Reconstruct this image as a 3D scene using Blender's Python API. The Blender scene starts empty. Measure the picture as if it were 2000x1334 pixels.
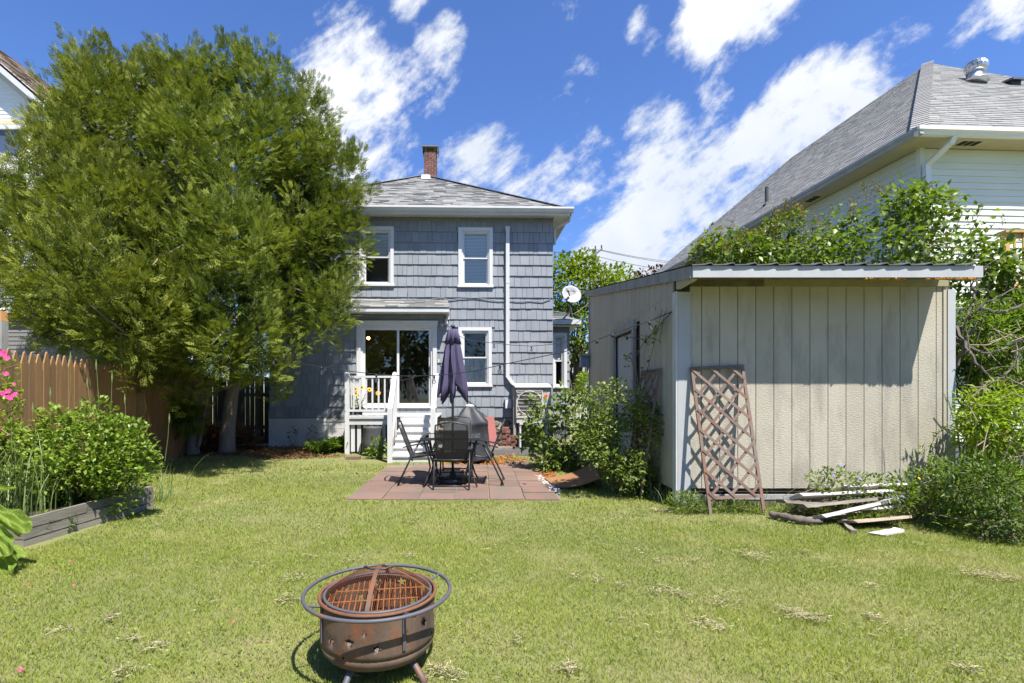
import bpy, math, random
import numpy as np
from mathutils import Vector, Matrix
from mathutils.geometry import delaunay_2d_cdt
R = math.radians
rnd = random.Random(7)
rng = np.random.default_rng(5)
SC = bpy.context.scene
COL = SC.collection

# ------------------------------------------------------------------ camera
EYE, HORIZ, PPX, F = 1.42, 762.0, 942.0, 1000.0
cam_d = bpy.data.cameras.new('camera')
cam = bpy.data.objects.new('camera', cam_d); COL.objects.link(cam)
cam.location = (0, 0, EYE); cam.rotation_euler = (R(90), 0, 0)
cam_d.sensor_width = 36; cam_d.lens = 18.0
cam_d.shift_x = (1000 - PPX) / 2000; cam_d.shift_y = (HORIZ - 667) / 2000
cam_d.clip_start = 0.05; cam_d.clip_end = 2000
SC.camera = cam

# ------------------------------------------------------------------ light
SUN_EL, SUN_AZ = R(61.5), R(33.0)          # azimuth measured from behind the camera towards the right
sd = Vector((math.sin(SUN_AZ) * math.cos(SUN_EL), -math.cos(SUN_AZ) * math.cos(SUN_EL), math.sin(SUN_EL)))
sun_l = bpy.data.lights.new('sun', 'SUN'); sun_l.energy = 5.0; sun_l.angle = R(0.5); sun_l.color = (1, .955, .88)
sun = bpy.data.objects.new('sun', sun_l); COL.objects.link(sun)
sun.rotation_euler = (-sd).to_track_quat('-Z', 'Y').to_euler()
SC.view_settings.view_transform = 'Standard'; SC.view_settings.look = 'None'
SC.view_settings.exposure = 1.12; SC.view_settings.gamma = 1; SC.view_settings.use_curve_mapping = False
SC.cycles.max_bounces = 8; SC.cycles.transparent_max_bounces = 12
SC.cycles.use_denoising = True

W = bpy.data.worlds.new('World'); SC.world = W; W.use_nodes = True
def build_sky():
    nt = W.node_tree; N = nt.nodes; L = nt.links; N.clear()
    def nd(t, **k):
        n = N.new(t)
        for a, b in k.items(): setattr(n, a, b)
        return n
    def math_(op, a, b=None, c=None, clamp=False):
        n = nd('ShaderNodeMath', operation=op, use_clamp=clamp)
        for i, q in enumerate((a, b, c)):
            if q is None: continue
            if isinstance(q, (int, float)): n.inputs[i].default_value = q
            else: L.new(q, n.inputs[i])
        return n.outputs[0]
    out = nd('ShaderNodeOutputWorld'); bg = nd('ShaderNodeBackground')
    sky = nd('ShaderNodeTexSky', sky_type='NISHITA'); sky.sun_disc = False
    sky.sun_elevation = SUN_EL; sky.sun_rotation = math.atan2(sd.x, sd.y)
    sky.air_density = 1.0; sky.dust_density = 0.4; sky.ozone_density = 2.2
    tc = nd('ShaderNodeTexCoord'); d = tc.outputs['Generated']
    sep = nd('ShaderNodeSeparateXYZ'); L.new(d, sep.inputs[0])
    zz = math_('MAXIMUM', math_('ADD', sep.outputs[2], 0.16), 0.05)
    comb = nd('ShaderNodeCombineXYZ')
    L.new(math_('DIVIDE', sep.outputs[0], zz), comb.inputs[0]); L.new(math_('DIVIDE', sep.outputs[1], zz), comb.inputs[1])
    def fbm(scale, detail, rough, dist, off, src):
        mp = nd('ShaderNodeMapping'); L.new(src, mp.inputs[0]); mp.inputs['Location'].default_value = off
        n = nd('ShaderNodeTexNoise'); L.new(mp.outputs[0], n.inputs['Vector'])
        n.inputs['Scale'].default_value = scale; n.inputs['Detail'].default_value = detail
        n.inputs['Roughness'].default_value = rough; n.inputs['Distortion'].default_value = dist
        return n.outputs['Fac']
    big = fbm(1.1, 8, .62, .15, (3.1, 1.7, 0), comb.outputs[0])
    fine = fbm(5.0, 8, .66, .25, (.4, 2.3, 4), d)
    rot = nd('ShaderNodeMapping'); L.new(d, rot.inputs[0]); rot.inputs['Rotation'].default_value = (0, R(36), 0)
    sq = nd('ShaderNodeMapping'); L.new(rot.outputs[0], sq.inputs[0]); sq.inputs['Scale'].default_value = (.42, 1.0, 1.35)
    streak = fbm(6.5, 9, .62, .2, (1.3, .2, 2.2), sq.outputs[0])
    # cloud banks: centre seen at picture position, radius in degrees, weight
    blobs = [(650, 165, 4.5, .62), (720, 165, 6, .72), (780, 170, 5, .6), (735, 260, 6, .62), (690, 330, 5, .55), (660, 230, 4.5, .6), (855, 90, 3.6, .58),
             (810, 15, 3, .50), (920, 315, 4.5, .58), (1020, 355, 5, .60), (1120, 345, 5, .70), (1090, 410, 5, .70), (1190, 360, 4.5, .55), (1290, 310, 4.8, .6),
             (1340, 390, 6.5, .56), (1250, 450, 6.5, .75), (1420, 330, 6.0, .58), (1530, 300, 4.6, .50), (1620, 240, 4.2, .56), (1200, 500, 6, .7),
             (1420, 8, 5.5, .72), (1345, 25, 3, .35), (1480, 5, 5, .6), (1550, 165, 3, .56), (1605, 130, 2.6, .55), (1660, 170, 3.4, .58), (1710, 125, 3, .62), (1780, 85, 2.8, .60), (1860, 50, 2.6, .52), (1960, 15, 2.5, .42),
             (1405, 185, 2.0, .46), (1262, 55, 2.4, .46)]
    tot = None
    for px, py, rad, wgt in blobs:
        v = Vector(((px - PPX) / F, 1, (HORIZ - py) / F)).normalized()
        vm = nd('ShaderNodeVectorMath', operation='DOT_PRODUCT'); L.new(d, vm.inputs[0]); vm.inputs[1].default_value = v
        mr = nd('ShaderNodeMapRange', interpolation_type='SMOOTHSTEP'); L.new(vm.outputs['Value'], mr.inputs[0])
        mr.inputs[1].default_value = math.cos(R(rad * 1.25)); mr.inputs[2].default_value = math.cos(R(rad * .15))
        mr.inputs[3].default_value = 0; mr.inputs[4].default_value = wgt * .93
        tot = mr.outputs[0] if tot is None else math_('MAXIMUM', tot, mr.outputs[0])
    dens = math_('ADD', math_('MULTIPLY_ADD', big, .55, -.62), math_('MULTIPLY', math_('SUBTRACT', fine, .5), 1.5))
    dens = math_('ADD', dens, math_('MULTIPLY', math_('SUBTRACT', streak, .5), 2.3))
    dens = math_('ADD', dens, tot)
    fac = nd('ShaderNodeMapRange', interpolation_type='SMOOTHSTEP'); L.new(dens, fac.inputs[0])
    fac.inputs[1].default_value = -.04; fac.inputs[2].default_value = .36
    shade = nd('ShaderNodeMapRange'); L.new(fbm(3.2, 5, .6, 0, (7, 3, 1), d), shade.inputs[0])
    shade.inputs[1].default_value = .3; shade.inputs[2].default_value = .62
    cc = nd('ShaderNodeMix', data_type='RGBA'); L.new(shade.outputs[0], cc.inputs[0])
    cc.inputs[6].default_value = (5.4, 5.9, 6.6, 1); cc.inputs[7].default_value = (7.4, 7.55, 7.7, 1)
    tint = nd('ShaderNodeMix', data_type='RGBA', blend_type='MULTIPLY'); tint.inputs[0].default_value = 1
    L.new(sky.outputs[0], tint.inputs[6]); tint.inputs[7].default_value = (.74, .98, 1.46, 1)
    mx = nd('ShaderNodeMix', data_type='RGBA'); L.new(math_('MULTIPLY', fac.outputs[0], .97), mx.inputs[0])
    L.new(tint.outputs[2], mx.inputs[6]); L.new(cc.outputs[2], mx.inputs[7])
    L.new(mx.outputs[2], bg.inputs[0]); bg.inputs[1].default_value = 0.068
    L.new(bg.outputs[0], out.inputs[0])
build_sky()

# ------------------------------------------------------------------ pixel -> place helpers (design aids only)
def at(px, py, d): return Vector(((px - PPX) / F * d, d, EYE + (HORIZ - py) / F * d))
def gnd(px, py, z=0.0):
    d = (EYE - z) * F / (py - HORIZ); return Vector(((px - PPX) / F * d, d, z))
class Frame:
    def __init__(s, loc, yaw=0):
        s.loc = Vector(loc); s.yaw = yaw; s.c = math.cos(yaw); s.s = math.sin(yaw)
    def hit(s, px, py, y=0.0):
        k = (px - PPX) / F; ox = s.loc.x - y * s.s; oy = s.loc.y + y * s.c
        t = (k * oy - ox) / (s.c - k * s.s); Y = oy + t * s.s
        return t, EYE + (HORIZ - py) / F * Y - s.loc.z
    def w(s, x, y, z): return Vector((s.loc.x + x * s.c - y * s.s, s.loc.y + x * s.s + y * s.c, s.loc.z + z))

# ------------------------------------------------------------------ mesh builder
class MB:
    def __init__(s): s.v = []; s.f = []; s.rv = []
    def add(s, vs, fs, rv=.5):
        o = len(s.v); s.v += [tuple(p) for p in vs]; s.f += [tuple(o + i for i in f) for f in fs]; s.rv += [rv] * len(fs); return s
    BF = [(0, 3, 2, 1), (4, 5, 6, 7), (0, 1, 5, 4), (1, 2, 6, 5), (2, 3, 7, 6), (3, 0, 4, 7)]
    def hexa(s, p, rv=.5): return s.add(p, s.BF, rv)
    def box(s, x0, y0, z0, x1, y1, z1, rv=.5):
        return s.hexa([(x0, y0, z0), (x1, y0, z0), (x1, y1, z0), (x0, y1, z0), (x0, y0, z1), (x1, y0, z1), (x1, y1, z1), (x0, y1, z1)], rv)
    def obox(s, c, size, rot, rv=.5):
        c = Vector(c); hx, hy, hz = [q / 2 for q in size]
        return s.hexa([c + rot @ Vector(q) for q in ((-hx, -hy, -hz), (hx, -hy, -hz), (hx, hy, -hz), (-hx, hy, -hz), (-hx, -hy, hz), (hx, -hy, hz), (hx, hy, hz), (-hx, hy, hz))], rv)
    def beam(s, p, q, w, h, up=(0, 0, 1), rv=.5):
        p = Vector(p); q = Vector(q); t = (q - p).normalized(); up = Vector(up)
        sdv = t.cross(up)
        if sdv.length < 1e-4: sdv = t.cross(Vector((0, 1, 0)))
        sdv.normalize(); u = sdv.cross(t).normalized(); a = sdv * w / 2; b = u * h / 2
        return s.hexa([p - a - b, p + a - b, q + a - b, q - a - b, p - a + b, p + a + b, q + a + b, q - a + b], rv)
    def tube(s, pts, r, n=6, caps=True, rv=.5):
        pts = [Vector(p) for p in pts]; m = len(pts); rs = r if isinstance(r, (list, tuple)) else [r] * m
        vs = []; prev = None
        for i, p in enumerate(pts):
            t = (pts[min(i + 1, m - 1)] - pts[max(i - 1, 0)]).normalized()
            if prev is None:
                a = t.cross(Vector((0, 0, 1)))
                if a.length < .05: a = t.cross(Vector((0, 1, 0)))
            else: a = prev - t * prev.dot(t)
            a.normalize(); prev = a; b = t.cross(a)
            for k in range(n):
                th = 2 * math.pi * k / n; vs.append(p + (a * math.cos(th) + b * math.sin(th)) * rs[i])
        fs = [(i * n + k, i * n + (k + 1) % n, (i + 1) * n + (k + 1) % n, (i + 1) * n + k) for i in range(m - 1) for k in range(n)]
        if caps: fs += [tuple(reversed(range(n))), tuple(range((m - 1) * n, m * n))]
        return s.add(vs, fs, rv)
    def ring(s, c, rad, r, n=48, k=8, rv=.5):
        pts = []; fs = []
        for i in range(n):
            t = 2 * math.pi * i / n
            for j in range(k):
                u = 2 * math.pi * j / k
                pts.append((c[0] + (rad + r * math.cos(u)) * math.cos(t), c[1] + (rad + r * math.cos(u)) * math.sin(t), c[2] + r * math.sin(u)))
        for i in range(n):
            for j in range(k): fs.append((i * k + j, ((i + 1) % n) * k + j, ((i + 1) % n) * k + (j + 1) % k, i * k + (j + 1) % k))
        return s.add(pts, fs, rv)
    def lathe(s, prof, n=24, c=(0, 0, 0), rv=.5, cap=True):
        vs = [(c[0] + r * math.cos(2 * math.pi * k / n), c[1] + r * math.sin(2 * math.pi * k / n), c[2] + z) for r, z in prof for k in range(n)]
        m = len(prof)
        fs = [(i * n + k, i * n + (k + 1) % n, (i + 1) * n + (k + 1) % n, (i + 1) * n + k) for i in range(m - 1) for k in range(n)]
        if cap: fs += [tuple(reversed(range(n))), tuple(range((m - 1) * n, m * n))]
        return s.add(vs, fs, rv)
    def prism(s, poly, a0, a1, axis='x', rv=.5):
        m = len(poly)
        def P(a, uv): return (a, uv[0], uv[1]) if axis == 'x' else ((uv[0], a, uv[1]) if axis == 'y' else (uv[0], uv[1], a))
        vs = [P(a0, q) for q in poly] + [P(a1, q) for q in poly]
        fs = [(i, (i + 1) % m, m + (i + 1) % m, m + i) for i in range(m)] + [tuple(reversed(range(m))), tuple(range(m, 2 * m))]
        return s.add(vs, fs, rv)
    def build(s, name, mat, parent=None, smooth=False, loc=None, **props):
        me = bpy.data.meshes.new(name); me.from_pydata(s.v, [], s.f)
        if any(abs(q - .5) > 1e-6 for q in s.rv):
            at_ = me.attributes.new('rv', 'FLOAT', 'FACE'); at_.data.foreach_set('value', s.rv)
        import bmesh
        bm = bmesh.new(); bm.from_mesh(me); bmesh.ops.recalc_face_normals(bm, faces=bm.faces); bm.to_mesh(me); bm.free()
        return link(name, me, mat, parent, smooth, loc, **props)
def link(name, me, mat, parent=None, smooth=False, loc=None, **props):
    if mat is not None and not me.materials: me.materials.append(mat)
    if smooth: me.polygons.foreach_set('use_smooth', [True] * len(me.polygons))
    o = bpy.data.objects.new(name, me); COL.objects.link(o)
    if parent is not None: o.parent = parent
    if loc is not None: o.location = loc
    for k, v in props.items(): o[k] = v
    return o
def thing(name, label, cat, loc=(0, 0, 0), yaw=0, group=None):
    o = bpy.data.objects.new(name, None); COL.objects.link(o); o.location = loc; o.rotation_euler = (0, 0, yaw)
    o.empty_display_size = .1
    o['label'] = label; o['category'] = cat
    if group: o['group'] = group
    return o
def piece(name, me, parent, loc, scale=(1, 1, 1), rot=(0, 0, 0), **props):
    o = bpy.data.objects.new(name, me); COL.objects.link(o); o.parent = parent
    o.location = loc; o.scale = scale; o.rotation_euler = rot
    for k, v in props.items(): o[k] = v
    return o
def unit(name, mat, y0=0, wedge=None):
    mb = MB()
    if wedge is None: mb.box(0, 0, 0, 1, 1, 1)
    else: mb.hexa([(0, -1, 0), (1, -1, 0), (1, 0, 0), (0, 0, 0), (0, -wedge, 1), (1, -wedge, 1), (1, 0, 1), (0, 0, 1)])
    me = bpy.data.meshes.new(name); me.from_pydata(mb.v, [], mb.f); me.materials.append(mat); return me
def smooth(pts, k=5):
    P = [Vector(p) for p in pts]; out = []
    for i in range(len(P) - 1):
        a, b, c, d = P[max(i - 1, 0)], P[i], P[i + 1], P[min(i + 2, len(P) - 1)]
        for j in range(k):
            t = j / k; out.append(.5 * ((2 * b) + (c - a) * t + (2 * a - 5 * b + 4 * c - d) * t * t + (3 * b - a - 3 * c + d) * t ** 3))
    return out + [P[-1]]
def taper(r, n, k=5): return [r[min(int(i / k), len(r) - 1)] + (r[min(int(i / k) + 1, len(r) - 1)] - r[min(int(i / k), len(r) - 1)]) * ((i % k) / k) for i in range(n)]
def copy_tree(o, parent=None):
    c = o.copy(); COL.objects.link(c)
    if parent is not None: c.parent = parent
    for ch in o.children: copy_tree(ch, c)
    return c

# ------------------------------------------------------------------ materials
def M(name, c1, c2=None, scale=5, rough=.75, bump=0, bscale=40, st=(1, 1, 1), bst=None, rv=0, orand=0, metal=0, detail=5, spots=None, spec=.4, contrast=(.3, .7)):
    m = bpy.data.materials.new(name); m.use_nodes = True; nt = m.node_tree; N = nt.nodes; L = nt.links
    p = N['Principled BSDF']; p.inputs['Roughness'].default_value = rough; p.inputs['Metallic'].default_value = metal
    p.inputs['Specular IOR Level'].default_value = spec
    g = N.new('ShaderNodeNewGeometry')
    def noise(sc, stv, det=detail):
        mp = N.new('ShaderNodeMapping'); L.new(g.outputs['Position'], mp.inputs[0]); mp.inputs['Scale'].default_value = stv
        n = N.new('ShaderNodeTexNoise'); L.new(mp.outputs[0], n.inputs['Vector']); n.inputs['Scale'].default_value = sc; n.inputs['Detail'].default_value = det
        n.inputs['Roughness'].default_value = .62
        return n.outputs['Fac']
    def mixc(fac, a, b, mode='MIX'):
        x = N.new('ShaderNodeMix'); x.data_type = 'RGBA'; x.blend_type = mode
        if isinstance(fac, (int, float)): x.inputs[0].default_value = fac
        else: L.new(fac, x.inputs[0])
        for i, q in ((6, a), (7, b)):
            if isinstance(q, tuple): x.inputs[i].default_value = (*q[:3], 1)
            else: L.new(q, x.inputs[i])
        return x.outputs[2]
    def remap(v, a, b, c, d):
        r = N.new('ShaderNodeMapRange'); L.new(v, r.inputs[0])
        for i, q in enumerate((a, b, c, d)): r.inputs[i + 1].default_value = q
        return r.outputs[0]
    col = mixc(remap(noise(scale, st), contrast[0], contrast[1], 0, 1), tuple(c1), tuple(c2)) if c2 is not None else None
    if spots is not None:   # (colour, scale, stretch, lo, hi, amount)
        f = remap(noise(spots[1], spots[2]), spots[3], spots[4], 0, spots[5])
        col = mixc(f, col if col is not None else tuple(c1), spots[0])
    def bright(v, amt):
        nonlocal col
        k = remap(v, 0, 1, 1 - amt, 1 + amt)
        cb = N.new('ShaderNodeCombineColor'); [L.new(k, cb.inputs[i]) for i in range(3)]
        col = mixc(1.0, col if col is not None else tuple(c1), cb.outputs[0], 'MULTIPLY')
    if rv:
        a = N.new('ShaderNodeAttribute'); a.attribute_name = 'rv'; bright(a.outputs['Fac'], rv)
    if orand:
        oi = N.new('ShaderNodeObjectInfo'); bright(oi.outputs['Random'], orand)
    if col is None: p.inputs['Base Color'].default_value = (*c1, 1)
    else: L.new(col, p.inputs['Base Color'])
    if bump:
        b = N.new('ShaderNodeBump'); b.inputs['Strength'].default_value = bump; b.inputs['Distance'].default_value = .01
        L.new(noise(bscale, bst or st, 6), b.inputs['Height']); L.new(b.outputs[0], p.inputs['Normal'])
    return m
def leaf_mat(name, c1, c2, trans=.35, rough=.5, patch=None, spec=.35):
    m = bpy.data.materials.new(name); m.use_nodes = True; nt = m.node_tree; N = nt.nodes; L = nt.links
    p = N['Principled BSDF']; p.inputs['Roughness'].default_value = rough; p.inputs['Specular IOR Level'].default_value = spec
    a = N.new('ShaderNodeAttribute'); a.attribute_name = 'rv'
    x = N.new('ShaderNodeMix'); x.data_type = 'RGBA'; L.new(a.outputs['Fac'], x.inputs[0])
    x.inputs[6].default_value = (*c1, 1); x.inputs[7].default_value = (*c2, 1); col = x.outputs[2]
    if patch:   # (colour, scale, lo, hi, amount)
        g = N.new('ShaderNodeNewGeometry'); n = N.new('ShaderNodeTexNoise'); L.new(g.outputs['Position'], n.inputs['Vector'])
        n.inputs['Scale'].default_value = patch[1]; n.inputs['Detail'].default_value = 5
        r = N.new('ShaderNodeMapRange'); L.new(n.outputs['Fac'], r.inputs[0])
        for i, q in enumerate((patch[2], patch[3], 0, patch[4])): r.inputs[i + 1].default_value = q
        y = N.new('ShaderNodeMix'); y.data_type = 'RGBA'; L.new(r.outputs[0], y.inputs[0]); L.new(col, y.inputs[6]); y.inputs[7].default_value = (*patch[0], 1); col = y.outputs[2]
    L.new(col, p.inputs['Base Color'])
    t = N.new('ShaderNodeBsdfTranslucent'); h = N.new('ShaderNodeMix'); h.data_type = 'RGBA'; h.blend_type = 'MULTIPLY'; h.inputs[0].default_value = 1
    L.new(col, h.inputs[6]); h.inputs[7].default_value = (1.25, 1.35, .6, 1); L.new(h.outputs[2], t.inputs[0])
    ms = N.new('ShaderNodeMixShader'); ms.inputs[0].default_value = trans
    L.new(p.outputs[0], ms.inputs[1]); L.new(t.outputs[0], ms.inputs[2]); L.new(ms.outputs[0], N['Material Output'].inputs[0])
    return m
def glass_mat(name, tint=(.75, .8, .8), refl=.1, k=1.8):
    m = bpy.data.materials.new(name); m.use_nodes = True; nt = m.node_tree; N = nt.nodes; L = nt.links; N.remove(N['Principled BSDF'])
    tr = N.new('ShaderNodeBsdfTransparent'); tr.inputs[0].default_value = (*tint, 1)
    gl = N.new('ShaderNodeBsdfGlossy'); gl.inputs['Roughness'].default_value = .015
    fr = N.new('ShaderNodeFresnel'); fr.inputs[0].default_value = 1.5
    ma = N.new('ShaderNodeMath'); ma.operation = 'MULTIPLY_ADD'; ma.inputs[1].default_value = k; ma.inputs[2].default_value = refl; ma.use_clamp = True; L.new(fr.outputs[0], ma.inputs[0])
    ms = N.new('ShaderNodeMixShader'); L.new(ma.outputs[0], ms.inputs[0]); L.new(tr.outputs[0], ms.inputs[1]); L.new(gl.outputs[0], ms.inputs[2])
    L.new(ms.outputs[0], N['Material Output'].inputs[0]); return m
def emit_mat(name, c, s):
    m = bpy.data.materials.new(name); m.use_nodes = True; p = m.node_tree.nodes['Principled BSDF']
    p.inputs['Base Color'].default_value = (*c, 1); p.inputs['Emission Color'].default_value = (*c, 1); p.inputs['Emission Strength'].default_value = s; return m

# ------------------------------------------------------------------ scattering of small faces (leaves, sprays, blades) into one mesh
def scatter(name, tv, tf, pos, mats, rv, mat, parent=None, smooth=False, rvjit=0.0, **props):
    tv = np.asarray(tv, float); tf = np.asarray(tf, int); n = len(pos); k = len(tv); fn, fs = tf.shape
    V = (pos[:, None, :] + np.einsum('nij,kj->nki', mats, tv)).reshape(-1, 3)
    Fc = (tf[None] + (np.arange(n) * k)[:, None, None]).reshape(-1)
    me = bpy.data.meshes.new(name); me.vertices.add(len(V)); me.vertices.foreach_set('co', V.ravel().astype(np.float32))
    me.loops.add(len(Fc)); me.loops.foreach_set('vertex_index', Fc.astype(np.int32))
    nf = n * fn; me.polygons.add(nf); me.polygons.foreach_set('loop_start', (np.arange(nf) * fs).astype(np.int32))
    try: me.polygons.foreach_set('loop_total', np.full(nf, fs, np.int32))
    except Exception: pass
    r = np.repeat(rv, fn)
    if rvjit: r = np.clip(r + rng.normal(0, rvjit, nf), 0, 1)
    a = me.attributes.new('rv', 'FLOAT', 'FACE'); a.data.foreach_set('value', r.astype(np.float32))
    me.update(calc_edges=True)
    return link(name, me, mat, parent, smooth, None, **props)
def unitv(a): return a / np.maximum(np.linalg.norm(a, axis=-1, keepdims=True), 1e-9)
def basis(dirs, up, roll=None):
    y = unitv(dirs); x = np.cross(y, up); bad = np.linalg.norm(x, axis=1) < 1e-3
    x[bad] = np.array([1., 0, 0]); x = unitv(x); z = np.cross(x, y)
    if roll is not None:
        c, s_ = np.cos(roll)[:, None], np.sin(roll)[:, None]; x, z = x * c + z * s_, z * c - x * s_
    return np.stack([x, y, z], axis=2)
LEAF_V = [(0, 0, 0), (0, .5, -.05), (0, 1, -.16), (-.33, .42, .07), (.33, .42, .07)]
LEAF_F = [(0, 4, 2, 1), (0, 1, 2, 3)]
NARROW_V = [(x * .45, y, z) for x, y, z in LEAF_V]
def shell_points(lobes, n, lo=.55, hi=1.05, rel=True):
    """points in a set of ellipsoids (cx,cy,cz,rx,ry,rz), biased to the outer shell and not deep inside another lobe"""
    L_ = np.array(lobes, float); vol = (L_[:, 3] * L_[:, 4] + L_[:, 4] * L_[:, 5] + L_[:, 3] * L_[:, 5]); pr = vol / vol.sum()
    P = []; D = []; got = 0
    while got < n:
        m = n * 2; i = rng.choice(len(L_), m, p=pr); d = unitv(rng.normal(size=(m, 3)))
        r = lo + (hi - lo) * rng.random(m) ** .6
        p = L_[i, :3] + d * L_[i, 3:] * r[:, None]
        q = np.min(np.linalg.norm((p[:, None, :] - L_[None, :, :3]) / L_[None, :, 3:], axis=2) + 1e3 * (np.arange(len(L_))[None] == i[:, None]), axis=1)
        ok = q > lo * .85
        nd = unitv(d / L_[i, 3:])
        P.append(p[ok]); D.append(nd[ok]); got += ok.sum()
    return np.concatenate(P)[:n], np.concatenate(D)[:n]
# ================================================================== materials
m_shingle = M('grey_blue_shingle_paint', (.205, .222, .245), (.242, .259, .282), 3, .8, .5, 14, (1, 1, 1), (9, 9, .5), orand=.065)
m_shinglerow = M('grey_blue_shingle_paint_row', (.205, .222, .245), (.242, .259, .282), 3, .8, .5, 14, (1, 1, 1), (9, 9, .5), rv=.065)
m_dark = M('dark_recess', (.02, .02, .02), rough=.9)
m_core = M('sheathing', (.12, .13, .14), rough=.9)
m_white = M('white_trim_paint', (.56, .56, .558), (.49, .49, .487), 2.5, .5, .04, 30, spots=((.45, .42, .36), 9, (1, 1, 1), .66, .8, .35))
m_white_worn = M('worn_white_paint', (.54, .54, .53), (.45, .445, .43), 4, .6, .12, 30, (1, 1, 1), spots=((.30, .28, .25), 11, (1, 1, 3), .60, .74, .55))
m_vinyl = M('white_vinyl', (.58, .58, .58), rough=.35)
m_roof = M('grey_asphalt_shingle', (.185, .185, .178), (.235, .232, .222), 7, .9, .5, 160, rv=.34)
m_roof2 = M('light_grey_asphalt_shingle', (.215, .212, .202), (.25, .246, .236), 5, .9, .5, 160, rv=.13)
m_brick = M('red_brick', (.19, .085, .06), (.12, .055, .045), 9, .9, .4, 60, orand=.3, spots=((.45, .38, .32), 14, (1, 1, 1), .6, .72, .5))
m_stone = M('field_stone', (.24, .20, .16), (.13, .11, .09), 6, .95, .6, 30, orand=.35)
m_mortar = M('mortar', (.32, .29, .25), rough=.95)
m_glass = glass_mat('window_glass', (.94, .96, .96), .02, k=1.1)
m_door_glass = glass_mat('patio_door_glass', (.55, .62, .65), .07)
m_blind = M('blind_white', (.84, .84, .82), rough=.6)
m_curtain = M('lace_curtain', (.66, .66, .65), (.5, .5, .5), 20, .9, .1, 60)
m_room = M('room_walls', (.16, .15, .13), rough=.9)
m_floorin = M('room_floor', (.10, .06, .035), rough=.5)
m_metal = M('galvanised_metal', (.55, .56, .57), (.48, .49, .5), 6, .38, metal=.9)
m_grey_metal = M('grey_metal', (.30, .31, .32), rough=.5, metal=.5)
m_black = M('black_painted_steel', (.028, .029, .032), rough=.42)
m_cable = M('black_cable', (.025, .025, .027), rough=.6)
m_copper = M('lead_flashing', (.14, .14, .11), (.22, .21, .14), 10, .7)

def roof_plane(mb, eL, eR, tL, tR, course=.14, tab=(.18, .36), thick=.014, var=(.75, 1.0, 1.7)):
    eL, eR, tL, tR = [Vector(q) for q in (eL, eR, tL, tR)]
    mid = ((tL + tR) / 2 - (eL + eR) / 2); nrm = (eR - eL).cross(mid).normalized()
    if nrm.z < 0: nrm = -nrm
    n = max(1, int(mid.length / course))
    for i in range(n):
        v0, v1 = i / n, min(1, (i + 1.15) / n)
        a0, b0 = eL.lerp(tL, v0), eR.lerp(tR, v0); a1, b1 = eL.lerp(tL, v1), eR.lerp(tR, v1)
        ln = (b0 - a0).length
        if ln < .05: continue
        s = -rnd.random() * .2
        while s < ln:
            w = rnd.uniform(*tab); u0, u1 = max(0, s) / ln, min(ln, s + w - .004) / ln; s += w
            if u1 <= u0: continue
            th = nrm * (thick * rnd.choice(var)); lo = nrm * .002
            p0, p1, q0, q1 = a0.lerp(b0, u0), a0.lerp(b0, u1), a1.lerp(b1, u0), a1.lerp(b1, u1)
            mb.add([p0, p1, q1, q0, p0 + th, p1 + th, q1 + lo, q0 + lo], [(4, 5, 6, 7), (0, 1, 5, 4), (1, 2, 6, 5), (3, 0, 4, 7)], rnd.random())
    return mb
def hole_quads(mb, x0, x1, z0, z1, holes, y, rv=.5):
    xs = sorted({x0, x1, *[h[0] for h in holes], *[h[2] for h in holes]}); zs = sorted({z0, z1, *[h[1] for h in holes], *[h[3] for h in holes]})
    for a, b in zip(xs, xs[1:]):
        for c, d in zip(zs, zs[1:]):
            cx, cz = (a + b) / 2, (c + d) / 2
            if any(h[0] < cx < h[2] and h[1] < cz < h[3] for h in holes): continue
            mb.add([(a, y, c), (b, y, c), (b, y, d), (a, y, d)], [(0, 1, 2, 3)], rv)
    return mb
def cut(rects, holes):
    for h in holes:
        out = []
        for r in rects:
            if h[0] >= r[2] or h[2] <= r[0] or h[1] >= r[3] or h[3] <= r[1]: out.append(r); continue
            zl, zh = max(r[1], h[1]), min(r[3], h[3])
            if r[0] < h[0]: out.append((r[0], zl, h[0], zh))
            if r[2] > h[2]: out.append((h[2], zl, r[2], zh))
            if r[1] < h[1]: out.append((r[0], r[1], r[2], zl))
            if r[3] > h[3]: out.append((r[0], zh, r[2], r[3]))
        rects = out
    return [r for r in rects if r[2] - r[0] > .025 and r[3] - r[1] > .025]

# ================================================================== ground
m_ground = M('lawn_soil', (.13, .15, .042), (.18, .175, .07), 2.2, .95, .6, 60, spots=((.20, .165, .09), 5, (1, 1, 1), .54, .70, .8))
g = MB(); n_ = 12
for a, b, c, d in ((-400, -60, 400, 700),): g.add([(a, b, 0), (c, b, 0), (c, d, 0), (a, d, 0)], [(0, 1, 2, 3)])
g.build('ground', m_ground, kind='structure', label='mown backyard lawn ground')

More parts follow.
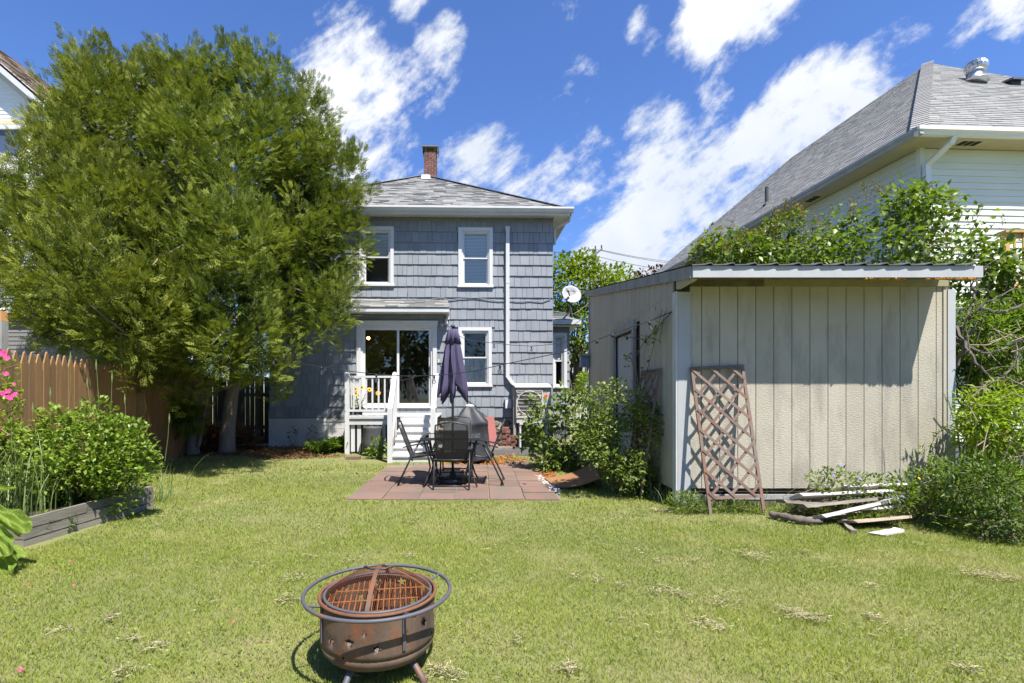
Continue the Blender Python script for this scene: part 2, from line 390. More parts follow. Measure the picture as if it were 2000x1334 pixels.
# ================================================================== the grey house
HF = Frame((( 527 - PPX) / F * 12.72, 12.72, 0), R(1.5))
hx = HF.hit
house = thing('house', 'two storey grey blue shingled house with white trim, hip roof and brick chimney', 'house', HF.loc, HF.yaw)
HW = hx(1080, 600)[0]; HD = 9.0
ZB = hx(1000, 815)[1]; ZT = hx(1000, 424)[1]
def wrect(x0, y0, x1, y1, y=0): a = hx(x0, y1, y); b = hx(x1, y0, y); return (a[0], a[1], b[0], b[1])
R_w1 = wrect(702.5, 443.5, 769.5, 559); R_w2 = wrect(895.3, 445.5, 962.3, 561.5)
R_w3 = wrect(895.3, 639.5, 960.5, 755.5); R_dr = wrect(697, 628.5, 853.5, 797)
holes = [R_w1, R_w2, R_w3, R_dr]
mb = MB(); hole_quads(mb, 0, HW, ZB - .02, ZT + .25, holes, 0)
mb.add([(0, 0, 0), (0, HD, 0), (0, HD, ZT + .25), (0, 0, ZT + .25)], [(0, 1, 2, 3)]); mb.add([(HW, 0, 0), (HW, HD, 0), (HW, HD, ZT + .25), (HW, 0, ZT + .25)], [(0, 1, 2, 3)])
mb.add([(0, HD, 0), (HW, HD, 0), (HW, HD, ZT + .25), (0, HD, ZT + .25)], [(0, 1, 2, 3)])
mb.build('wall', m_core, house)
# interior boxes behind every opening
def room(rect, depth, nm='room'):
    x0, z0, x1, z1 = rect; e = .01; mb = MB(); a, b, c, d = x0 + e, z0 + e, x1 - e, z1 - e
    X0, X1 = (a - .7 * (depth > 1), c + .7 * (depth > 1)); y = .04
    if depth > 1:
        mb.add([(X0, .35, b), (X1, .35, b), (X1, depth, b), (X0, depth, b), (X0, .35, d + .2), (X1, .35, d + .2), (X1, depth, d + .2), (X0, depth, d + .2)], [(0, 1, 2, 3), (4, 5, 6, 7), (0, 3, 7, 4), (1, 2, 6, 5), (2, 3, 7, 6)])
        mb.add([(a, y, b), (c, y, b), (c, y, d), (a, y, d), (a, .35, b), (c, .35, b), (c, .35, d), (a, .35, d)], [(0, 1, 5, 4), (1, 2, 6, 5), (2, 3, 7, 6), (3, 0, 4, 7)])
        hole_quads(mb, X0, X1, b, d + .2, [(a, b, c, d)], .352)
    else:
        mb.add([(a, y, b), (c, y, b), (c, y, d), (a, y, d), (a, depth, b), (c, depth, b), (c, depth, d), (a, depth, d)], [(0, 1, 5, 4), (1, 2, 6, 5), (2, 3, 7, 6), (3, 0, 4, 7), (4, 5, 6, 7)])
    return mb.build(nm, m_room, house)
for r in (R_w1, R_w2, R_w3): room(r, .8)
room(R_dr, 3.6)
def window(rect, kind, parent=house, off=0.0, yaw=None):
    x0, z0, x1, z1 = rect; w, h = x1 - x0, z1 - z0; c = .085; fr = MB()
    fy = off - .05
    fr.box(x0, fy, z0 + .05, x0 + c, off + .02, z1 - c); fr.box(x1 - c, fy, z0 + .05, x1, off + .02, z1 - c)
    fr.box(x0, fy, z1 - c, x1, off + .02, z1); fr.box(x0 - .02, fy - .02, z0, x1 + .02, off + .02, z0 + .05)
    fr.box(x0 + c, off - .015, z0 + .05, x0 + c + .035, off + .05, z1 - c); fr.box(x1 - c - .035, off - .015, z0 + .05, x1 - c, off + .05, z1 - c)
    fr.box(x0 + c + .035, off - .015, z1 - c - .035, x1 - c - .035, off + .05, z1 - c); fr.box(x0 + c + .035, off - .015, z0 + .05, x1 - c - .035, off + .05, z0 + .085)
    win = fr.build('window', m_vinyl, parent)
    a, b = x0 + c + .035, x1 - c - .035; lo, hi = z0 + .085, z1 - c - .035; mid = (lo + hi) / 2 + .01
    for (l, u, y) in ((mid - .02, hi, off + .012), (lo, mid + .02, off + .034)):
        s = MB(); t = .032
        s.box(a, y, l, a + t, y + .02, u); s.box(b - t, y, l, b, y + .02, u); s.box(a + t, y, l, b - t, y + .02, l + t); s.box(a + t, y, u - t, b - t, y + .02, u)
        s.build('sash', m_vinyl, win)
        MB().add([(a + t, y + .01, l + t), (b - t, y + .01, l + t), (b - t, y + .01, u - t), (a + t, y + .01, u - t)], [(0, 1, 2, 3)]).build('pane', m_glass, win)
    if kind in ('blind_top', 'blind_full'):
        bl = MB(); z = hi - .01; end = mid if kind == 'blind_top' else lo + .01
        while z > end:
            bl.hexa([(a, off + .066, z - .036), (b, off + .066, z - .036), (b, off + .080, z - .006), (a, off + .080, z - .006), (a, off + .066, z - .033), (b, off + .066, z - .033), (b, off + .080, z - .003), (a, off + .080, z - .003)]); z -= .036
        bl.build('blind', m_blind, win, kind='stuff')
    if kind == 'cafe':
        cu = MB(); n = 40
        for i in range(n):
            xa, xb = a + (b - a) * i / n, a + (b - a) * (i + 1) / n; ya, yb = off + .075 + .014 * math.sin(i * 1.3), off + .075 + .014 * math.sin((i + 1) * 1.3)
            cu.add([(xa, ya, lo), (xb, yb, lo), (xb, yb, mid + .01), (xa, ya, mid + .01)], [(0, 1, 2, 3)])
        cu.build('curtain', m_curtain, win)
    return win
window(R_w1, 'blind_top'); window(R_w2, 'blind_full'); window(R_w3, 'cafe')
# sliding patio door
x0, z0, x1, z1 = R_dr; d = MB(); c = .10
d.box(x0, -.05, z0, x0 + c, .02, z1 - c); d.box(x1 - c, -.05, z0, x1, .02, z1 - c); d.box(x0 - .02, -.06, z1 - c, x1 + .02, .02, z1 - .02); d.box(x0 - .03, -.10, z1 - .02, x1 + .03, .02, z1 + .012)
d.box(x0 + c, -.05, z0, x1 - c, .02, z0 + .05); d.box(x0 + c, -.012, z0 + .05, x0 + c + .05, .1, z1 - c); d.box(x1 - c - .05, -.012, z0 + .05, x1 - c, .1, z1 - c)
d.box(x0 + c + .05, -.012, z1 - c - .06, x1 - c - .05, .1, z1 - c)
door = d.build('sliding_door', m_white, house)
a, b = x0 + c + .05, x1 - c - .05; mid = hx(776, 700)[0]; lo, hi = z0 + .05, z1 - c - .06
for (l, r_, y) in ((a, mid + .045, .012), (mid - .03, b, .05)):
    s = MB(); t = .055
    s.box(l, y, lo, l + t, y + .03, hi); s.box(r_ - t, y, lo, r_, y + .03, hi); s.box(l + t, y, lo, r_ - t, y + .03, lo + .07); s.box(l + t, y, hi - .05, r_ - t, y + .03, hi)
    s.build('door_panel', m_vinyl, door)
    MB().add([(l + t, y + .015, lo + .07), (r_ - t, y + .015, lo + .07), (r_ - t, y + .015, hi - .05), (l + t, y + .015, hi - .05)], [(0, 1, 2, 3)]).build('pane', m_door_glass, door)
MB().tube([(b - .028, .035, lo + .75), (b - .028, .0, lo + .80), (b - .028, .0, lo + .98), (b - .028, .035, lo + 1.03)], .012, 6).build('door_handle', m_black, door)
# lit ceiling lamp seen through the door
lx, lz = hx(719.5, 660.5, 2.2); lamp = MB().lathe([(.001, -.05), (.035, -.035), (.05, 0), (.035, .035), (.001, .05)], 12, (lx, 2.2, lz)).build('lamp_bulb', emit_mat('warm_bulb', (1, .45, .12), 14), house, True)
# shingles
def shingle_wall(parent, x0, x1, zb, zt, holes, exp, y=0.0, wide=(.10, .25), score=None, lim=300, matp=m_shingle, frame=None):
    me = unit('shingle', matp, wedge=.22); rest = MB(); lst = []
    n = int(math.ceil((zt - zb) / exp)); hs = [(h[0] - .004, h[1] - .004, h[2] + .004, h[3] + .004) for h in holes]
    for i in range(n):
        z0 = zb + i * exp; x = x0
        while x < x1 - .01:
            w = rnd.uniform(*wide)
            if x1 - x - w < .09: w = x1 - x
            lst += [(r, i) for r in cut([(x, z0 + rnd.uniform(-.004, .003), x + w - .007, min(zt, z0 + exp + .022))], hs)]; x += w
    lst.sort(key=lambda q: -(q[0][2] - q[0][0]) * (q[0][3] - q[0][1]) * (score((q[0][0] + q[0][2]) / 2, (q[0][1] + q[0][3]) / 2) if score else 1))
    for k, (r, i) in enumerate(lst):
        t = .033 + rnd.uniform(-.004, .004); tt = t * min(1, (r[3] - r[1]) / exp + .2)
        if k < lim: piece('shingle', me, parent, (r[0], y, r[1]), (r[2] - r[0], tt, r[3] - r[1]))
        else:
            a, b, c, d = r; e = tt * .22
            rest.hexa([(a, y - tt, b), (c, y - tt, b), (c, y, b), (a, y, b), (a, y - e, d), (c, y - e, d), (c, y, d), (a, y, d)], rnd.random())
    if rest.v: rest.build('shingle_course', m_shinglerow, parent, kind='stuff')
xtree = hx(690, 500)[0]
shingle_wall(house, 0, HW, ZB, ZT, holes, (hx(1000, 602.7)[1] - ZB) / 10.0, score=lambda x, z: 1 if x > xtree else (.8 if z < 2.2 else .15))
# corner boards are shingled; base: white skirt left, field stone right
sk0, sk1 = hx(527, 840)[0], hx(674, 840)[0]
MB().box(sk0, -.05, 0, sk1, .0, ZB - .02).build('skirt_board', m_white_worn, house)
for px in (540, 560): pass
sk = MB(); sk.box(sk0 - .004, -.062, 0, sk0 + .10, -.05, ZB - .02); sk.box(sk0 + .10, -.062, ZB - .10, sk1, -.05, ZB - .02)
for z in (.25, .47): sk.box(sk0 + .10, -.053, z, sk1, -.0505, z + .012)
sk.build('skirt_trim', m_white_worn, house)
MB().box(sk1, .03, 0, HW, .1, ZB - .02).build('foundation', m_mortar, house)
ms = []
for k in range(5):
    q = MB(); prof = []
    for i in range(9):
        t = 2 * math.pi * i / 9; prof.append((.5 + .5 * math.cos(t) * rnd.uniform(.8, 1.05), .5 + .5 * math.sin(t) * rnd.uniform(.8, 1.05)))
    vs = [(u, 0, v) for u, v in prof] + [(.5 + (u - .5) * .75, -1, .5 + (v - .5) * .75) for u, v in prof]
    q.add(vs, [(i, (i + 1) % 9, 9 + (i + 1) % 9, 9 + i) for i in range(9)] + [tuple(range(9, 18))])
    me = bpy.data.meshes.new('stone'); me.from_pydata(q.v, [], q.f); me.materials.append(m_stone); ms.append(me)
z = .0
while z < ZB - .06:
    h = min(rnd.uniform(.13, .2), ZB - .03 - z); x = hx(856, 840)[0]
    while x < HW - .05:
        w = rnd.uniform(.18, .36); piece('stone', rnd.choice(ms), house, (x, .028, z), (w - .015, .04, h - .012)); x += w
    z += h
# roof, eave, gutter
OV = .34; ze = ZT + .10; ap = HW / 2
slope = (hx(835, 343, ap)[1] - ze) / (ap + OV)
ztop = ze + slope * (ap + OV); yb = HD + OV
eaves = [(-OV, -OV, ze), (HW + OV, -OV, ze), (HW + OV, yb, ze), (-OV, yb, ze)]; r0, r1 = (ap, ap, ztop), (ap, HD - ap + .6, ztop)
mb = MB(); dn = Vector((0, 0, -.02))
und = MB(); und.add([Vector(q) + dn for q in (*eaves, r0, r1)], [(0, 1, 4), (1, 2, 5, 4), (2, 3, 5), (3, 0, 4, 5)]); und.build('roof_deck', m_core, house)
roof_plane(mb, eaves[0], eaves[1], r0, r0); roof_plane(mb, eaves[1], eaves[2], r0, r1, tab=(.3, .6)); roof_plane(mb, eaves[3], eaves[0], r1, r0, tab=(.3, .6))
for a, b in ((eaves[0], r0), (eaves[1], r0)):       # hip caps
    a, b = Vector(a), Vector(b); n = 30
    for i in range(n):
        p, q = a.lerp(b, i / n), a.lerp(b, (i + 1.2) / n); mb.beam(p + Vector((0, 0, .02)), q + Vector((0, 0, .012)), .22, .012, rv=rnd.random())
mb.build('roof', m_roof, house, kind='stuff')
eb = MB()
eb.hexa([(-OV, -OV, ze - .16), (HW + OV, -OV, ze - .16), (HW + OV, -.004, ze - .12), (-OV, -.004, ze - .12), (-OV, -OV, ze - .14), (HW + OV, -OV, ze - .14), (HW + OV, -.004, ze - .10), (-OV, -.004, ze - .10)])
eb.box(HW + .004, -OV + .01, ze - .16, HW + OV, yb, ze - .14); eb.box(-OV, 0.01, ze - .16, -.004, yb, ze - .14)
eb.build('soffit', m_white, house)
fb = MB(); fb.box(-OV - .02, -OV - .018, ze - .17, HW + OV + .02, -OV, ze - .015); fb.box(HW + OV, -OV, ze - .17, HW + OV + .018, yb, ze - .015); fb.build('fascia', m_white, house)
gp = [(-OV - .018, ze - .115), (-OV - .09, ze - .10), (-OV - .105, ze - .055), (-OV - .125, ze - .035), (-OV - .125, ze + .01), (-OV - .115, ze + .01), (-OV - .11, ze - .03), (-OV - .018, ze - .08)]
MB().prism(gp, -OV - .09, HW + OV + .10, 'x').build('gutter', m_white, house)
gs = [(HW + OV + .018, ze - .115), (HW + OV + .09, ze - .10), (HW + OV + .105, ze - .055), (HW + OV + .105, ze + .01), (HW + OV + .02, ze + .0)]
MB().prism(gs, -OV - .02, yb, 'y').build('gutter', m_white, house)
MB().tube([(HW + OV + .05, -.2, ze - .12), (HW + OV + .05, -.1, ze - .22), (HW + .06, .1, ze - .36), (HW + .06, .1, ze - .75)], .035, 8).build('gutter_elbow', m_white, house)
# downspout
dx, dz = hx(991, 446); dz2 = hx(991, 737)[1]; e1 = hx(1006, 757)
ds = MB(); ds.box(dx - .045, -.115, dz2, dx + .045, -.03, dz); ds.box(dx - .055, -.125, dz - .07, dx + .055, -.03, dz + .012)
ds.hexa([(dx - .045, -.115, dz2), (dx + .045, -.115, dz2 + .02), (dx + .045, -.03, dz2 + .02), (dx - .045, -.03, dz2), (dx - .045, -.115, dz2 + .001), (dx + .045, -.115, dz2 + .021), (dx + .045, -.03, dz2 + .021), (dx - .045, -.03, dz2 + .001)])
ds.beam((dx - .005, -.073, dz2 + .03), (e1[0] + .03, -.073, e1[1] - .03), .085, .09, (0, 1, 0))
for zz in (dz - 1.4, dz2 + .35): ds.box(dx - .05, -.12, zz, dx + .05, -.03, zz + .03)
ds.build('downspout', m_white, house)
# painted cable across the wall
pts = []
for px, py in ((832, 594), (838, 588), (846, 584), (865, 582), (878, 587), (900, 583), (930, 582), (955, 586), (975, 589), (990, 587), (1010, 590), (1040, 588), (1060, 590), (1075, 584)):
    x, z = hx(px, py); pts.append((x, -.04, z))
MB().tube(pts, .011, 6).build('wall_cable', m_shinglerow, house)
pts = [(*hx(px, py),) for px, py in ((797, 571), (797, 583), (803, 588), (808, 583), (813, 590))]
MB().tube([(p[0], -.04, p[1]) for p in pts], .009, 5).build('wall_cable', m_shinglerow, house)
# dryer vent box on the wall
vx0, vz0, vx1, vz1 = wrect(986.5, 779, 998, 797)
vb = MB(); vb.hexa([(vx0, -.14, vz0), (vx1, -.14, vz0), (vx1, -.02, vz0), (vx0, -.02, vz0), (vx0 - .005, -.1, vz1 - .03), (vx1 + .005, -.1, vz1 - .03), (vx1 + .005, -.02, vz1), (vx0 - .005, -.02, vz1)]); vb.box(vx0 - .015, -.10, vz1 - .02, vx1 + .015, -.02, vz1)
vb.build('wall_vent', M('grey_vent_plastic', (.42, .43, .43), rough=.5), house)
# chimney
cxx, czz = hx(841, 341, ap + 1.2); ctop = hx(841, 302, ap + 1.2)[1]; cw = .20; cy = ap + 1.2
MB().box(cxx - cw + .01, cy - .19, ztop - .3, cxx + cw - .01, cy + .19, ctop).build('chimney', m_mortar, house)
chim = [o for o in house.children if o.name.startswith('chimney')][0]
bm_ = unit('brick', m_brick); zz = ztop - .35; k = 0
while zz < ctop - .03:
    x = cxx - cw + (0 if k % 2 else -.1)
    while x < cxx + cw - .02:
        a, b = max(x, cxx - cw), min(x + .19, cxx + cw)
        if b - a > .03: piece('brick', bm_, chim, (a, cy - .20 - (.012 if 6 < k < 9 else rnd.uniform(0, .004)), zz), (b - a - .008, .05, .058))
        x += .2
    for s_ in (-1, 1):
        for j in range(2): piece('brick', bm_, chim, (cxx + s_ * cw - (.04 if s_ > 0 else .01), cy - .14 + j * .17 + .04 * (k % 2), zz), (.05, .16, .058))
    zz += .067; k += 1
cc = MB(); ct = hx(841, 291.5, cy)[1]
for s_ in (-1, 1):
    cc.box(cxx + s_ * .155 - .02, cy - .19, ctop, cxx + s_ * .155 + .02, cy - .14, ct - .03); cc.box(cxx + s_ * .155 - .02, cy + .14, ctop, cxx + s_ * .155 + .02, cy + .18, ct - .03)
    cc.hexa([(cxx + s_ * .25, cy - .26, ctop + .005), (cxx + s_ * .26, cy - .26, ctop + .005), (cxx + s_ * .26, cy + .26, ctop + .005), (cxx + s_ * .25, cy + .26, ctop + .005), (cxx + s_ * .255, cy - .27, ct), (cxx + s_ * .27, cy - .27, ct), (cxx + s_ * .27, cy + .27, ct), (cxx + s_ * .255, cy + .27, ct)])
cc.box(cxx - .28, cy - .28, ct - .03, cxx + .28, cy + .28, ct)
cc.build('chimney_cap', m_copper, chim)
# low white roof vent near the ridge
vx, vz = hx(833, 352, ap - .35); vy = ap - .55; vz = ze + slope * (vy + OV) + .05
MB().hexa([(vx - .14, vy - .1, vz - .08), (vx + .14, vy - .1, vz - .08), (vx + .14, vy + .25, vz), (vx - .14, vy + .25, vz), (vx - .13, vy - .08, vz + .06), (vx + .13, vy - .08, vz + .06), (vx + .13, vy + .25, vz + .1), (vx - .13, vy + .25, vz + .1)]).build('roof_vent', m_vinyl, house)
# canopy over the patio door
c0, cz0 = hx(640, 603, -.4); c1, _ = hx(877, 603, -.4); cz1 = hx(760, 584, -.03)[1]; czf = hx(760, 609, -.42)[1]; czt = hx(760, 600, -.42)[1]
cb = MB(); roof_plane(cb, (c0 - .02, -.46, czt), (c1 + .03, -.46, czt), (c0 - .02, -.03, cz1), (c1 - .05, -.03, cz1 - .03), .10, (.2, .5))
cb.build('canopy_roof', m_roof, house, kind='stuff')
cf = MB(); cf.box(c0, -.44, czf, c1, -.41, czt - .003); cf.box(c1 - .03, -.41, czf, c1, -.03, czt + .02); cf.box(c0, -.41, czf + .01, c1 - .03, -.03, czf + .02); cf.box(c1 - .075, -.12, hx(870, 625)[1], c1 - .005, -.03, czf)
cf.build('canopy_fascia', m_white, house)
# wall lamp with two bulbs
wl, wz = hx(866, 634); wlp = MB().lathe([(.001, -.02), (.055, -.02), (.055, .02), (.03, .045), (.001, .05)], 14).build('wall_lamp', m_grey_metal, house, True)
wlp.location = (wl - .02, -.055, wz); wlp.rotation_euler = (R(90), 0, 0)
MB().tube([(0, 0, 0), (.05, .0, .09), (.09, -.03, .14)], .012, 6).build('lamp_arm', m_grey_metal, wlp)
for (ox, oz) in ((.10, -.10),): MB().lathe([(.025, .05), (.03, .0), (.045, -.05), (.04, -.09), (.001, -.11)], 14, (ox, .0, .0)).build('bulb', m_vinyl, wlp, True, (0, .08, .06), ).rotation_euler = (R(-80), 0, 0)
# switch plate beside the door
sx, sz = hx(857, 705); MB().box(sx - .02, -.045, sz - .045, sx + .02, -.03, sz + .045).build('door_bell', M('beige_plastic', (.55, .5, .4), rough=.5), house)
# lower wing at the right with its own window and roof
WY = 1.9; wx1, wzt = hx(1112.5, 618, WY); wr = wrect(1076, 650.5, 1107, 758, WY)
wx0 = HW - .25
wm = MB(); hole_quads(wm, wx0, wx1, 0, wzt + .1, [wr], WY); wm.add([(wx1, WY, 0), (wx1, WY + 3, 0), (wx1, WY + 3, wzt + .1), (wx1, WY, wzt + .1)], [(0, 1, 2, 3)]); wm.build('wall', m_core, house)
shingle_wall(house, wx0 + .26, wx1, .35, wzt, [wr], .27, WY, (.16, .3), lim=40)
room_ = MB(); a, b, c, d = wr; room_.add([(a + .01, WY + .05, b + .01), (c - .01, WY + .05, b + .01), (c - .01, WY + .05, d - .01), (a + .01, WY + .05, d - .01), (a + .01, WY + .7, b + .01), (c - .01, WY + .7, b + .01), (c - .01, WY + .7, d - .01), (a + .01, WY + .7, d - .01)], [(0, 1, 5, 4), (1, 2, 6, 5), (2, 3, 7, 6), (3, 0, 4, 7), (4, 5, 6, 7)]); room_.build('room', m_room, house)
window(wr, 'blind_top', house, WY)
we1, wez = hx(1131, 627, WY - .28); wt = hx(1079, 608, WY - .2)[1]
wr_ = MB(); roof_plane(wr_, (wx0, WY - .3, wez + .02), (we1, WY - .3, wez + .02), (wx0, WY + 1.2, wez + .62), (wx1 - .9, WY + 1.2, wez + .62), .13); roof_plane(wr_, (we1, WY - .3, wez + .02), (we1, WY + 3, wez + .02), (wx1 - .9, WY + 1.2, wez + .62), (wx1 - .9, WY + 3, wez + .62), .13)
wr_.build('wing_roof', m_roof, house, kind='stuff')
wf = MB(); wf.box(wx0, WY - .36, wez - .10, we1 + .04, WY - .30, wez + .03); wf.box(wx0, WY - .30, wez - .14, we1, WY - .004, wez - .12); wf.box(we1, WY - .30, wez - .10, we1 + .05, WY + 3, wez + .03); wf.box(wx1 + .004, WY - .004, wez - .14, we1, WY + 3, wez - .12); wf.build('wing_fascia', m_white, house)

# ================================================================== back porch with steps
porch = thing('porch_steps', 'white painted wooden porch landing with railing and steps below the sliding door', 'porch', HF.w(hx(760, 860)[0], -1.0, 0), HF.yaw)
PF = Frame(porch.location, HF.yaw); ph = PF.hit
def pl(px, py, y): q = HF.hit(px, py, y); return (q[0] - hx(760, 860)[0], y + 1.0, q[1])      # house local -> porch local
DY = -1.45                                   # front edge of the landing (house local)
zd = pl(720, 812, DY)[2]; lxp = pl(678, 800, DY)[0]; rxp = pl(770.8, 800, DY)[0]; rx2 = pl(855, 800, DY)[0]
DF = DY + 1.0
bd = unit('deck_board', m_white_worn); yy = DF
while yy < .95: piece('deck_board', bd, porch, (lxp - .05, yy, zd - .03), (rx2 - lxp + .07, min(.135, .96 - yy), .03)); yy += .14
rim = MB(); rim.box(lxp - .02, DF + .02, zd - .20, rxp, DF + .055, zd - .075); rim.box(lxp - .05, DF - .01, zd - .065, rxp + .02, DF + .03, zd - .034); rim.box(lxp - .02, DF + .055, zd - .2, lxp + .02, .95, zd - .034); rim.build('rim_board', m_white_worn, porch)
def post(x, y, z0, z1, w=.093):
    p = MB(); h = w / 2; p.box(x - h, y - h, z0, x + h, y + h, z1); p.hexa([(x - h, y - h, z1), (x + h, y - h, z1), (x + h, y + h, z1), (x - h, y + h, z1), (x - h * .3, y - h * .3, z1 + .03), (x + h * .3, y - h * .3, z1 + .03), (x + h * .3, y + h * .3, z1 + .03), (x - h * .3, y + h * .3, z1 + .03)])
    return p.build('newel_post', m_white, porch)
zpt = pl(678, 729, DY)[2]
post(lxp, DF + .02, 0, zpt); post(rxp, DF + .02, 0, zpt); post(lxp, .88, zd, zpt)
rl = MB(); rl.box(lxp + .047, DF - .01, zpt - .10, rxp - .047, DF + .05, zpt - .055); rl.build('top_rail', m_white, porch)
MB().box(lxp + .047, DF, zd + .09, rxp - .047, DF + .045, zd + .135).build('bottom_rail', m_white, porch)
bu = unit('baluster', m_white); n = 7
for i in range(n): piece('baluster', bu, porch, (lxp + .047 + (rxp - lxp - .094) * (i + .6) / n, DF + .004, zd + .135), (.034, .034, zpt - .10 - zd - .135))
MB().box(lxp - .03, DF + .07, zpt - .10, lxp + .03, .83, zpt - .055).build('top_rail', m_white, porch); MB().box(lxp - .022, DF + .07, zd + .09, lxp + .022, .83, zd + .135).build('bottom_rail', m_white, porch)
for i in range(9): piece('baluster', bu, porch, (lxp - .017, DF + .12 + (.72 - DF) * i / 9, zd + .135), (.034, .034, zpt - .235 - zd))
for i in range(7): piece('slat', bu, porch, (lxp + .07 + i * .135, DF + .065, .05), (.085, .02, zd - .24))
MB().box(lxp - .02, .2, .0, rxp, .22, zd - .2).build('under_shade_panel', m_dark, porch)  # near-black sheet painting in the shade behind the slats under the landing
# steps: landing to ground
SFY = -2.78; s0 = rxp + .01; s1 = rx2 - .05; nst = 5; run = (DY - SFY + .0) / nst
lowx0 = pl(762, 860, SFY)[0]; lowx1 = pl(846, 860, SFY)[0]
tr = unit('tread', m_white_worn); rs = unit('riser', m_white_worn)
for i in range(nst):
    z = zd * (nst - i) / (nst + 1) ; y0 = DF - (i + 1) * run
    k = (i + 1) / nst; a = s0 + (lowx0 + .045 - s0) * k * .0; 
    piece('tread', tr, porch, (lowx0 + .02, y0 - .025, z - .035), (lowx1 - lowx0 - .03, run + .025, .035))
    piece('riser', rs, porch, (lowx0 + .02, y0 + run + .003 - .0, z), (lowx1 - lowx0 - .03, .02, zd / (nst + 1) - .036 if i else zd / (nst + 1) - .032))
piece('riser', rs, porch, (lowx0 + .02, DF - nst * run + .003, 0.005), (lowx1 - lowx0 - .03, .02, zd / (nst + 1) - .042))
for x in (lowx0, lowx1):
    zt_ = pl(762, 797, SFY)[2]
    post(x, SFY + 1.0, 0, zt_, .095)
    xt = rxp if x == lowx0 else rx2 - .03
    MB().beam((x, SFY + 1.0, zt_ - .05), (xt, DF + .02, zpt - .06), .10, .13).build('stair_rail', m_white, porch)
    st_ = MB(); st_.hexa([(x - .02, SFY + 1.04, 0), (x + .02, SFY + 1.04, 0), (xt + .02, DF, 0), (xt - .02, DF, 0), (x - .02, SFY + 1.04, .18), (x + .02, SFY + 1.04, .18), (xt + .02, DF, zd - .01), (xt - .02, DF, zd - .01)]); st_.build('stringer', m_white_worn, porch)
# ================================================================== the garden shed
m_t11 = M('beige_rough_sawn_siding', (.445, .41, .33), (.385, .355, .287), 1.6, .85, .85, 16, (1, 1, 1), (1.6, 1.6, 7), orand=.05, spots=((.24, .22, .18), 2.4, (2.5, 2.5, .6), .50, .70, .6))
m_t11s = M('beige_smooth_siding', (.43, .392, .312), (.38, .345, .28), 1.4, .85, .35, 20, (1, 1, 1), (8, 8, 3), orand=.06, spots=((.25, .23, .18), 2.0, (3, 3, .5), .56, .75, .5))
m_greytrim = M('weathered_grey_board', (.33, .33, .32), (.22, .215, .20), 6, .85, .4, 30, (1, 1, .25), orand=.12)
m_palegrey = M('pale_blue_grey_trim', (.40, .41, .42), (.34, .35, .36), 3, .7, .2, 26, (1, 1, .3), spots=((.22, .21, .2), 6, (1, 1, .4), .64, .74, .6))
m_olive = M('mossy_header_board', (.30, .27, .16), (.24, .21, .12), 4, .85, .2, 30)
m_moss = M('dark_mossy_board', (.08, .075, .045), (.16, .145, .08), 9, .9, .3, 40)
m_lichen = M('orange_lichen', (.52, .22, .02), (.36, .20, .06), 30, .95)
m_sheet = M('brown_grey_metal_roofing', (.16, .155, .15), (.11, .10, .095), 6, .5, metal=.3)
m_rustwood = M('reddish_weathered_lath', (.155, .085, .062), (.15, .13, .115), 3.2, .85, .3, 40, (1, 1, 1), orand=.18, spots=((.19, .075, .04), 4, (1, 1, 1), .58, .68, .6))
m_deckgap = M('shed_shadow_core', (.05, .045, .035), rough=.95)
SD = 6.2; OH = .50
SF = Frame(((1323.5 - PPX) / F * SD, SD, 0), 0); sh = SF.hit
shed = thing('garden_shed', 'beige grooved plywood garden shed with grey trim and low metal roof', 'shed', SF.loc)
SW = sh(1865, 700)[0]; SL = 5.05
zs0 = sh(1400, 954)[1]; zseam = sh(1323.5, 571)[1]
zr0 = EYE + (HORIZ - 517) / F * (SD - OH); slope_s = .145             # roof line: z at front eave, rise per metre
def roofz(y): return zr0 + (y + OH) * slope_s
fz0 = EYE + (HORIZ - 542.5) / F * (SD - OH)
core = MB(); core.hexa([(.03, .03, .18), (SW - .03, .03, .18), (SW - .03, SL - .03, .18), (.03, SL - .03, .18), (.03, .03, roofz(0) - .14), (SW - .03, .03, roofz(0) - .14), (SW - .03, SL - .03, roofz(SL) - .14), (.03, SL - .03, roofz(SL) - .14)])
core.build('wall', m_deckgap, shed)
pk = unit('plank', m_t11); pks = unit('plank', m_t11s)
ed = [1348.2, 1371.6] + [1371.6 + 35.3 * k for k in range(1, 14)] + [1846]
hz = sh(1400, 559.5)[1]
for a, b in zip(ed, ed[1:]):
    xa, xb = sh(a, 700)[0], sh(b, 700)[0]; piece('plank', pk, shed, (xa + .003, .012, zs0), (xb - xa - .009, .02, hz - zs0 + .02))
# front trim
ft = MB()
x0, x1 = sh(1335, 700)[0], sh(1348.2, 700)[0]; ft.box(0, -.008, .05, x1, .03, roofz(0) - .28); ft.build('corner_board', m_palegrey, shed)
MB().box(-.022, -.004, .05, -.002, .11, roofz(0) - .27).build('corner_board', m_white_worn, shed)
xr0, xr1 = sh(1850, 700)[0], SW
MB().box(xr0, -.010, .12, xr1, .03, roofz(0) - .25).build('corner_board', m_palegrey, shed)
MB().box(sh(1843, 700)[0], .0, .2, xr0 - .001, .03, hz).build('corner_strip', m_t11s, shed)
hx0 = sh(1349, 555)[0]; hxm = sh(1491, 555)[0]; hx1 = sh(1850, 555)[0]; hzt = roofz(0) - .055
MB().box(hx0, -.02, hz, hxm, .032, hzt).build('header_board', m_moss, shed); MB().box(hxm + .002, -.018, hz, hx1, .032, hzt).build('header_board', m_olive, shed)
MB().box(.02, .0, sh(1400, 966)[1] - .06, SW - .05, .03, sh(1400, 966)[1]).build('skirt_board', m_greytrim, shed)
MB().box(.02, .008, .0, SW - .05, .028, sh(1400, 966)[1] - .065).build('skirt_board', m_moss, shed)
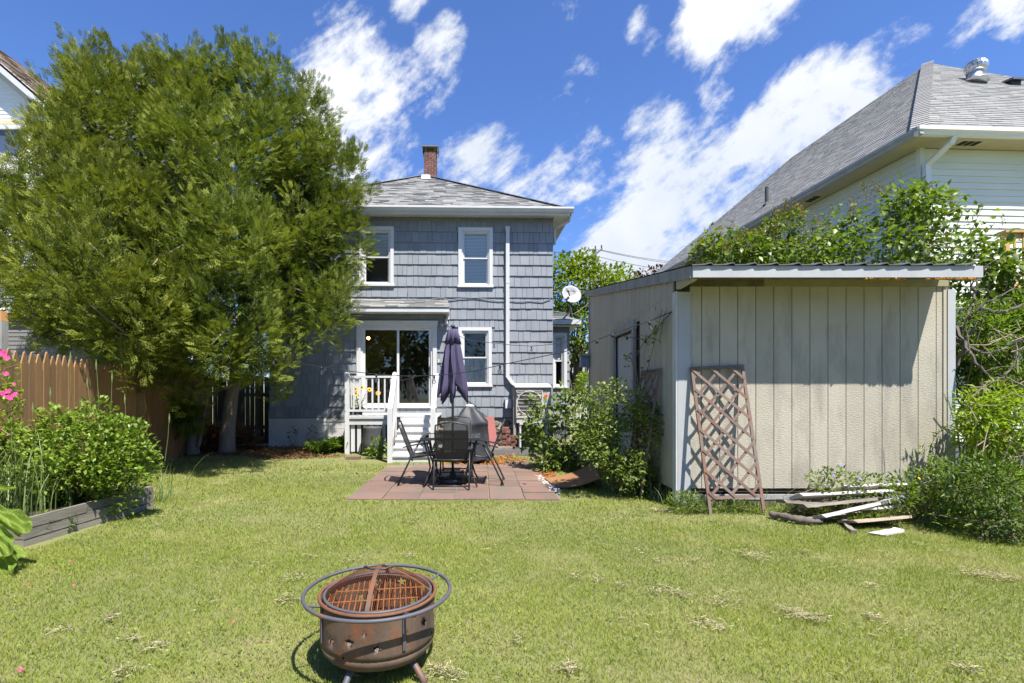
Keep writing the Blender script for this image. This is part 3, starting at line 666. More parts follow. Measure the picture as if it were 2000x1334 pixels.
# side wall planks with a seam, door opening
sdoor_y0 = (2.365 / (1243 - PPX) * F) - SD; sdoor_y1 = (2.365 / (1199 - PPX) * F) - SD; sdz = EYE + (HORIZ - 629.5) / F * (SD + sdoor_y0)
step = .224; y = .115
while y < SL - .06:
    y1 = min(y + step, SL - .05); rt = min(roofz(y), roofz(y1)) - .13
    for (z0, z1) in ((zs0 - .03, zseam - .006), (zseam + .006, rt)):
        segs = [(z0, z1)]
        if y1 > sdoor_y0 and y < sdoor_y1: segs = [(max(z0, sdz), z1)] if z1 > sdz else []
        for a, b in segs:
            if b - a > .02: piece('plank', pks, shed, (-.012, y + .0, a), (.02, y1 - y - .009, b - a))
    y += step
MB().box(-.016, .11, zseam - .012, -.004, SL - .05, zseam + .012).build('seam_strip', m_t11s, shed)
MB().box(-.026, SL - .05, .05, .0, SL + .02, roofz(SL) - .14).build('corner_board', m_greytrim, shed)
dfm = MB(); dfm.box(-.05, sdoor_y0, .1, -.002, sdoor_y0 + .10, sdz); dfm.box(-.05, sdoor_y1 - .16, .1, -.002, sdoor_y1, sdz); dfm.box(-.055, sdoor_y0 - .03, sdz - .10, -.002, sdoor_y1 + .03, sdz + .03)
dfm.box(-.03, sdoor_y0 + .1, .1, .0, sdoor_y0 + .13, sdz - .1); dfr = dfm.build('door_frame', m_greytrim, shed)
MB().box(.02, sdoor_y0 + .135, .12, .045, sdoor_y1 - .18, sdz - .13).build('door', m_palegrey, shed)
# roof
th = MB(); th.hexa([(-.03, -OH + .01, roofz(-OH + .01) - .045), (SW - .18, -OH + .01, roofz(-OH + .01) - .045), (SW - .18, SL + .3, roofz(SL + .3) - .045), (-.03, SL + .3, roofz(SL + .3) - .045), (-.03, -OH + .01, roofz(-OH + .01) - .02), (SW - .18, -OH + .01, roofz(-OH + .01) - .02), (SW - .18, SL + .3, roofz(SL + .3) - .02), (-.03, SL + .3, roofz(SL + .3) - .02)]); th.build('roof_deck', m_olive, shed)
sht = MB(); prof = []; xx = -.05
while xx < SW - .30:
    prof += [(xx, 0), (xx + .13, .004), (xx + .20, .022), (xx + .215, .024), (xx + .235, .0)]; xx += .243
ny = 2
for i in range(len(prof) - 1):
    (xa, za), (xb, zb_) = prof[i], prof[i + 1]; ya, yb_ = -OH - .050, SL + .33
    sht.add([(xa, ya, roofz(ya) + za), (xb, ya, roofz(ya) + zb_), (xb, yb_, roofz(yb_) + zb_), (xa, yb_, roofz(yb_) + za), (xa, ya, roofz(ya) + za - .012), (xb, ya, roofz(ya) + zb_ - .012)], [(0, 1, 2, 3), (4, 5, 1, 0)])
sht.build('roof_sheet', m_sheet, shed)
MB().box(-.03, -OH - .025, fz0, SW - .17, -OH, roofz(-OH) - .018).build('fascia', m_palegrey, shed)
rk = MB(); rk.hexa([(-.05, -OH, roofz(-OH) - .15), (-.028, -OH, roofz(-OH) - .15), (-.028, SL + .3, roofz(SL + .3) - .15), (-.05, SL + .3, roofz(SL + .3) - .15), (-.05, -OH, roofz(-OH) - .015), (-.028, -OH, roofz(-OH) - .015), (-.028, SL + .3, roofz(SL + .3) - .015), (-.05, SL + .3, roofz(SL + .3) - .015)]); rk.build('rake_board', m_greytrim, shed)
rk2 = MB(); rk2.hexa([(-.02, -OH + .01, roofz(-OH + .01) - .17), (.03, -OH + .01, roofz(-OH + .01) - .17), (.03, 0, roofz(0) - .25), (-.02, 0, roofz(0) - .25), (-.02, -OH + .01, roofz(-OH + .01) - .05), (.03, -OH + .01, roofz(-OH + .01) - .05), (.03, 0, roofz(0) - .05), (-.02, 0, roofz(0) - .05)]); rk2.build('eave_end', m_t11s, shed)
lc = MB()
for i in range(260):
    t = rnd.random() ** .6; x = SW * (.55 + .385 * t) + rnd.uniform(-.05, .02); s = rnd.uniform(.006, .017)
    if .70 < x / SW < .76: continue
    lc.obox((min(x, SW - .08), -OH - .008 + rnd.uniform(-.012, .03), fz0 - .008 + rnd.uniform(-.008, .004)), (s * 1.8, s * 1.4, s), Matrix.Rotation(rnd.random() * 3, 3, 'Z'))
lc.build('lichen', m_lichen, shed, kind='stuff')
MB().box(.0, -OH + .005, fz0 - .012, SW - .19, -OH + .025, fz0 - .002).build('drip_edge', m_moss, shed)

# leaning trellises
lath = unit('lath', m_rustwood)
def trellis(label, O, U, V, w, h, slats_a, slats_b, group=None):
    """O bottom-left point, U unit width vector, V unit height vector"""
    O, U, V = Vector(O), Vector(U).normalized(), Vector(V).normalized(); Nn = U.cross(V).normalized()
    rot = Matrix((U, V, Nn)).transposed(); t = thing('trellis', label, 'trellis', O); t.rotation_euler = rot.to_euler()
    fw = .034
    for a, b, c, d, nm in ((0, 0, fw, h, 'stile'), (w - fw, 0, w, h, 'stile'), (fw, h - fw, w - fw, h, 'rail'), (fw, .17, w - fw, .17 + fw, 'rail')):
        MB().box(a, b, -.012, c, d, .012).build(nm, m_rustwood, t)
    def line(x0, y0, x1, y1, zoff):
        p = Vector((x0, y0, zoff)); q = Vector((x1, y1, zoff)); L_ = (q - p).length
        piece('lath', lath, t, p + Vector((math.sin(math.atan2(y1 - y0, x1 - x0)) * .016, -math.cos(math.atan2(y1 - y0, x1 - x0)) * .016, 0)), (L_, .032, .007), (0, 0, math.atan2(y1 - y0, x1 - x0)))
    lo, hi, a, b = .18, h - .02, .02, w - .02
    for c in slats_a:      # falling to the right: y = c - k x
        k = 1.02; x0 = max(a, (c - hi) / k); x1 = min(b, (c - lo) / k)
        if x1 > x0 + .04: line(x0, c - k * x0, x1, c - k * x1, .0135)
    for c in slats_b:      # rising to the right
        k = 1.02; x0 = max(a, (lo - c) / k); x1 = min(b, (hi - c) / k)
        if x1 > x0 + .04: line(x0, c + k * x0, x1, c + k * x1, .004)
    return t
tb0 = gnd(1385, 1006); tb0.y -= .0
tl = at(1348, 717, SD - .03); tr_ = at(1452, 713, SD - .03); br = gnd(1487, 1000)
U = (tr_ - tl).normalized(); wv = (tr_ - tl).length; Vv = (tl - tb0); hv = Vv.length; Vv.normalize(); U = (U - Vv * U.dot(Vv)).normalized()
trellis('reddish weathered wooden lattice trellis leaning on the front wall of the shed', tb0, U, Vv, wv, hv, [hv - .02 + .24 * i - 1.2 for i in range(-3, 10)], [hv - .16 - .235 * i for i in range(0, 12)])
sx_ = 2.365; y2a = sx_ / (1297 - PPX) * F; y2b = sx_ / (1261 - PPX) * F
t2 = at(1297, 720, y2a); hh = t2.z
trellis('old dark lattice trellis standing against the side wall of the shed behind the shrub', (sx_ - .30, y2b, .02), (0, -1, 0), (.25, 0, hh), y2b - y2a, hh, [.3 * i for i in range(1, 11)], [hh - .25 * i for i in range(0, 10)])

# birdhouse on the far corner of the shed
bp = at(1147, 717, SD + SL); bhh = thing('birdhouse', 'small blue grey birdhouse on the far corner of the shed', 'birdhouse', (SF.loc.x - .09, SD + SL + .01, bp.z))
MB().box(-.12, -.09, 0, .055, .09, .24).build('body', M('blue_grey_paint', (.16, .20, .26), (.22, .25, .3), 10), bhh)
MB().hexa([(-.15, -.13, .24), (.06, -.13, .24), (.06, .12, .26), (-.15, .12, .26), (-.15, -.13, .275), (.06, -.13, .275), (.06, .12, .295), (-.15, .12, .295)]).build('roof', m_greytrim, bhh)

# ================================================================== big neighbouring house at the right
m_sidingR = M('pale_green_white_vinyl', (.66, .70, .62), (.62, .66, .59), 1.2, .5, orand=.03)
m_soff = M('tan_soffit', (.46, .42, .30), (.42, .38, .28), 2, .7)
m_gut = M('white_aluminium_gutter', (.72, .72, .70), (.66, .66, .64), 4, .45)
m_gutd = M('dull_grey_gutter', (.38, .39, .40), (.32, .32, .33), 4, .5)
NR = Frame(((1797 - PPX) / F * 9.6, 9.6, 0), R(3.0)); nr = NR.hit
nh = thing('neighbour_house', 'large pale green clapboard house with grey shingle hip roof, at the right', 'house', NR.loc, NR.yaw)
zso = nr(1850, 290)[1]; NW, NL, no = 9.0, 13.5, .42
cw_ = MB(); cw_.box(.02, .02, 0, NW, NL, zso); cw_.build('wall', m_core, nh)
clap = unit('clapboard', m_sidingR, wedge=.3); exp = .122; k = 0; z = zso - .02
while z > .5:
    z -= exp; piece('clapboard', clap, nh, (.07, .02, z), (NW - .07, .030, exp + .012)); k += 1
wn0 = None
z = zso - .02; rotm = (0, 0, R(-90))
wy0, wy1 = 4.6, 6.1; wz0, wz1 = zso - 1.75, zso - .55
while z > 1.6:
    z -= exp
    for (ya, yb_) in (((.07, wy0), (wy1, NL)) if wz0 - exp < z < wz1 else ((.07, NL),)): piece('clapboard', clap, nh, (.02, yb_, z), (yb_ - ya, .030, exp + .012), rotm)
MB().box(-.012, -.012, 0, .075, .075, zso).build('corner_post', m_sidingR, nh)
wf_ = MB(); wf_.box(-.04, wy0, wz0, .03, wy0 + .08, wz1); wf_.box(-.04, wy1 - .08, wz0, .03, wy1, wz1); wf_.box(-.04, wy0, wz1 - .08, .03, wy1, wz1); wf_.box(-.05, wy0, wz0, .03, wy1, wz0 + .08); wf_.box(-.03, (wy0 + wy1) / 2 - .04, wz0 + .08, .03, (wy0 + wy1) / 2 + .04, wz1 - .08)
wnd = wf_.build('window', m_vinyl, nh); MB().add([(.0, wy0 + .08, wz0 + .08), (.0, wy1 - .08, wz0 + .08), (.0, wy1 - .08, wz1 - .08), (.0, wy0 + .08, wz1 - .08)], [(0, 1, 2, 3)]).build('pane', M('dark_glass', (.05, .07, .10), rough=.08, spec=.8), wnd)
ze2 = zso + .10; h_ap = NR.hit(1826, 124, NW / 2)[1]; apx = NW / 2
E = [(-no, -no, ze2), (NW + no, -no, ze2), (NW + no, NL + no, ze2), (-no, NL + no, ze2)]; A0 = (apx, apx, h_ap); A1 = (apx, NL - apx + 1.2, h_ap)
ud = MB(); ud.add([Vector(q) + Vector((0, 0, -.02)) for q in (*E, A0, A1)], [(0, 1, 4), (1, 2, 5, 4), (2, 3, 5), (3, 0, 4, 5)]); ud.build('roof_deck', m_core, nh)
rp = MB(); roof_plane(rp, E[0], E[1], A0, A0, .145, (.2, .3), .014, (.8, 1, 1.2)); roof_plane(rp, E[3], E[0], A1, A0, .145, (.2, .3), .014, (.8, 1, 1.2)); roof_plane(rp, E[1], E[2], A0, A1, .3, (.6, .9))
a, b = Vector(E[0]), Vector(A0); n = 46
for i in range(n):
    p, q = a.lerp(b, i / n), a.lerp(b, (i + 1.25) / n); rp.beam(p + Vector((0, 0, .03)), q + Vector((0, 0, .014)), .26, .014, rv=rnd.random())
rp.build('roof', m_roof2, nh, kind='stuff')
sf = MB(); sf.box(-no, -no, zso - .005, NW + no, .0, zso + .01); sf.box(-no, 0.002, zso - .005, .0, NL + no, zso + .01); sf.build('soffit', m_soff, nh)
def gut(nm, mat, prof, a0, a1, ax): return MB().prism(prof, a0, a1, ax).build(nm, mat, nh)
gut('gutter', m_gut, [(-no, zso - .01), (-no - .07, zso + .0), (-no - .085, zso + .05), (-no - .12, zso + .075), (-no - .12, zso + .135), (-no - .005, zso + .135)], -no - .1, NW + no, 'x')
gut('gutter', m_gutd, [(-no, zso - .01), (-no - .07, zso + .0), (-no - .085, zso + .05), (-no - .12, zso + .075), (-no - .12, zso + .13), (-no - .005, zso + .13)], -no - .10, NL + no, 'y')
dp = MB(); gx = .03
dp.beam((gx + .19, -no - .03, zso + .02), (gx + .16, -no + .02, zso - .12), .09, .07, (0, 1, 0)); dp.beam((gx + .16, -no + .02, zso - .1), (gx + .02, -.09, zso - .36), .09, .07, (0, 1, 0)); dp.box(gx - .03, -.125, .4, gx + .07, -.045, zso - .34)
dp.build('downspout', m_gut, nh)
for (vx, vy) in ((.55, -.22), (2.0, -.22), (3.4, -.22)):
    v = MB()
    for j in range(3): v.box(vx + j * .13, vy - .08, zso - .012, vx + j * .13 + .10, vy + .08, zso - .006)
    v.build('soffit_vent', m_dark, nh)
for vy in (2.4, 4.2, 8.5):
    v = MB()
    for j in range(3): v.box(-.3, vy + j * .13, zso - .012, -.14, vy + j * .13 + .10, zso - .006)
    v.build('soffit_vent', m_dark, nh)
# turbine ventilator, mushroom vent, plumbing stack
sl_front = (h_ap - ze2) / (apx + no)
def on_front(px, py):
    for i in range(60):
        y = -no + i * .1; x, zz_ = NR.hit(px, py, y)
        if zz_ <= ze2 + (y + no) * sl_front: return x, y, ze2 + (y + no) * sl_front
    return x, y, zz_
tx, ty, tz = on_front(1905, 162)
def lathe_t(mb, prof, n, tilt, off): 
    o = len(mb.v); mb.lathe(prof, n); 
    for i in range(o, len(mb.v)): mb.v[i] = tuple(tilt @ Vector(mb.v[i]) + Vector(off))
    return mb
tilt0 = Matrix.Rotation(R(-6), 3, 'X') @ Matrix.Rotation(R(10), 3, 'Y'); tb = MB()
lathe_t(tb, [(.26, -.06), (.26, -.045), (.17, -.03), (.15, .16), (.16, .19)], 20, tilt0, (tx, ty, tz + .04)); tbo = tb.build('turbine_vent', m_metal, nh, True)
for kf in range(16):
    fin = MB(); a0 = 2 * math.pi * kf / 16; pts = []
    for j in range(7):
        t = j / 6; ph_ = math.pi * (.12 + .78 * t); r_ = .205 * math.sin(ph_) + .01; zz_ = .37 - .19 * math.cos(math.pi - ph_) * -1 if False else .36 + .17 * math.cos(ph_)
        for dr, da in ((0, 0), (.018, .26)):
            pts.append(tilt0 @ Vector(((r_ + dr) * math.cos(a0 + da + t * .25), (r_ + dr) * math.sin(a0 + da + t * .25), zz_)) + Vector((tx, ty, tz + .04)))
    fin.add(pts, [(2 * j, 2 * j + 1, 2 * j + 3, 2 * j + 2) for j in range(6)]); fin.build('fin', m_metal, tbo)
cap_ = MB(); lathe_t(cap_, [(.11, .50), (.10, .53), (.05, .55), (.001, .555)], 16, tilt0, (tx, ty, tz + .04)); lathe_t(cap_, [(.17, .18), (.185, .19), (.185, .215), (.17, .22)], 20, tilt0, (tx, ty, tz + .04)); cap_.build('turbine_cap', m_metal, tbo, True)
mx_, my_, mz_ = on_front(1977, 165)
mv = MB(); mv.box(mx_ - .11, my_ - .1, mz_ - .1, mx_ + .11, my_ + .12, mz_ + .05); mv.hexa([(mx_ - .17, my_ - .17, mz_ + .03), (mx_ + .17, my_ - .17, mz_ + .03), (mx_ + .17, my_ + .17, mz_ + .08), (mx_ - .17, my_ + .17, mz_ + .08), (mx_ - .13, my_ - .13, mz_ + .10), (mx_ + .13, my_ - .13, mz_ + .10), (mx_ + .13, my_ + .13, mz_ + .14), (mx_ - .13, my_ + .13, mz_ + .14)]); mv.build('roof_vent', m_black, nh)
ps = MB(); kx = None
for i in range(120):      # plumbing stack on the side slope
    x = -no + i * .03; q = NR.w(x, 0, 0)
    yy = 5.6; P_ = NR.w(x, yy, 0); px_ = PPX + P_.x / P_.y * F
    zz_ = ze2 + (x + no) * (h_ap - ze2) / (apx + no)
    if HORIZ - (zz_ - EYE) / P_.y * F < 400: break
ps.tube([(x, yy, zz_ - .1), (x, yy, zz_ + .52)], .05, 10); ps.tube([(x, yy, zz_ - .03), (x, yy, zz_ + .06)], [.12, .055], 10); ps.build('plumbing_stack', M('dark_vent_pipe', (.06, .06, .065), rough=.7), nh)

# raw timber deck rail at the far right
m_lumber = M('fresh_pine_lumber', (.50, .33, .13), (.42, .27, .10), 5, .7, .2, 30, (1, 1, .3), orand=.12)
dkp = at(1957, 470, 9.0); dk = thing('deck', 'raw yellow pine deck railing against the pale green house at the right edge', 'deck', (dkp.x, 9.0, 0))
zdk = at(1957, 452, 9.0).z
MB().box(0, -.05, 0, .09, .04, zdk - .04).build('post', m_lumber, dk)
MB().box(-.02, -.09, zdk - .04, 2.4, .08, zdk).build('hand_rail', m_lumber, dk)
MB().box(.09, -.03, zdk - .13, 2.4, .01, zdk - .045).build('top_rail', m_lumber, dk); MB().box(.09, -.03, zdk - 1.0, 2.4, .01, zdk - .91).build('bottom_rail', m_lumber, dk); MB().box(0, -.08, zdk - 1.25, 2.4, .5, zdk - 1.05).build('deck_board', m_lumber, dk)
bl_ = unit('baluster', m_lumber)
for i in range(12): piece('baluster', bl_, dk, (.16 + i * .155, -.052, zdk - 1.0), (.038, .02, .95))

# ================================================================== white neighbour at the left
m_sidingL = M('white_vinyl_siding', (.76, .77, .78), (.72, .73, .74), 1.2, .5, orand=.02)
m_brownroof = M('brown_asphalt_shingle', (.19, .14, .10), (.27, .21, .16), 6, .9, .4, 100, rv=.3)
NLx = Frame((at(118, 300, 14.0).x, 14.0, 0), R(0)); lh = thing('gable_house', 'white clapboard gable house with brown roof behind the cedar at the left', 'house', NLx.loc)
gx1 = 0; half = 3.6; rk_slope = .86
ev = NLx.hit(118, 222)[1]; peak = ev + half * rk_slope
wl_ = MB(); y = .02
wl_.add([(-2 * half, y, 0), (0, y, 0), (0, y, ev - .1), (-half, y, peak - .1), (-2 * half, y, ev - .1)], [(0, 1, 2, 3, 4)]); wl_.add([(0, y, 0), (0, 4, 0), (0, 4, ev - .1), (0, y, ev - .1)], [(0, 1, 2, 3)]); wl_.build('wall', m_core, lh)
clL = unit('clapboard', m_sidingL, wedge=.3); z = 3.2
wxl, wxr = -3.4, NLx.hit(46, 300)[0]; wzt_, wzb_ = NLx.hit(20, 249)[1], NLx.hit(20, 350)[1]
while z < peak - .3:
    xa, xb = -2 * half, 0
    if z > ev - .2: d_ = (z + .1 - ev + .1) / rk_slope; xa += d_; xb -= d_
    if wzb_ - .11 < z < wzt_: piece('clapboard', clL, lh, (wxr + .1, .02, z), (max(.05, xb - wxr - .1), .025, .118))
    else: piece('clapboard', clL, lh, (xa, .02, z), (xb - xa, .025, .118))
    z += .105
rkb = MB(); e = .35
for s_ in (1, -1):
    ox = -half; p0 = (ox + s_ * (half + .3), -e, ev - .3 * rk_slope); p1 = (ox, -e, peak)
    rkb.beam((p0[0], -e, p0[2] - .08), (p1[0], -e, p1[2] - .08), .05, .20, (0, 0, 1)); rkb.hexa([(p0[0], -e, p0[2] - .18), (p1[0], -e, p1[2] - .18), (p1[0], .0, p1[2] - .18), (p0[0], 0, p0[2] - .18), (p0[0], -e, p0[2] - .165), (p1[0], -e, p1[2] - .165), (p1[0], .0, p1[2] - .165), (p0[0], 0, p0[2] - .165)])
    rkb.beam((p0[0] - s_ * .05, -.03, p0[2] - .30), (p1[0], -.03, p1[2] - .26), .05, .18, (0, 0, 1))
rkb.build('rake_board', m_white, lh)
rr = MB(); roof_plane(rr, (.3, 4, ev - .3 * rk_slope + .03), (.3, -.4, ev - .3 * rk_slope + .03), (-half, 4, peak + .03), (-half, -.4, peak + .03), .15, (.25, .5)); roof_plane(rr, (-2 * half - .3, 4, ev - .3 * rk_slope + .03), (-2 * half - .3, -.4, ev - .3 * rk_slope + .03), (-half, 4, peak + .03), (-half, -.4, peak + .03), .3, (.5, .9)); rr.build('roof', m_brownroof, lh, kind='stuff')
rd = MB(); rd.beam((.3, 1.8, ev - .3 * rk_slope), (-half, 1.8, peak), 4.35, .05, (0, 0, 1)); rd.build('roof_deck', m_core, lh)
wq = MB(); wq.box(wxl, -.05, wzb_, wxl + .1, .04, wzt_); wq.box(wxr, -.05, wzb_, wxr + .1, .04, wzt_); wq.box(wxl, -.07, wzt_ - .07, wxr + .12, .04, wzt_ + .05); wm_ = (wzt_ + wzb_) / 2 - .12; wq.box(wxl + .1, -.03, wm_ - .04, wxr, .03, wm_ + .04); wq.box(wxl, -.06, wzb_ - .08, wxr + .1, .04, wzb_)
wql = wq.build('window', m_vinyl, lh); MB().add([(wxl + .1, .0, wzb_), (wxr, .0, wzb_), (wxr, .0, wzt_ - .07), (wxl + .1, .0, wzt_ - .07)], [(0, 1, 2, 3)]).build('pane', M('dim_glass', (.06, .08, .13), rough=.06, spec=.8), wql)
MB().box(wxl - .1, -.07, wzt_ + .06, wxr + .12, -.0, wzt_ + .16).build('stained_board', M('tan_stained_board', (.62, .45, .25), (.7, .6, .4), 3), wql)
acb = at(18, 320, 13.9); acw = thing('window_air_conditioner', 'white box window air conditioner in the window of the white gable house', 'air conditioner', (NLx.hit(22, 335)[0] + NLx.loc.x, 13.9, NLx.hit(22, 345)[1]))
MB().hexa([(-.6, -.45, 0), (.28, -.45, 0), (.28, -.0, .02), (-.6, 0, .02), (-.6, -.45, .42), (.22, -.45, .42), (.28, 0, .42), (-.6, 0, .42)]).build('casing', m_vinyl, acw); MB().box(-.45, -.457, .06, .1, -.452, .36).build('grille', m_blind, acw)
# grey outbuilding and post beyond the stockade fence
go = at(75, 700, 12.2); gb = thing('grey_outbuilding', 'low grey clapboard wall seen below the cedar beyond the stockade fence', 'shed', (go.x, 12.2, 0))
m_greyside = M('grey_clapboard', (.20, .19, .185), (.17, .165, .16), 2, .8, orand=.1)
zg = at(40, 622, 12.2).z; MB().box(-4, .02, 0, 2.2, 2, zg).build('wall', m_core, gb); gcl = unit('clapboard', m_greyside, wedge=.3); z = .9
while z < zg: piece('clapboard', gcl, gb, (-4, .02, z), (6.2, .02, .11)); z += .1
MB().box(-4.1, -.12, zg, 2.3, 2.1, zg + .12).build('roof', m_dark, gb)
wp = at(5, 700, 7.0); pp_ = thing('fence_post', 'tall weathered timber post with an orange top at the left edge behind the fence', 'post', (wp.x, 7.0, 0))
zt1 = at(5, 608, 7.0).z
MB().box(-.06, -.05, 0, .035, .05, zt1 - .14).build('post', m_greytrim, pp_); MB().hexa([(-.06, -.05, zt1 - .138), (.035, -.05, zt1 - .138), (.035, .05, zt1 - .138), (-.06, .05, zt1 - .138), (-.055, -.045, zt1), (.02, -.045, zt1), (.02, .045, zt1), (-.055, .045, zt1)]).build('post_top', M('orange_cedar', (.48, .25, .10), (.4, .22, .1), 6), pp_)

# ================================================================== fences
m_stock = M('stained_stockade_wood', (.30, .155, .055), (.20, .13, .066), 2.4, .8, .35, 26, (3, 3, .5), orand=.16, spots=((.40, .18, .045), 3.5, (3, 3, .35), .54, .68, .75))
def picket_mesh(name, mat, tip=.09, pt=.5):
    q = MB(); q.prism([(0, 0), (1, 0), (1, 1 - tip), (.5 + pt * .25, 1 - tip * .12), (.5, 1), (.5 - pt * .25, 1 - tip * .12), (0, 1 - tip)], 0, 1, 'y')
    me = bpy.data.meshes.new(name); me.from_pydata(q.v, [], q.f); me.materials.append(mat); return me
def fence(name, label, A, B, h, mesh, w, gap, rails, mat, jit=.02, thick=.016, tilt=.006):
    A, B = Vector(A), Vector(B); L_ = (B - A).length; yaw = math.atan2(B.y - A.y, B.x - A.x); t = thing(name, label, 'fence', A, yaw)
    for z in rails: MB().box(0, thick + .002, z - .045, L_, thick + .04, z + .045).build('rail', mat, t)
    x = 0
    while x < L_ - w: piece('picket', mesh, t, (x, rnd.uniform(-.004, .004), .02 + rnd.uniform(-.01, .01)), (w, thick, h + rnd.uniform(-jit, jit)), (0, rnd.uniform(-tilt, tilt), 0)); x += w + gap
    return t
fence('stockade_fence', 'tall brown stained stockade fence with pointed pickets along the left side', (-4.75, 4.0, 0), (-6.98, 13.25, 0), 1.84, picket_mesh('picket', m_stock, .075), .128, .010, (.4, 1.0, 1.55), m_stock)
m_oldgrey = M('dark_weathered_grey_board', (.085, .08, .075), (.12, .115, .11), 3, .9, .4, 26, (3, 3, .4), orand=.2)
fence('board_fence', 'dark weathered grey board fence between the cedar trunk and the house corner', (-7.0, 13.3, 0), (-5.2, 13.3, 0), 1.75, picket_mesh('picket', m_oldgrey, .02), .112, .009, (.45, 1.3), m_oldgrey, .04)
m_wfence = M('white_picket_paint', (.62, .62, .58), rough=.7, orand=.1)
wfp = at(1112, 795, 19.0)
fence('picket_fence', 'small white picket fence beyond the gap between house and shed', (wfp.x, 19.0, .1), (wfp.x + 1.3, 19.0, .1), at(1130, 767, 19.0).z - .12, picket_mesh('picket', m_wfence, .15), .075, .05, (.35, .95), m_wfence)

# ================================================================== far street things in the gap
fh0 = at(1085, 800, 34.0); fh = thing('far_house', 'distant grey house with white trim seen in the gap between house and shed', 'house', fh0 * 1)
fh.location.z = 0; zt_ = at(1130, 728, 34).z; zr_ = at(1130, 690, 34).z
MB().box(0, .03, 0, 5, 5, zt_).build('wall', m_core, fh); fcl = unit('clapboard', M('pale_grey_clapboard', (.34, .35, .37), rough=.8, orand=.1), wedge=.3); z = .1
while z < zt_: piece('clapboard', fcl, fh, (0, .03, z), (5, .03, .2)); z += .19
MB().box(-.2, -.3, zt_, 5.2, .03, zt_ + .15).build('eave', m_white, fh)
fr_ = MB(); roof_plane(fr_, (-.3, -.3, zt_ + .15), (5.3, -.3, zt_ + .15), (-.3, 2.6, zr_ + .7), (5.3, 2.6, zr_ + .7), .3, (.5, .9)); fr_.build('roof', m_roof, fh, kind='stuff')
MB().box(1.25, -.05, .6, 2.0, .02, 1.6).build('window', m_vinyl, fh)
# utility pole with transformer
m_pole = M('grey_pole_wood', (.22, .20, .18), (.15, .14, .125), 3, .9, .3, 20, (4, 4, .4))
up = at(1161, 800, 30.0); upo = thing('utility_pole', 'weathered wooden utility pole with a crossarm and grey transformer beyond the shed', 'utility pole', (up.x, 30, 0))
zp = at(1161, 488, 30).z; MB().tube([(0, 0, 0), (0, 0, zp)], [.17, .12], 10).build('pole', m_pole, upo)
MB().beam((-.55, -.16, zp - .75), (.42, -.16, zp + .02), .10, .12, (0, 1, 0)).build('crossarm', m_pole, upo)
ins = MB().lathe([(.02, 0), (.05, .04), (.03, .09), (.055, .13), (.03, .2), (.001, .21)], 8)
for (x, zz_) in ((.02, zp), (.38, zp + .05), (-.48, zp - .6)):
    q = MB(); q.v = list(ins.v); q.f = list(ins.f); q.rv = list(ins.rv); q.build('insulator', M('insulator_brown', (.12, .08, .07), rough=.3), upo, True, (x, -.16, zz_))
MB().lathe([(.001, 0), (.25, .02), (.25, .95), (.20, 1.05), (.001, 1.1)], 18).build('transformer', M('transformer_grey', (.30, .36, .42), rough=.5), upo, True, (-.42, -.05, zp - 2.9))
pts0 = at(1161, 492, 30); 
def sag(a, b, s, n=16): a, b = Vector(a), Vector(b); return [a.lerp(b, i / n) - Vector((0, 0, s * 4 * (i / n) * (1 - i / n))) for i in range(n + 1)]
wires = [(at(1163, 487, 29.8), at(1420, 520, 42), .3), (at(1174, 488, 29.8), at(1420, 512, 44), .35), (at(1163, 500, 29.8), at(1420, 535, 40), .3), (at(1150, 492, 29.8), at(1000, 478, 30), .2), (at(1163, 510, 29.8), at(1000, 520, 34), .3), (at(1062, 567, 16), at(1152, 562, 29), .15), (at(1062, 604, 17), at(1152, 600, 29), .2)]
for i, (a, b, s) in enumerate(wires):
    w_ = MB().tube(sag(a, b, s), .014 if i < 5 else .016, 4).build('overhead_wire', m_cable if i < 5 else m_grey_metal)
    w_['label'] = ['thin black wire running right from the pole top above the shed roof', 'upper black wire running right from the crossarm end', 'lowest black wire running right from the pole behind the shed', 'thin wire running left from the pole top across the sky', 'wire running left from the pole behind the maple', 'pale service wire passing behind the satellite dish', 'pale wire below the satellite dish in front of the maple'][i]
    w_['category'] = 'wire'; w_['group'] = 'overhead wires'

# ================================================================== raised bed
m_bed = M('weathered_bed_board', (.24, .22, .18), (.14, .125, .10), 4, .9, .5, 26, (1, .3, 3), orand=.2)
b0, b1 = gnd(57, 1066), gnd(300, 991); rb = thing('raised_bed', 'weathered grey plank raised garden bed overflowing with greenery at the left', 'raised bed', (b0.x, b0.y, 0), math.atan2(b1.y - b0.y, b1.x - b0.x))
Lb = (b1 - b0).length; bb = unit('plank', m_bed)
for i, z in enumerate((-.03, .07, .165)):
    c_ = (.9, 1.05, .6)[i]
    piece('plank', bb, rb, (-.05, -.0 - .004 * i, z), (c_ - .004 + .05, .04, .092)); piece('plank', bb, rb, (c_, .004 * i, z), (Lb - c_, .04, .09))
    piece('plank', bb, rb, (Lb - .04, .04, z), (.04, 1.5, .09)); piece('plank', bb, rb, (-.05, .04, z), (.04, 1.5, .09)); piece('plank', bb, rb, (-.05, 1.54, z), (Lb + .05, .04, .09))
MB().box(0, .045, 0, Lb - .05, 1.53, .2).build('soil', M('garden_soil', (.045, .032, .02), (.08, .06, .04), 14, .95, .6, 40), rb)
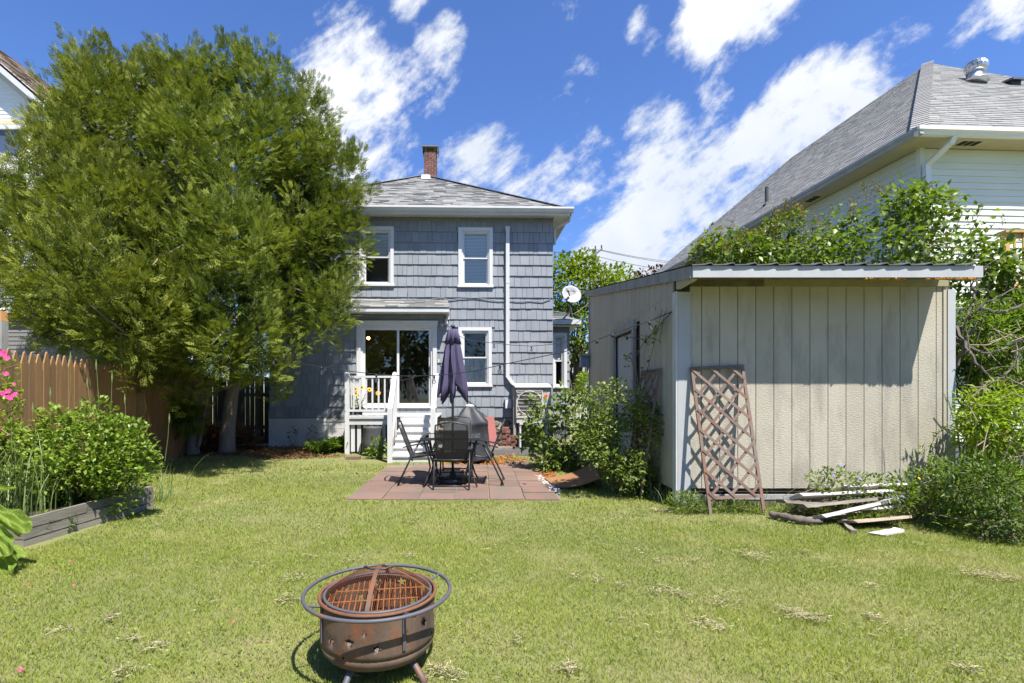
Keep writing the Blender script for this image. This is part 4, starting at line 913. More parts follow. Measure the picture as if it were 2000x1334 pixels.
# ================================================================== plants
def lobe_world(lst): return [tuple(q) for q in lst]
def px_lobes(d, lst):
    """(px, py, rx px, ry px[, depth offset, depth radius]) -> world ellipsoids at distance d"""
    out = []
    for q in lst:
        px, py, rx, ry = q[:4]; dd = d + (q[4] if len(q) > 4 else 0); p = at(px, py, dd); s = dd / F
        out.append((p.x, p.y, p.z, rx * s, q[5] if len(q) > 5 else (rx + ry) / 2 * s, ry * s))
    return out
m_bark = M('cedar_bark', (.30, .25, .20), (.17, .14, .115), 7, .95, .8, 22, (3, 3, .5))
m_bark2 = M('grey_brown_bark', (.15, .13, .11), (.09, .075, .065), 8, .95, .5, 30, (3, 3, .6))
m_twig = M('dry_twig', (.30, .24, .18), (.20, .15, .11), 8, .9)
m_redtwig = M('reddish_cane', (.24, .12, .08), (.20, .15, .10), 8, .8)
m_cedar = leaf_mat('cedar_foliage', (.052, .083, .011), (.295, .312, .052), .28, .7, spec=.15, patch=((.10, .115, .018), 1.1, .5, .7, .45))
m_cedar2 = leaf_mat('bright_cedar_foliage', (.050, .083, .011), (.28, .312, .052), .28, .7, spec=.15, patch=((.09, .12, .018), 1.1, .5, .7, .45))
# ------------------------------------------------------------------ cedars
def spray_template():
    V = []; Fc = []
    def kite(b, d, ln, w, z=0.0):
        b = np.array(b); d = np.array(d) / np.linalg.norm(d); s = np.array([d[1], -d[0], 0]); o = len(V)
        t = b + d * ln; t[2] += z
        w = w * 1.05; V.extend([b, b + d * ln * .45 + s * w + [0, 0, .012], t, b + d * ln * .45 - s * w + [0, 0, .012]]); Fc.append((o, o + 1, o + 2, o + 3))
    r = np.random.default_rng(3)
    kite((0, 0, 0), (0, 1, 0), .62, .030); kite((0, .5, 0), (0, 1, 0), .5, .045, -.05)
    for i in range(6):
        y = .10 + .14 * i; s = 1 if i % 2 else -1; ln = .46 - .035 * i
        a = (s * .75, .8, r.uniform(-.15, .25)); kite((0, y, 0), (s * .75, .75, 0), ln, .050, r.uniform(-.10, .06))
        kite((s * .16, y + .17, 0), (s * .2, 1, 0), ln * .62, .042, r.uniform(-.05, .08))
        if False: kite((s * .2, y + .18, .0), (s * 1, .25, 0), ln * .5, .04, r.uniform(-.08, .04))
    return np.array(V), np.array(Fc)
SPV, SPF = spray_template()
def cedar(name, label, base, trunks, lobes, n_plumes, mat, size=.30, seed=1, per=13):
    global rng
    rng = np.random.default_rng(seed)
    t = thing(name, label, 'tree', base)
    # boughs: many smaller clumps standing on the big crown volume, so the outline and the shading are lumpy
    Bc, Bd = shell_points(lobes, int(n_plumes / 17), .84, 1.02); br_ = rng.uniform(.34, .66, len(Bc)); bl2 = np.concatenate([Bc, np.stack([br_, br_, br_ * rng.uniform(.9, 1.5, len(Bc))], 1)], 1)
    P, D = shell_points(bl2, n_plumes, .62, 1.0)
    back = (D[:, 1] > .35) & (rng.random(len(P)) < .6)          # fewer plumes on the far side
    P, D = P[~back], D[~back]
    ax = unitv(D * .8 + np.array([0, 0, .62]) + rng.normal(0, .22, P.shape)); N_ = len(P)
    ln = rng.uniform(.35, .75, N_)
    bright = np.clip(rng.normal(.46, .2, N_), .05, .98)
    pos = []; dr = []; rv = []; sc = []
    for k in range(per):
        f = rng.random(N_) ** .75
        off = rng.normal(0, 1, (N_, 3)); off -= ax * np.sum(off * ax, axis=1, keepdims=True); off = unitv(off)
        rad = (.05 + .20 * (1 - f) * rng.random(N_))[:, None]
        p = P + ax * (ln * (f - .62))[:, None] + off * rad
        d = unitv(ax * (.75 + .5 * f[:, None]) + off * (.75 * (1 - .6 * f[:, None])) + np.array([0, 0, .06]) + rng.normal(0, .18, (N_, 3)))
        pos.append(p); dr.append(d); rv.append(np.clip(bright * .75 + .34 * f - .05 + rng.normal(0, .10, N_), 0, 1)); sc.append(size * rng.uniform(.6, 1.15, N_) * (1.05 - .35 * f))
    # inner filling so the middle of the crown is dense and dark, with shade put into the spray colour too
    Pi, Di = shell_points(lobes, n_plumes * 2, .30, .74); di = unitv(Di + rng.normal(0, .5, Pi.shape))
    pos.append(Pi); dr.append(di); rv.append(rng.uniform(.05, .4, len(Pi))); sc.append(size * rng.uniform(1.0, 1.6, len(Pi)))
    pos = np.concatenate(pos); dr = np.concatenate(dr); rv = np.concatenate(rv); sc = np.concatenate(sc)
    B = basis(dr, np.array([0, 0, 1.]), rng.normal(0, .7, len(dr))) * sc[:, None, None]
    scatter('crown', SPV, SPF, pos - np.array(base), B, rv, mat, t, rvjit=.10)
    tw = MB(); b = Vector(base)
    for tr in trunks:
        sp = smooth([Vector(q[:3]) - b for q in tr], 5); tw.tube(sp, taper([q[3] for q in tr], len(sp), 5), 10)
    tw.build('trunk', m_bark, t, True)
    lb = MB(); hub = Vector(trunks[0][-1][:3]); idx = rng.choice(len(P), 46, replace=False)
    for i in idx:
        p = Vector(P[i]); h = Vector(trunks[int(i) % len(trunks)][-1][:3]) if p.z > 3.4 else Vector(trunks[int(i) % len(trunks)][-2][:3])
        m = h.lerp(p, .55) + Vector((0, 0, -.15)); lb.tube([h - b, m - b, p - b], [.05, .03, .008], 5)
    lb.build('limb', m_bark, t, True, kind='stuff')
    return t
def trunk_px(lst, d): return [(*at(px, py, d), r) for px, py, r in lst]
cl = px_lobes(11.2, [(255, 248, 100, 108), (268, 172, 44, 46, 0, .6), (190, 215, 62, 70), (168, 325, 60, 80, -.3), (90, 450, 72, 75, -.6), (60, 525, 80, 75, -.8), (200, 450, 128, 125, -1.4, 1.9), (190, 585, 105, 85, -2.6, 1.2), (235, 565, 72, 72, -3.6, .7), (312, 585, 82, 80, -2.8, .85), (60, 585, 60, 36, -1.6), (150, 640, 70, 40, -2.2, .6), (230, 660, 60, 34, -2.6, .5), (330, 680, 70, 50, -2.4, .6),
                     (300, 330, 120, 150, -.6, 1.8), (285, 500, 120, 120, -2.2, 1.6), (300, 625, 90, 70, -1.9, .9), (335, 215, 72, 90), (120, 555, 75, 70, -1.4), (278, 128, 16, 34, 0, .25), (222, 155, 18, 24, 0, .25), (15, 490, 55, 70, -.4)])
cb0 = gnd(377, 889)
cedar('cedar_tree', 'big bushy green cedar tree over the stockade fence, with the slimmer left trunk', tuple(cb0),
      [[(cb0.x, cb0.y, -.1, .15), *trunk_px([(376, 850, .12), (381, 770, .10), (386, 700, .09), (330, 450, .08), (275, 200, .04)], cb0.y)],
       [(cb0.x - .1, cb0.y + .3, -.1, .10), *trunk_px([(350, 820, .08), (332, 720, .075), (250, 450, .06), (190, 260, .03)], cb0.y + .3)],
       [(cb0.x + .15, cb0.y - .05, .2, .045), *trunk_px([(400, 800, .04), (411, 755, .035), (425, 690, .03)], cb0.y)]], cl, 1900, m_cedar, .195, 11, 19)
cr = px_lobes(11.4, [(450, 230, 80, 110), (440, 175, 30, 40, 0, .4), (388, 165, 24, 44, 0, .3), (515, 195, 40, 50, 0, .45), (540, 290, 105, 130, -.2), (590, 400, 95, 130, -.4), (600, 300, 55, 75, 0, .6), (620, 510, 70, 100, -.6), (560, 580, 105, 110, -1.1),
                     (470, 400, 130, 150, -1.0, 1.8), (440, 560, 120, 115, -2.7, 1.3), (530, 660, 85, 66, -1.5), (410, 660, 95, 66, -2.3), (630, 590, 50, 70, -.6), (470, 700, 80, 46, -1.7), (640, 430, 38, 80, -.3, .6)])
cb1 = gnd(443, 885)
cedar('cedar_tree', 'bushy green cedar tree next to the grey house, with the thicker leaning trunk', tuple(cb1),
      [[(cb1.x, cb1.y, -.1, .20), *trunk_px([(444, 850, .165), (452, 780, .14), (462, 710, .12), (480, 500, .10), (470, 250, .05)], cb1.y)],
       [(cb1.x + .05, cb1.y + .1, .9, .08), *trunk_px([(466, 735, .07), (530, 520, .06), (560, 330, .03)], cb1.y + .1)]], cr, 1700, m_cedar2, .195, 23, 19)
rng = np.random.default_rng(99)
# low green shoots at the trunk foot
def leafset(name, lobes, n, size, mat, parent, base, up=.25, narrow=False, droop=0.0, lo=.4, hi=1.05, bright=(.5, .2), tv=None, outw=.7, rvjit=.06):
    P, D = shell_points(lobes, n, lo, hi); d = unitv(D * outw + np.array([0, 0, up]) + rng.normal(0, .45, P.shape) - np.array([0, 0, droop]))
    s = size * rng.uniform(.6, 1.2, n); B = basis(d, np.array([0, 0, 1.]), rng.normal(0, .5, n)) * s[:, None, None]
    rv = np.clip(rng.normal(bright[0], bright[1], n), 0, 1)
    V = tv if tv is not None else (NARROW_V if narrow else LEAF_V)
    scatter(name, V, LEAF_F, P - np.array(base), B, rv, mat, parent, rvjit=rvjit); return P, D
def stems(parent, base, lobes, n, r, mat, name='stem', wig=.12, start=.15, stuff=True):
    mb = MB(); b = Vector(base); P, D = shell_points(lobes, n, .5, 1.0)
    for p in P:
        p = Vector(p); s = Vector((b.x + rnd.uniform(-start, start), b.y + rnd.uniform(-start, start), b.z)); q = [s]
        for f in (.33, .66): q.append(s.lerp(p, f) + Vector((rnd.uniform(-wig, wig), rnd.uniform(-wig, wig), .12 * (1 - f) + rnd.uniform(-wig, wig) * .5)))
        q.append(p); mb.tube([v - b for v in q], [r, r * .75, r * .55, r * .25], 4)
    o = mb.build(name, mat, parent)
    if stuff: o['kind'] = 'stuff'
    return o
def clumps(lobes, n, r0, r1, vz=1.3):
    c, d = shell_points(lobes, n, .62, 1.08); r = rng.uniform(r0, r1, n); c[:, 2] = np.maximum(c[:, 2], r * vz * .7)
    return np.concatenate([c, np.stack([r, r, r * vz * rng.uniform(.8, 1.3, n)], 1)], 1)
def shrub(name, label, cat, base, lobes, n, size, mat, nst=10, rst=.012, mst=None, group=None, cl=None, **k):
    if cl: lobes = clumps(lobes, *cl)
    t = thing(name, label, cat, base, 0, group); leafset('foliage', lobes, n, size, mat, t, base, **k)
    if nst: stems(t, base, lobes, nst, rst, mst or m_bark2)
    return t
m_lilac = leaf_mat('lilac_leaf', (.055, .105, .012), (.20, .27, .030), .38, .42, spec=.4)
m_maple = leaf_mat('maple_leaf', (.075, .125, .008), (.21, .27, .016), .45, .5)
m_purple = leaf_mat('purple_leaf', (.045, .014, .012), (.12, .035, .022), .3, .5)
m_seed = leaf_mat('brown_seed_heads', (.14, .11, .035), (.28, .22, .08), .15, .8)
m_mint = leaf_mat('bright_green_leaf', (.09, .155, .016), (.25, .34, .045), .35, .45)
m_hosta = leaf_mat('lush_strap_leaf', (.07, .14, .014), (.20, .29, .045), .35, .4)
m_bram = leaf_mat('bramble_leaf', (.065, .12, .02), (.24, .29, .065), .35, .5)
m_lime = leaf_mat('lime_leaf', (.09, .16, .010), (.30, .39, .03), .45, .45)
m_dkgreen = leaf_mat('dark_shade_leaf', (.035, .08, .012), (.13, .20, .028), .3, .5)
m_fern = leaf_mat('feathery_leaf', (.075, .14, .016), (.22, .31, .042), .35, .55)
m_weed = leaf_mat('weed_leaf', (.06, .11, .014), (.19, .26, .035), .35, .5)
m_grassb = leaf_mat('tall_grass_blade', (.11, .17, .045), (.27, .34, .13), .35, .5)
m_rhub = leaf_mat('big_crinkled_leaf', (.13, .21, .024), (.26, .33, .07), .4, .75, spec=.12)
m_pink = leaf_mat('pink_petal', (.50, .012, .13), (.72, .06, .28), .3, .5)
m_yellow = leaf_mat('yellow_petal', (.75, .38, .01), (.85, .55, .02), .25, .5)
m_violet = leaf_mat('violet_petal', (.16, .13, .42), (.30, .26, .58), .3, .5)
def lilac(label, base, lobes, n, nseed, seed):
    global rng; rng = np.random.default_rng(seed)
    t = shrub('lilac_bush', label, 'shrub', base, lobes, n, .115, m_lilac, 14, .014, m_bark2, 'lilac bushes behind the shed', cl=(int(n / 40), .12, .30, 1.2), up=.1, droop=.25, lo=.35, bright=(.5, .24))
    if nseed:
        P, D = shell_points(lobes, nseed, .9, 1.12); P = P[D[:, 2] > -.1]; pos = []; d = []
        for p in P:
            m = 26; h = rng.random(m); pos.append(p + np.stack([rng.normal(0, .028, m) * (1 - h * .7), rng.normal(0, .028, m) * (1 - h * .7), h * .20], 1)); d.append(rng.normal(0, .5, (m, 3)) + [0, 0, .8])
        pos = np.concatenate(pos); d = np.concatenate(d)
        scatter('seed_head', NARROW_V, LEAF_F, pos - np.array(base), basis(d, np.array([0, 0, 1.])) * .045, rng.random(len(pos)), m_seed, t, kind='stuff')
    return t
lilac('lilac bush with big glossy leaves rising above the right half of the shed roof', (6.35, 8.8, 0), px_lobes(8.6, [(1735, 450, 85, 60), (1660, 470, 75, 50), (1790, 430, 55, 48), (1700, 410, 45, 32), (1620, 490, 55, 34), (1840, 470, 40, 60), (1700, 500, 120, 26), (1745, 392, 22, 20), (1790, 395, 26, 20)]), 2900, 150, 31)
lilac('lilac bush with brown seed heads rising above the left half of the shed roof', (6.2, 10.6, 0), px_lobes(9.8, [(1540, 470, 46, 46), (1480, 492, 60, 22), (1420, 482, 44, 26), (1580, 500, 60, 20), (1535, 430, 26, 20), (1440, 505, 80, 14), (1390, 500, 26, 18)]), 2700, 280, 32)
lilac('sparse lilac bush with bare crooked branches beside the right end of the shed', (6.6, 6.9, 0), px_lobes(6.9, [(1890, 520, 52, 34), (1960, 500, 55, 48), (1985, 590, 40, 50), (1900, 590, 34, 46), (1950, 560, 50, 30), (1870, 498, 44, 16)]), 1000, 30, 33)
cb = MB()
for pth in ([(1858, 690, 6.9), (1880, 640, 6.9), (1912, 600, 6.8), (1950, 580, 6.8), (1985, 560, 6.9)], [(1880, 640, 6.9), (1900, 590, 6.95), (1910, 550, 7), (1925, 520, 7)], [(1912, 600, 6.8), (1960, 610, 6.7), (2005, 590, 6.7)], [(1870, 660, 6.9), (1930, 690, 6.6), (1990, 660, 6.6)], [(1866, 720, 6.7), (1895, 650, 6.6), (1905, 640, 6.6)], [(1868, 640, 6.8), (1900, 700, 6.5), (1945, 740, 6.4), (1990, 700, 6.4)]):
    sp = smooth([at(q[0], q[1], q[2] - .45) for q in pth], 6); sp = [q + Vector((rnd.uniform(-.012, .012), rnd.uniform(-.02, .02), rnd.uniform(-.012, .012))) for q in sp]; cb.tube(sp, taper([.022, .017, .012, .008, .004][:len(pth)], len(sp), 6), 6)
    for q in sp[5::4]: e = Vector((rnd.uniform(-.1, .3), rnd.uniform(-.2, .1), rnd.uniform(-.1, .25))); cb.tube(smooth([q, q + e * .5 + Vector((0, 0, .04)), q + e], 3), [.006, .006, .005, .004, .004, .003, .002], 4)
o = cb.build('dead_branch', m_bark2); o['label'] = 'tangle of bare crooked grey branches beside the right shed corner'; o['category'] = 'branch'
# ------------------------------------------------------------------ right-hand thicket
shrub('feathery_shrub', 'soft mid green feathery shrub behind the bare branches at the right edge', 'shrub', (6.6, 6.8, 0), px_lobes(6.7, [(1910, 680, 50, 70), (1975, 690, 60, 80), (1890, 640, 34, 50), (1990, 640, 40, 50), (1940, 750, 66, 60), (1885, 730, 26, 60), (1930, 600, 50, 34)]), 12000, .085, m_fern, 20, .012, m_twig, cl=(60, .12, .28, .7), narrow=True, bright=(.55, .2))
shrub('lime_shrub', 'bright lime green leafy shrub at the right edge beside the shed corner', 'shrub', (6.0, 5.6, 0), px_lobes(5.7, [(1970, 840, 62, 60), (1930, 800, 40, 36), (1990, 900, 60, 70), (1945, 890, 45, 50), (1985, 800, 40, 50), (1912, 850, 28, 40)]), 4200, .085, m_lime, 24, .010, m_redtwig, cl=(46, .10, .22, .9), narrow=True, droop=.2, bright=(.62, .22))
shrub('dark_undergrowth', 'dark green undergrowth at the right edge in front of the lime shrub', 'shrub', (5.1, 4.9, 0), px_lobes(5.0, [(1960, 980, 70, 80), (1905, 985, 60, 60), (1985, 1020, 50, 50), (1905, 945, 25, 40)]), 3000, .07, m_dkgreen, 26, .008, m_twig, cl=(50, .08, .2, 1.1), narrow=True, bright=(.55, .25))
shrub('leafy_weeds', 'clump of bright leafy weeds growing over the plank pile at the shed corner', 'weeds', (4.75, 5.5, 0), px_lobes(5.45, [(1840, 960, 60, 55), (1790, 985, 55, 40), (1870, 1000, 50, 40), (1760, 1000, 40, 22), (1830, 1020, 60, 22), (1810, 920, 26, 30)]), 2600, .065, m_weed, 34, .006, m_twig, cl=(46, .05, .13, 1.6), narrow=True, up=.5, bright=(.6, .22))
shrub('periwinkle', 'low sprawling grey green periwinkle with violet flowers against the shed front', 'weeds', (3.6, 5.95, 0), px_lobes(5.95, [(1640, 945, 45, 34), (1700, 950, 50, 28), (1600, 940, 26, 22), (1670, 975, 60, 20), (1745, 965, 40, 30)]), 1200, .045, m_weed, 26, .004, m_twig, up=.4, bright=(.4, .2))
vf = [(1612, 920), (1643, 908), (1680, 935), (1700, 925), (1756, 940), (1757, 980), (1762, 970), (1628, 928), (1722, 962), (1690, 950)]
def blossom(name, p, r, mat, label=None, n=5, parent=None, tilt=.9):
    q = MB()
    for i in range(n):
        a = 2 * math.pi * i / n; c, s = math.cos(a), math.sin(a); w = r * .42
        q.add([(0, 0, 0), (c * r * .55 - s * w, s * r * .55 + c * w, r * .12), (c * r, s * r, r * .05), (c * r * .55 + s * w, s * r * .55 - c * w, r * .12)], [(0, 1, 2, 3)], rnd.random())
    o = q.build(name, mat, parent); o.location = p; o.rotation_euler = (tilt * rnd.uniform(.7, 1.1), rnd.uniform(-.4, .4), rnd.random()); return o
pw = [o for o in SC.objects if o.name.startswith('periwinkle')][0]
for px, py in vf: blossom('flower', at(px, py, 5.7) - pw.location, .024, m_violet, parent=pw)
lw = [o for o in SC.objects if o.name.startswith('leafy_weeds')][0]
for px, py in ((1795, 934), (1778, 983)): blossom('flower', at(px, py, 5.1) - lw.location, .02, m_yellow, parent=lw)
tall = thing('vine_shoot', 'thin arching vine shoot with yellow green leaves against the right end of the shed front', 'vine', tuple(gnd(1815, 1010)))
sh_ = [at(1812, 985, 5.85), at(1812, 900, 5.9), at(1818, 870, 5.95), at(1828, 850, 6.0), at(1848, 832, 6.0)]; b = tall.location
MB().tube([p - b for p in sh_], [.008, .007, .006, .005, .003], 5).build('stem', m_twig, tall)
lp = np.array([sh_[int(i)].lerp(sh_[int(i) + 1], i % 1) - b for i in np.linspace(0.2, 3.9, 34)]); scatter('leaf', LEAF_V, LEAF_F, lp + rng.normal(0, .015, lp.shape), basis(rng.normal(0, 1, lp.shape) + [0, -.4, .2], np.array([0, 0, 1.])) * .055, rng.random(34), m_lime, tall, kind='stuff')
dt = MB()
for i in range(70):
    px, py = rnd.uniform(1890, 2010), rnd.uniform(640, 1000); d = rnd.uniform(5.0, 6.0); p = at(px, py, d); a = Vector((rnd.uniform(-.14, .5), rnd.uniform(-.15, .15), rnd.uniform(-.25, .35)))
    dt.tube([p, p + a * .5 + Vector((0, 0, rnd.uniform(-.05, .08))), p + a], [.006, .005, .002], 4)
o = dt.build('dry_twigs', m_twig); o['kind'] = 'stuff'; o['label'] = 'dry tan twigs tangled in the thicket beside the shed'
# ------------------------------------------------------------------ shrubs left of the shed
shrub('leafy_bush', 'airy dark green bush with large leaves in front of the heat pump', 'shrub', tuple(gnd(1095, 915)), px_lobes(9.2, [(1110, 860, 60, 50), (1075, 830, 40, 36), (1115, 800, 36, 36), (1090, 890, 52, 28), (1130, 830, 40, 50), (1112, 765, 12, 30), (1055, 868, 22, 16), (1045, 790, 12, 12)]), 1300, .12, m_bram, 22, .010, m_bark2, cl=(34, .12, .26, .8), droop=.15, lo=.2, bright=(.34, .25))
shrub('bramble_bush', 'dense pale green bramble bush against the side wall of the shed', 'shrub', tuple(gnd(1225, 962)), px_lobes(6.95, [(1205, 815, 60, 46, -.1), (1250, 860, 50, 68), (1185, 870, 50, 54, -.1), (1235, 915, 50, 44, -.15), (1165, 850, 34, 44), (1270, 925, 32, 44), (1220, 780, 34, 22)]), 6000, .058, m_bram, 26, .007, m_redtwig, cl=(70, .09, .20, 1.1), bright=(.55, .24))
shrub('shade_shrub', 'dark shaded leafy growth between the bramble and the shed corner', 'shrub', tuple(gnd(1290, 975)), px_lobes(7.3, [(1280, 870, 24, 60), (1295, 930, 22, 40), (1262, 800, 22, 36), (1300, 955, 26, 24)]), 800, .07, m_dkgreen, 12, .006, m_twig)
vine = thing('climbing_vine', 'sparse climbing vine on the shed side wall beside its door', 'vine', (2.33, 8.4, 0)); vb = vine.location; vm = MB(); lv = []
for pth in ([(1250, 790), (1245, 740), (1240, 700), (1262, 660), (1290, 640), (1300, 608)], [(1240, 720), (1232, 700), (1228, 690)], [(1262, 660), (1288, 665), (1296, 625)], [(1255, 760), (1270, 700), (1283, 650), (1293, 605)]):
    pp = [Vector((2.29, 2.29 / (px - PPX) * F, EYE + (HORIZ - py) / (px - PPX) * 2.29)) for px, py in pth]; vm.tube([p - vb for p in pp], .006, 4); lv += [pp[int(i)].lerp(pp[int(i) + 1], i % 1) - vb for i in np.linspace(.2, len(pp) - 1.1, 16)]
vm.build('stem', m_twig, vine); lv = np.array(lv); scatter('leaf', LEAF_V, LEAF_F, lv + rng.normal(0, .035, lv.shape) - [.03, 0, 0], basis(rng.normal(0, 1, lv.shape) + [-.5, -.5, -.2], np.array([0, 0, 1.])) * .07, rng.random(len(lv)), m_lime, vine, kind='stuff')
# ------------------------------------------------------------------ bed planting
B0 = rb.location; byaw = rb.rotation_euler.z
bedl = px_lobes(5.55, [(150, 885, 85, 55), (90, 910, 80, 50), (215, 900, 60, 50), (185, 850, 55, 38), (120, 950, 95, 45), (235, 930, 50, 45), (40, 940, 60, 60), (250, 870, 30, 40), (170, 822, 34, 20), (125, 835, 26, 24), (205, 830, 22, 24), (70, 875, 40, 30), (270, 925, 30, 30), (228, 860, 24, 30), (178, 806, 14, 16), (20, 880, 40, 40)])
mint = shrub('mint_clump', 'dense bright green leafy clump filling the raised bed', 'plant', (-4.5, 5.5, .2), bedl, 10000, .056, m_mint, 60, .005, m_weed, cl=(150, .08, .17, 1.2), up=.5, bright=(.55, .2))
gt = thing('tall_grass', 'tall seeding grass blades standing in and around the raised bed', 'grass', (-4.6, 5.6, .15)); gt['kind'] = 'stuff'
pos = []; mats = []
def blades(n, cx, cy, sx, sy, h, w, lean=.35, z=0.0, droopk=.5, xmax=99):
    """curved blades as strips; returns one MB"""
    mb = MB()
    for i in range(n):
        x, y = min(rnd.gauss(cx, sx), xmax - .1 * rnd.random()), rnd.gauss(cy, sy); hh = h * rnd.uniform(.55, 1.15); a = rnd.random() * 6.283; l = lean * rnd.uniform(.2, 1.4) * hh; c, s = math.cos(a), math.sin(a); ww = w * rnd.uniform(.7, 1.2); pv = []
        for k in range(6):
            f = k / 5; px_ = x + c * l * f * f; py_ = y + s * l * f * f; pz = z + hh * (f - droopk * .35 * f ** 3); wd = ww * (1 - f) ** .6 * .5
            pv += [(px_ - s * wd, py_ + c * wd, pz), (px_ + s * wd, py_ - c * wd, pz)]
        mb.add(pv, [(2 * k, 2 * k + 1, 2 * k + 3, 2 * k + 2) for k in range(5)], rnd.random())
    return mb
gb_ = blades(260, -4.85, 5.35, .38, .45, .95, .012, z=.18, xmax=-4.15); g2 = blades(60, -4.30, 6.25, .12, .12, .75, .011, .5); g3 = blades(130, -4.75, 4.95, .22, .2, .8, .012, .6, z=.18, xmax=-4.2)
for q in (g2, g3): gb_.add(q.v, q.f, .5); gb_.rv = gb_.rv[:-len(q.f)] + q.rv
for px, py0, py1, d in ((133, 800, 690, 5.9), (193, 820, 705, 5.9), (212, 830, 730, 5.9), (160, 820, 780, 5.7), (245, 850, 772, 6.0), (95, 860, 760, 5.6), (322, 880, 810, 6.3), (60, 880, 790, 5.4), (20, 900, 810, 5.0), (175, 800, 740, 5.8)):
    a, b = at(px, py0 + 20, d), at(px + rnd.uniform(-6, 10), py1, d); gb_.tube([a, a.lerp(b, .5) + Vector((.01, 0, 0)), b], [.004, .003, .002], 4, rv=.6); gb_.tube([b - Vector((0, 0, .10)), b - Vector((0, 0, .05)), b + Vector((0, 0, .02))], [.004, .010, .002], 5, rv=.75)
o = gb_.build('blade', m_grassb, gt); o.location = -gt.location; o['kind'] = 'stuff'
fr = blades(22, -4.05, 6.45, .06, .08, .62, .012, .8); o = fr.build('grass_tuft', m_grassb); o['label'] = 'loose arching grass tuft at the far corner of the raised bed'; o['category'] = 'grass'; o['kind'] = 'stuff'
for k, (px, py) in enumerate(((100, 1045), (132, 1040), (200, 1020), (84, 1052))):
    p = gnd(px, py); w_ = shrub('small_weed', ['small leafy weed in front of the raised bed, second from the left', 'upright small weed at the middle of the raised bed front', 'spreading weed climbing the raised bed front towards its far end', 'lowest small weed by the near corner of the raised bed'][k], 'weeds', tuple(p), [(p.x, p.y, .09 + .02 * k, .06 + .02 * (k == 2), .06, .10)], 60, .05, m_mint, 4, .003, m_weed, up=.5)
# big rhubarb-like leaves at the left edge
rh = thing('rhubarb_plant', 'large crinkled yellow green leaves of a rhubarb plant at the left edge', 'plant', tuple(gnd(-20, 1110)))
def big_leaf(c, ex, ey, nrm_droop, label=None):
    """c base point; ex across, ey along (world vectors with size)"""
    mb = MB(); c = Vector(c); ex = Vector(ex); ey = Vector(ey); n = ex.cross(ey).normalized(); n = n if n.z > 0 else -n; nu, nv = 26, 26; pts = []
    for j in range(nv + 1):
        v = j / nv; wv = (math.sin(math.pi * min(1, v * .92 + .10)) ** .6) * (1 + .05 * math.sin(v * 17))
        for i in range(nu + 1):
            u = i / nu * 2 - 1; cr_ = .035 * math.cos(u * 11 + v * 4) * abs(u) ** .4 + .03 * math.sin(v * 15 + u * 5) * abs(u) + .03 * math.sin(14 * v - 9 * abs(u))
            pts.append(c + ex * (u * wv * .5) + ey * (v + .06 * abs(u) * (1 - v)) + n * ((.10 * u * u - nrm_droop * v * v + cr_) * ey.length))
    W_ = nu + 1; mb.add(pts, [(j * W_ + i, j * W_ + i + 1, (j + 1) * W_ + i + 1, (j + 1) * W_ + i) for j in range(nv) for i in range(nu)])
    mb.rv = []
    for j in range(nv):
        for i in range(nu):
            v = (j + .5) / nv; u = abs((i + .5) / nu * 2 - 1); q = ((v - .55 * u) * 6.0) % 1.0; mb.rv.append(min(1, max(0, (.95 if (q < .16 or u < .06) else .32) + rnd.uniform(-.14, .14))))
    o = mb.build('leaf', m_rhub, rh, True); o.location = -rh.location; return o
big_leaf(at(-22, 985, 4.15), (.42, .0, -.12), (.38, -.14, -.14), .22); big_leaf(at(8, 1040, 4.0), (.28, -.05, -.10), (.10, -.10, -.32), .1); big_leaf(at(-60, 1040, 4.0), (.30, .0, .05), (.05, -.24, -.14), .2)
big_leaf(at(-40, 1010, 4.05), (.40, .0, -.08), (.34, -.20, -.22), .2); big_leaf(at(-60, 960, 4.5), (.3, .05, -.05), (.26, .12, .04), .2); big_leaf(at(-10, 1055, 4.0), (.16, .05, -.12), (.22, .02, -.10), .25)
stk = MB()
for p in (at(-30, 985, 4.15), at(0, 1040, 4.05), at(-60, 1040, 4.0), at(-60, 960, 4.5)): stk.tube([rh.location, (rh.location + p) / 2 + Vector((0, 0, .05)), p], [.014, .012, .008], 6)
o = stk.build('stalk', M('pink_green_stalk', (.25, .16, .07), (.3, .1, .08), 6), rh); o.location = -rh.location
# rose canes
ro = thing('rose_bush', 'rose bush with bright pink blooms leaning in at the left edge', 'rose bush', (-4.6, 4.5, 0)); rm = MB()
for pth in ([(-70, 1000), (-30, 900), (5, 830), (30, 790)], [(-60, 900), (-20, 780), (10, 720), (34, 712)], [(-60, 850), (-25, 720), (4, 690)], [(-60, 900), (-10, 830), (20, 850)]):
    rm.tube([at(px, py, 4.55) - ro.location for px, py in pth], [.008, .006, .005, .003][:len(pth)], 5)
rm.build('cane', m_redtwig, ro)
leafset('foliage', px_lobes(4.55, [(8, 720, 24, 18), (12, 760, 24, 20), (4, 800, 26, 26), (14, 845, 24, 16), (-20, 780, 40, 70)]), 330, .05, m_lime, ro, ro.location, bright=(.6, .2))
for (px, py, r_) in ((5, 690, .034), (13, 699, .028), (11, 730, .024), (27, 750, .016), (10, 771, .028), (20, 776, .032), (30, 770, .024), (16, 764, .028), (3, 768, .022)): blossom('bloom', at(px, py, 4.35) - ro.location, r_, m_pink, parent=ro, n=6, tilt=1.1)
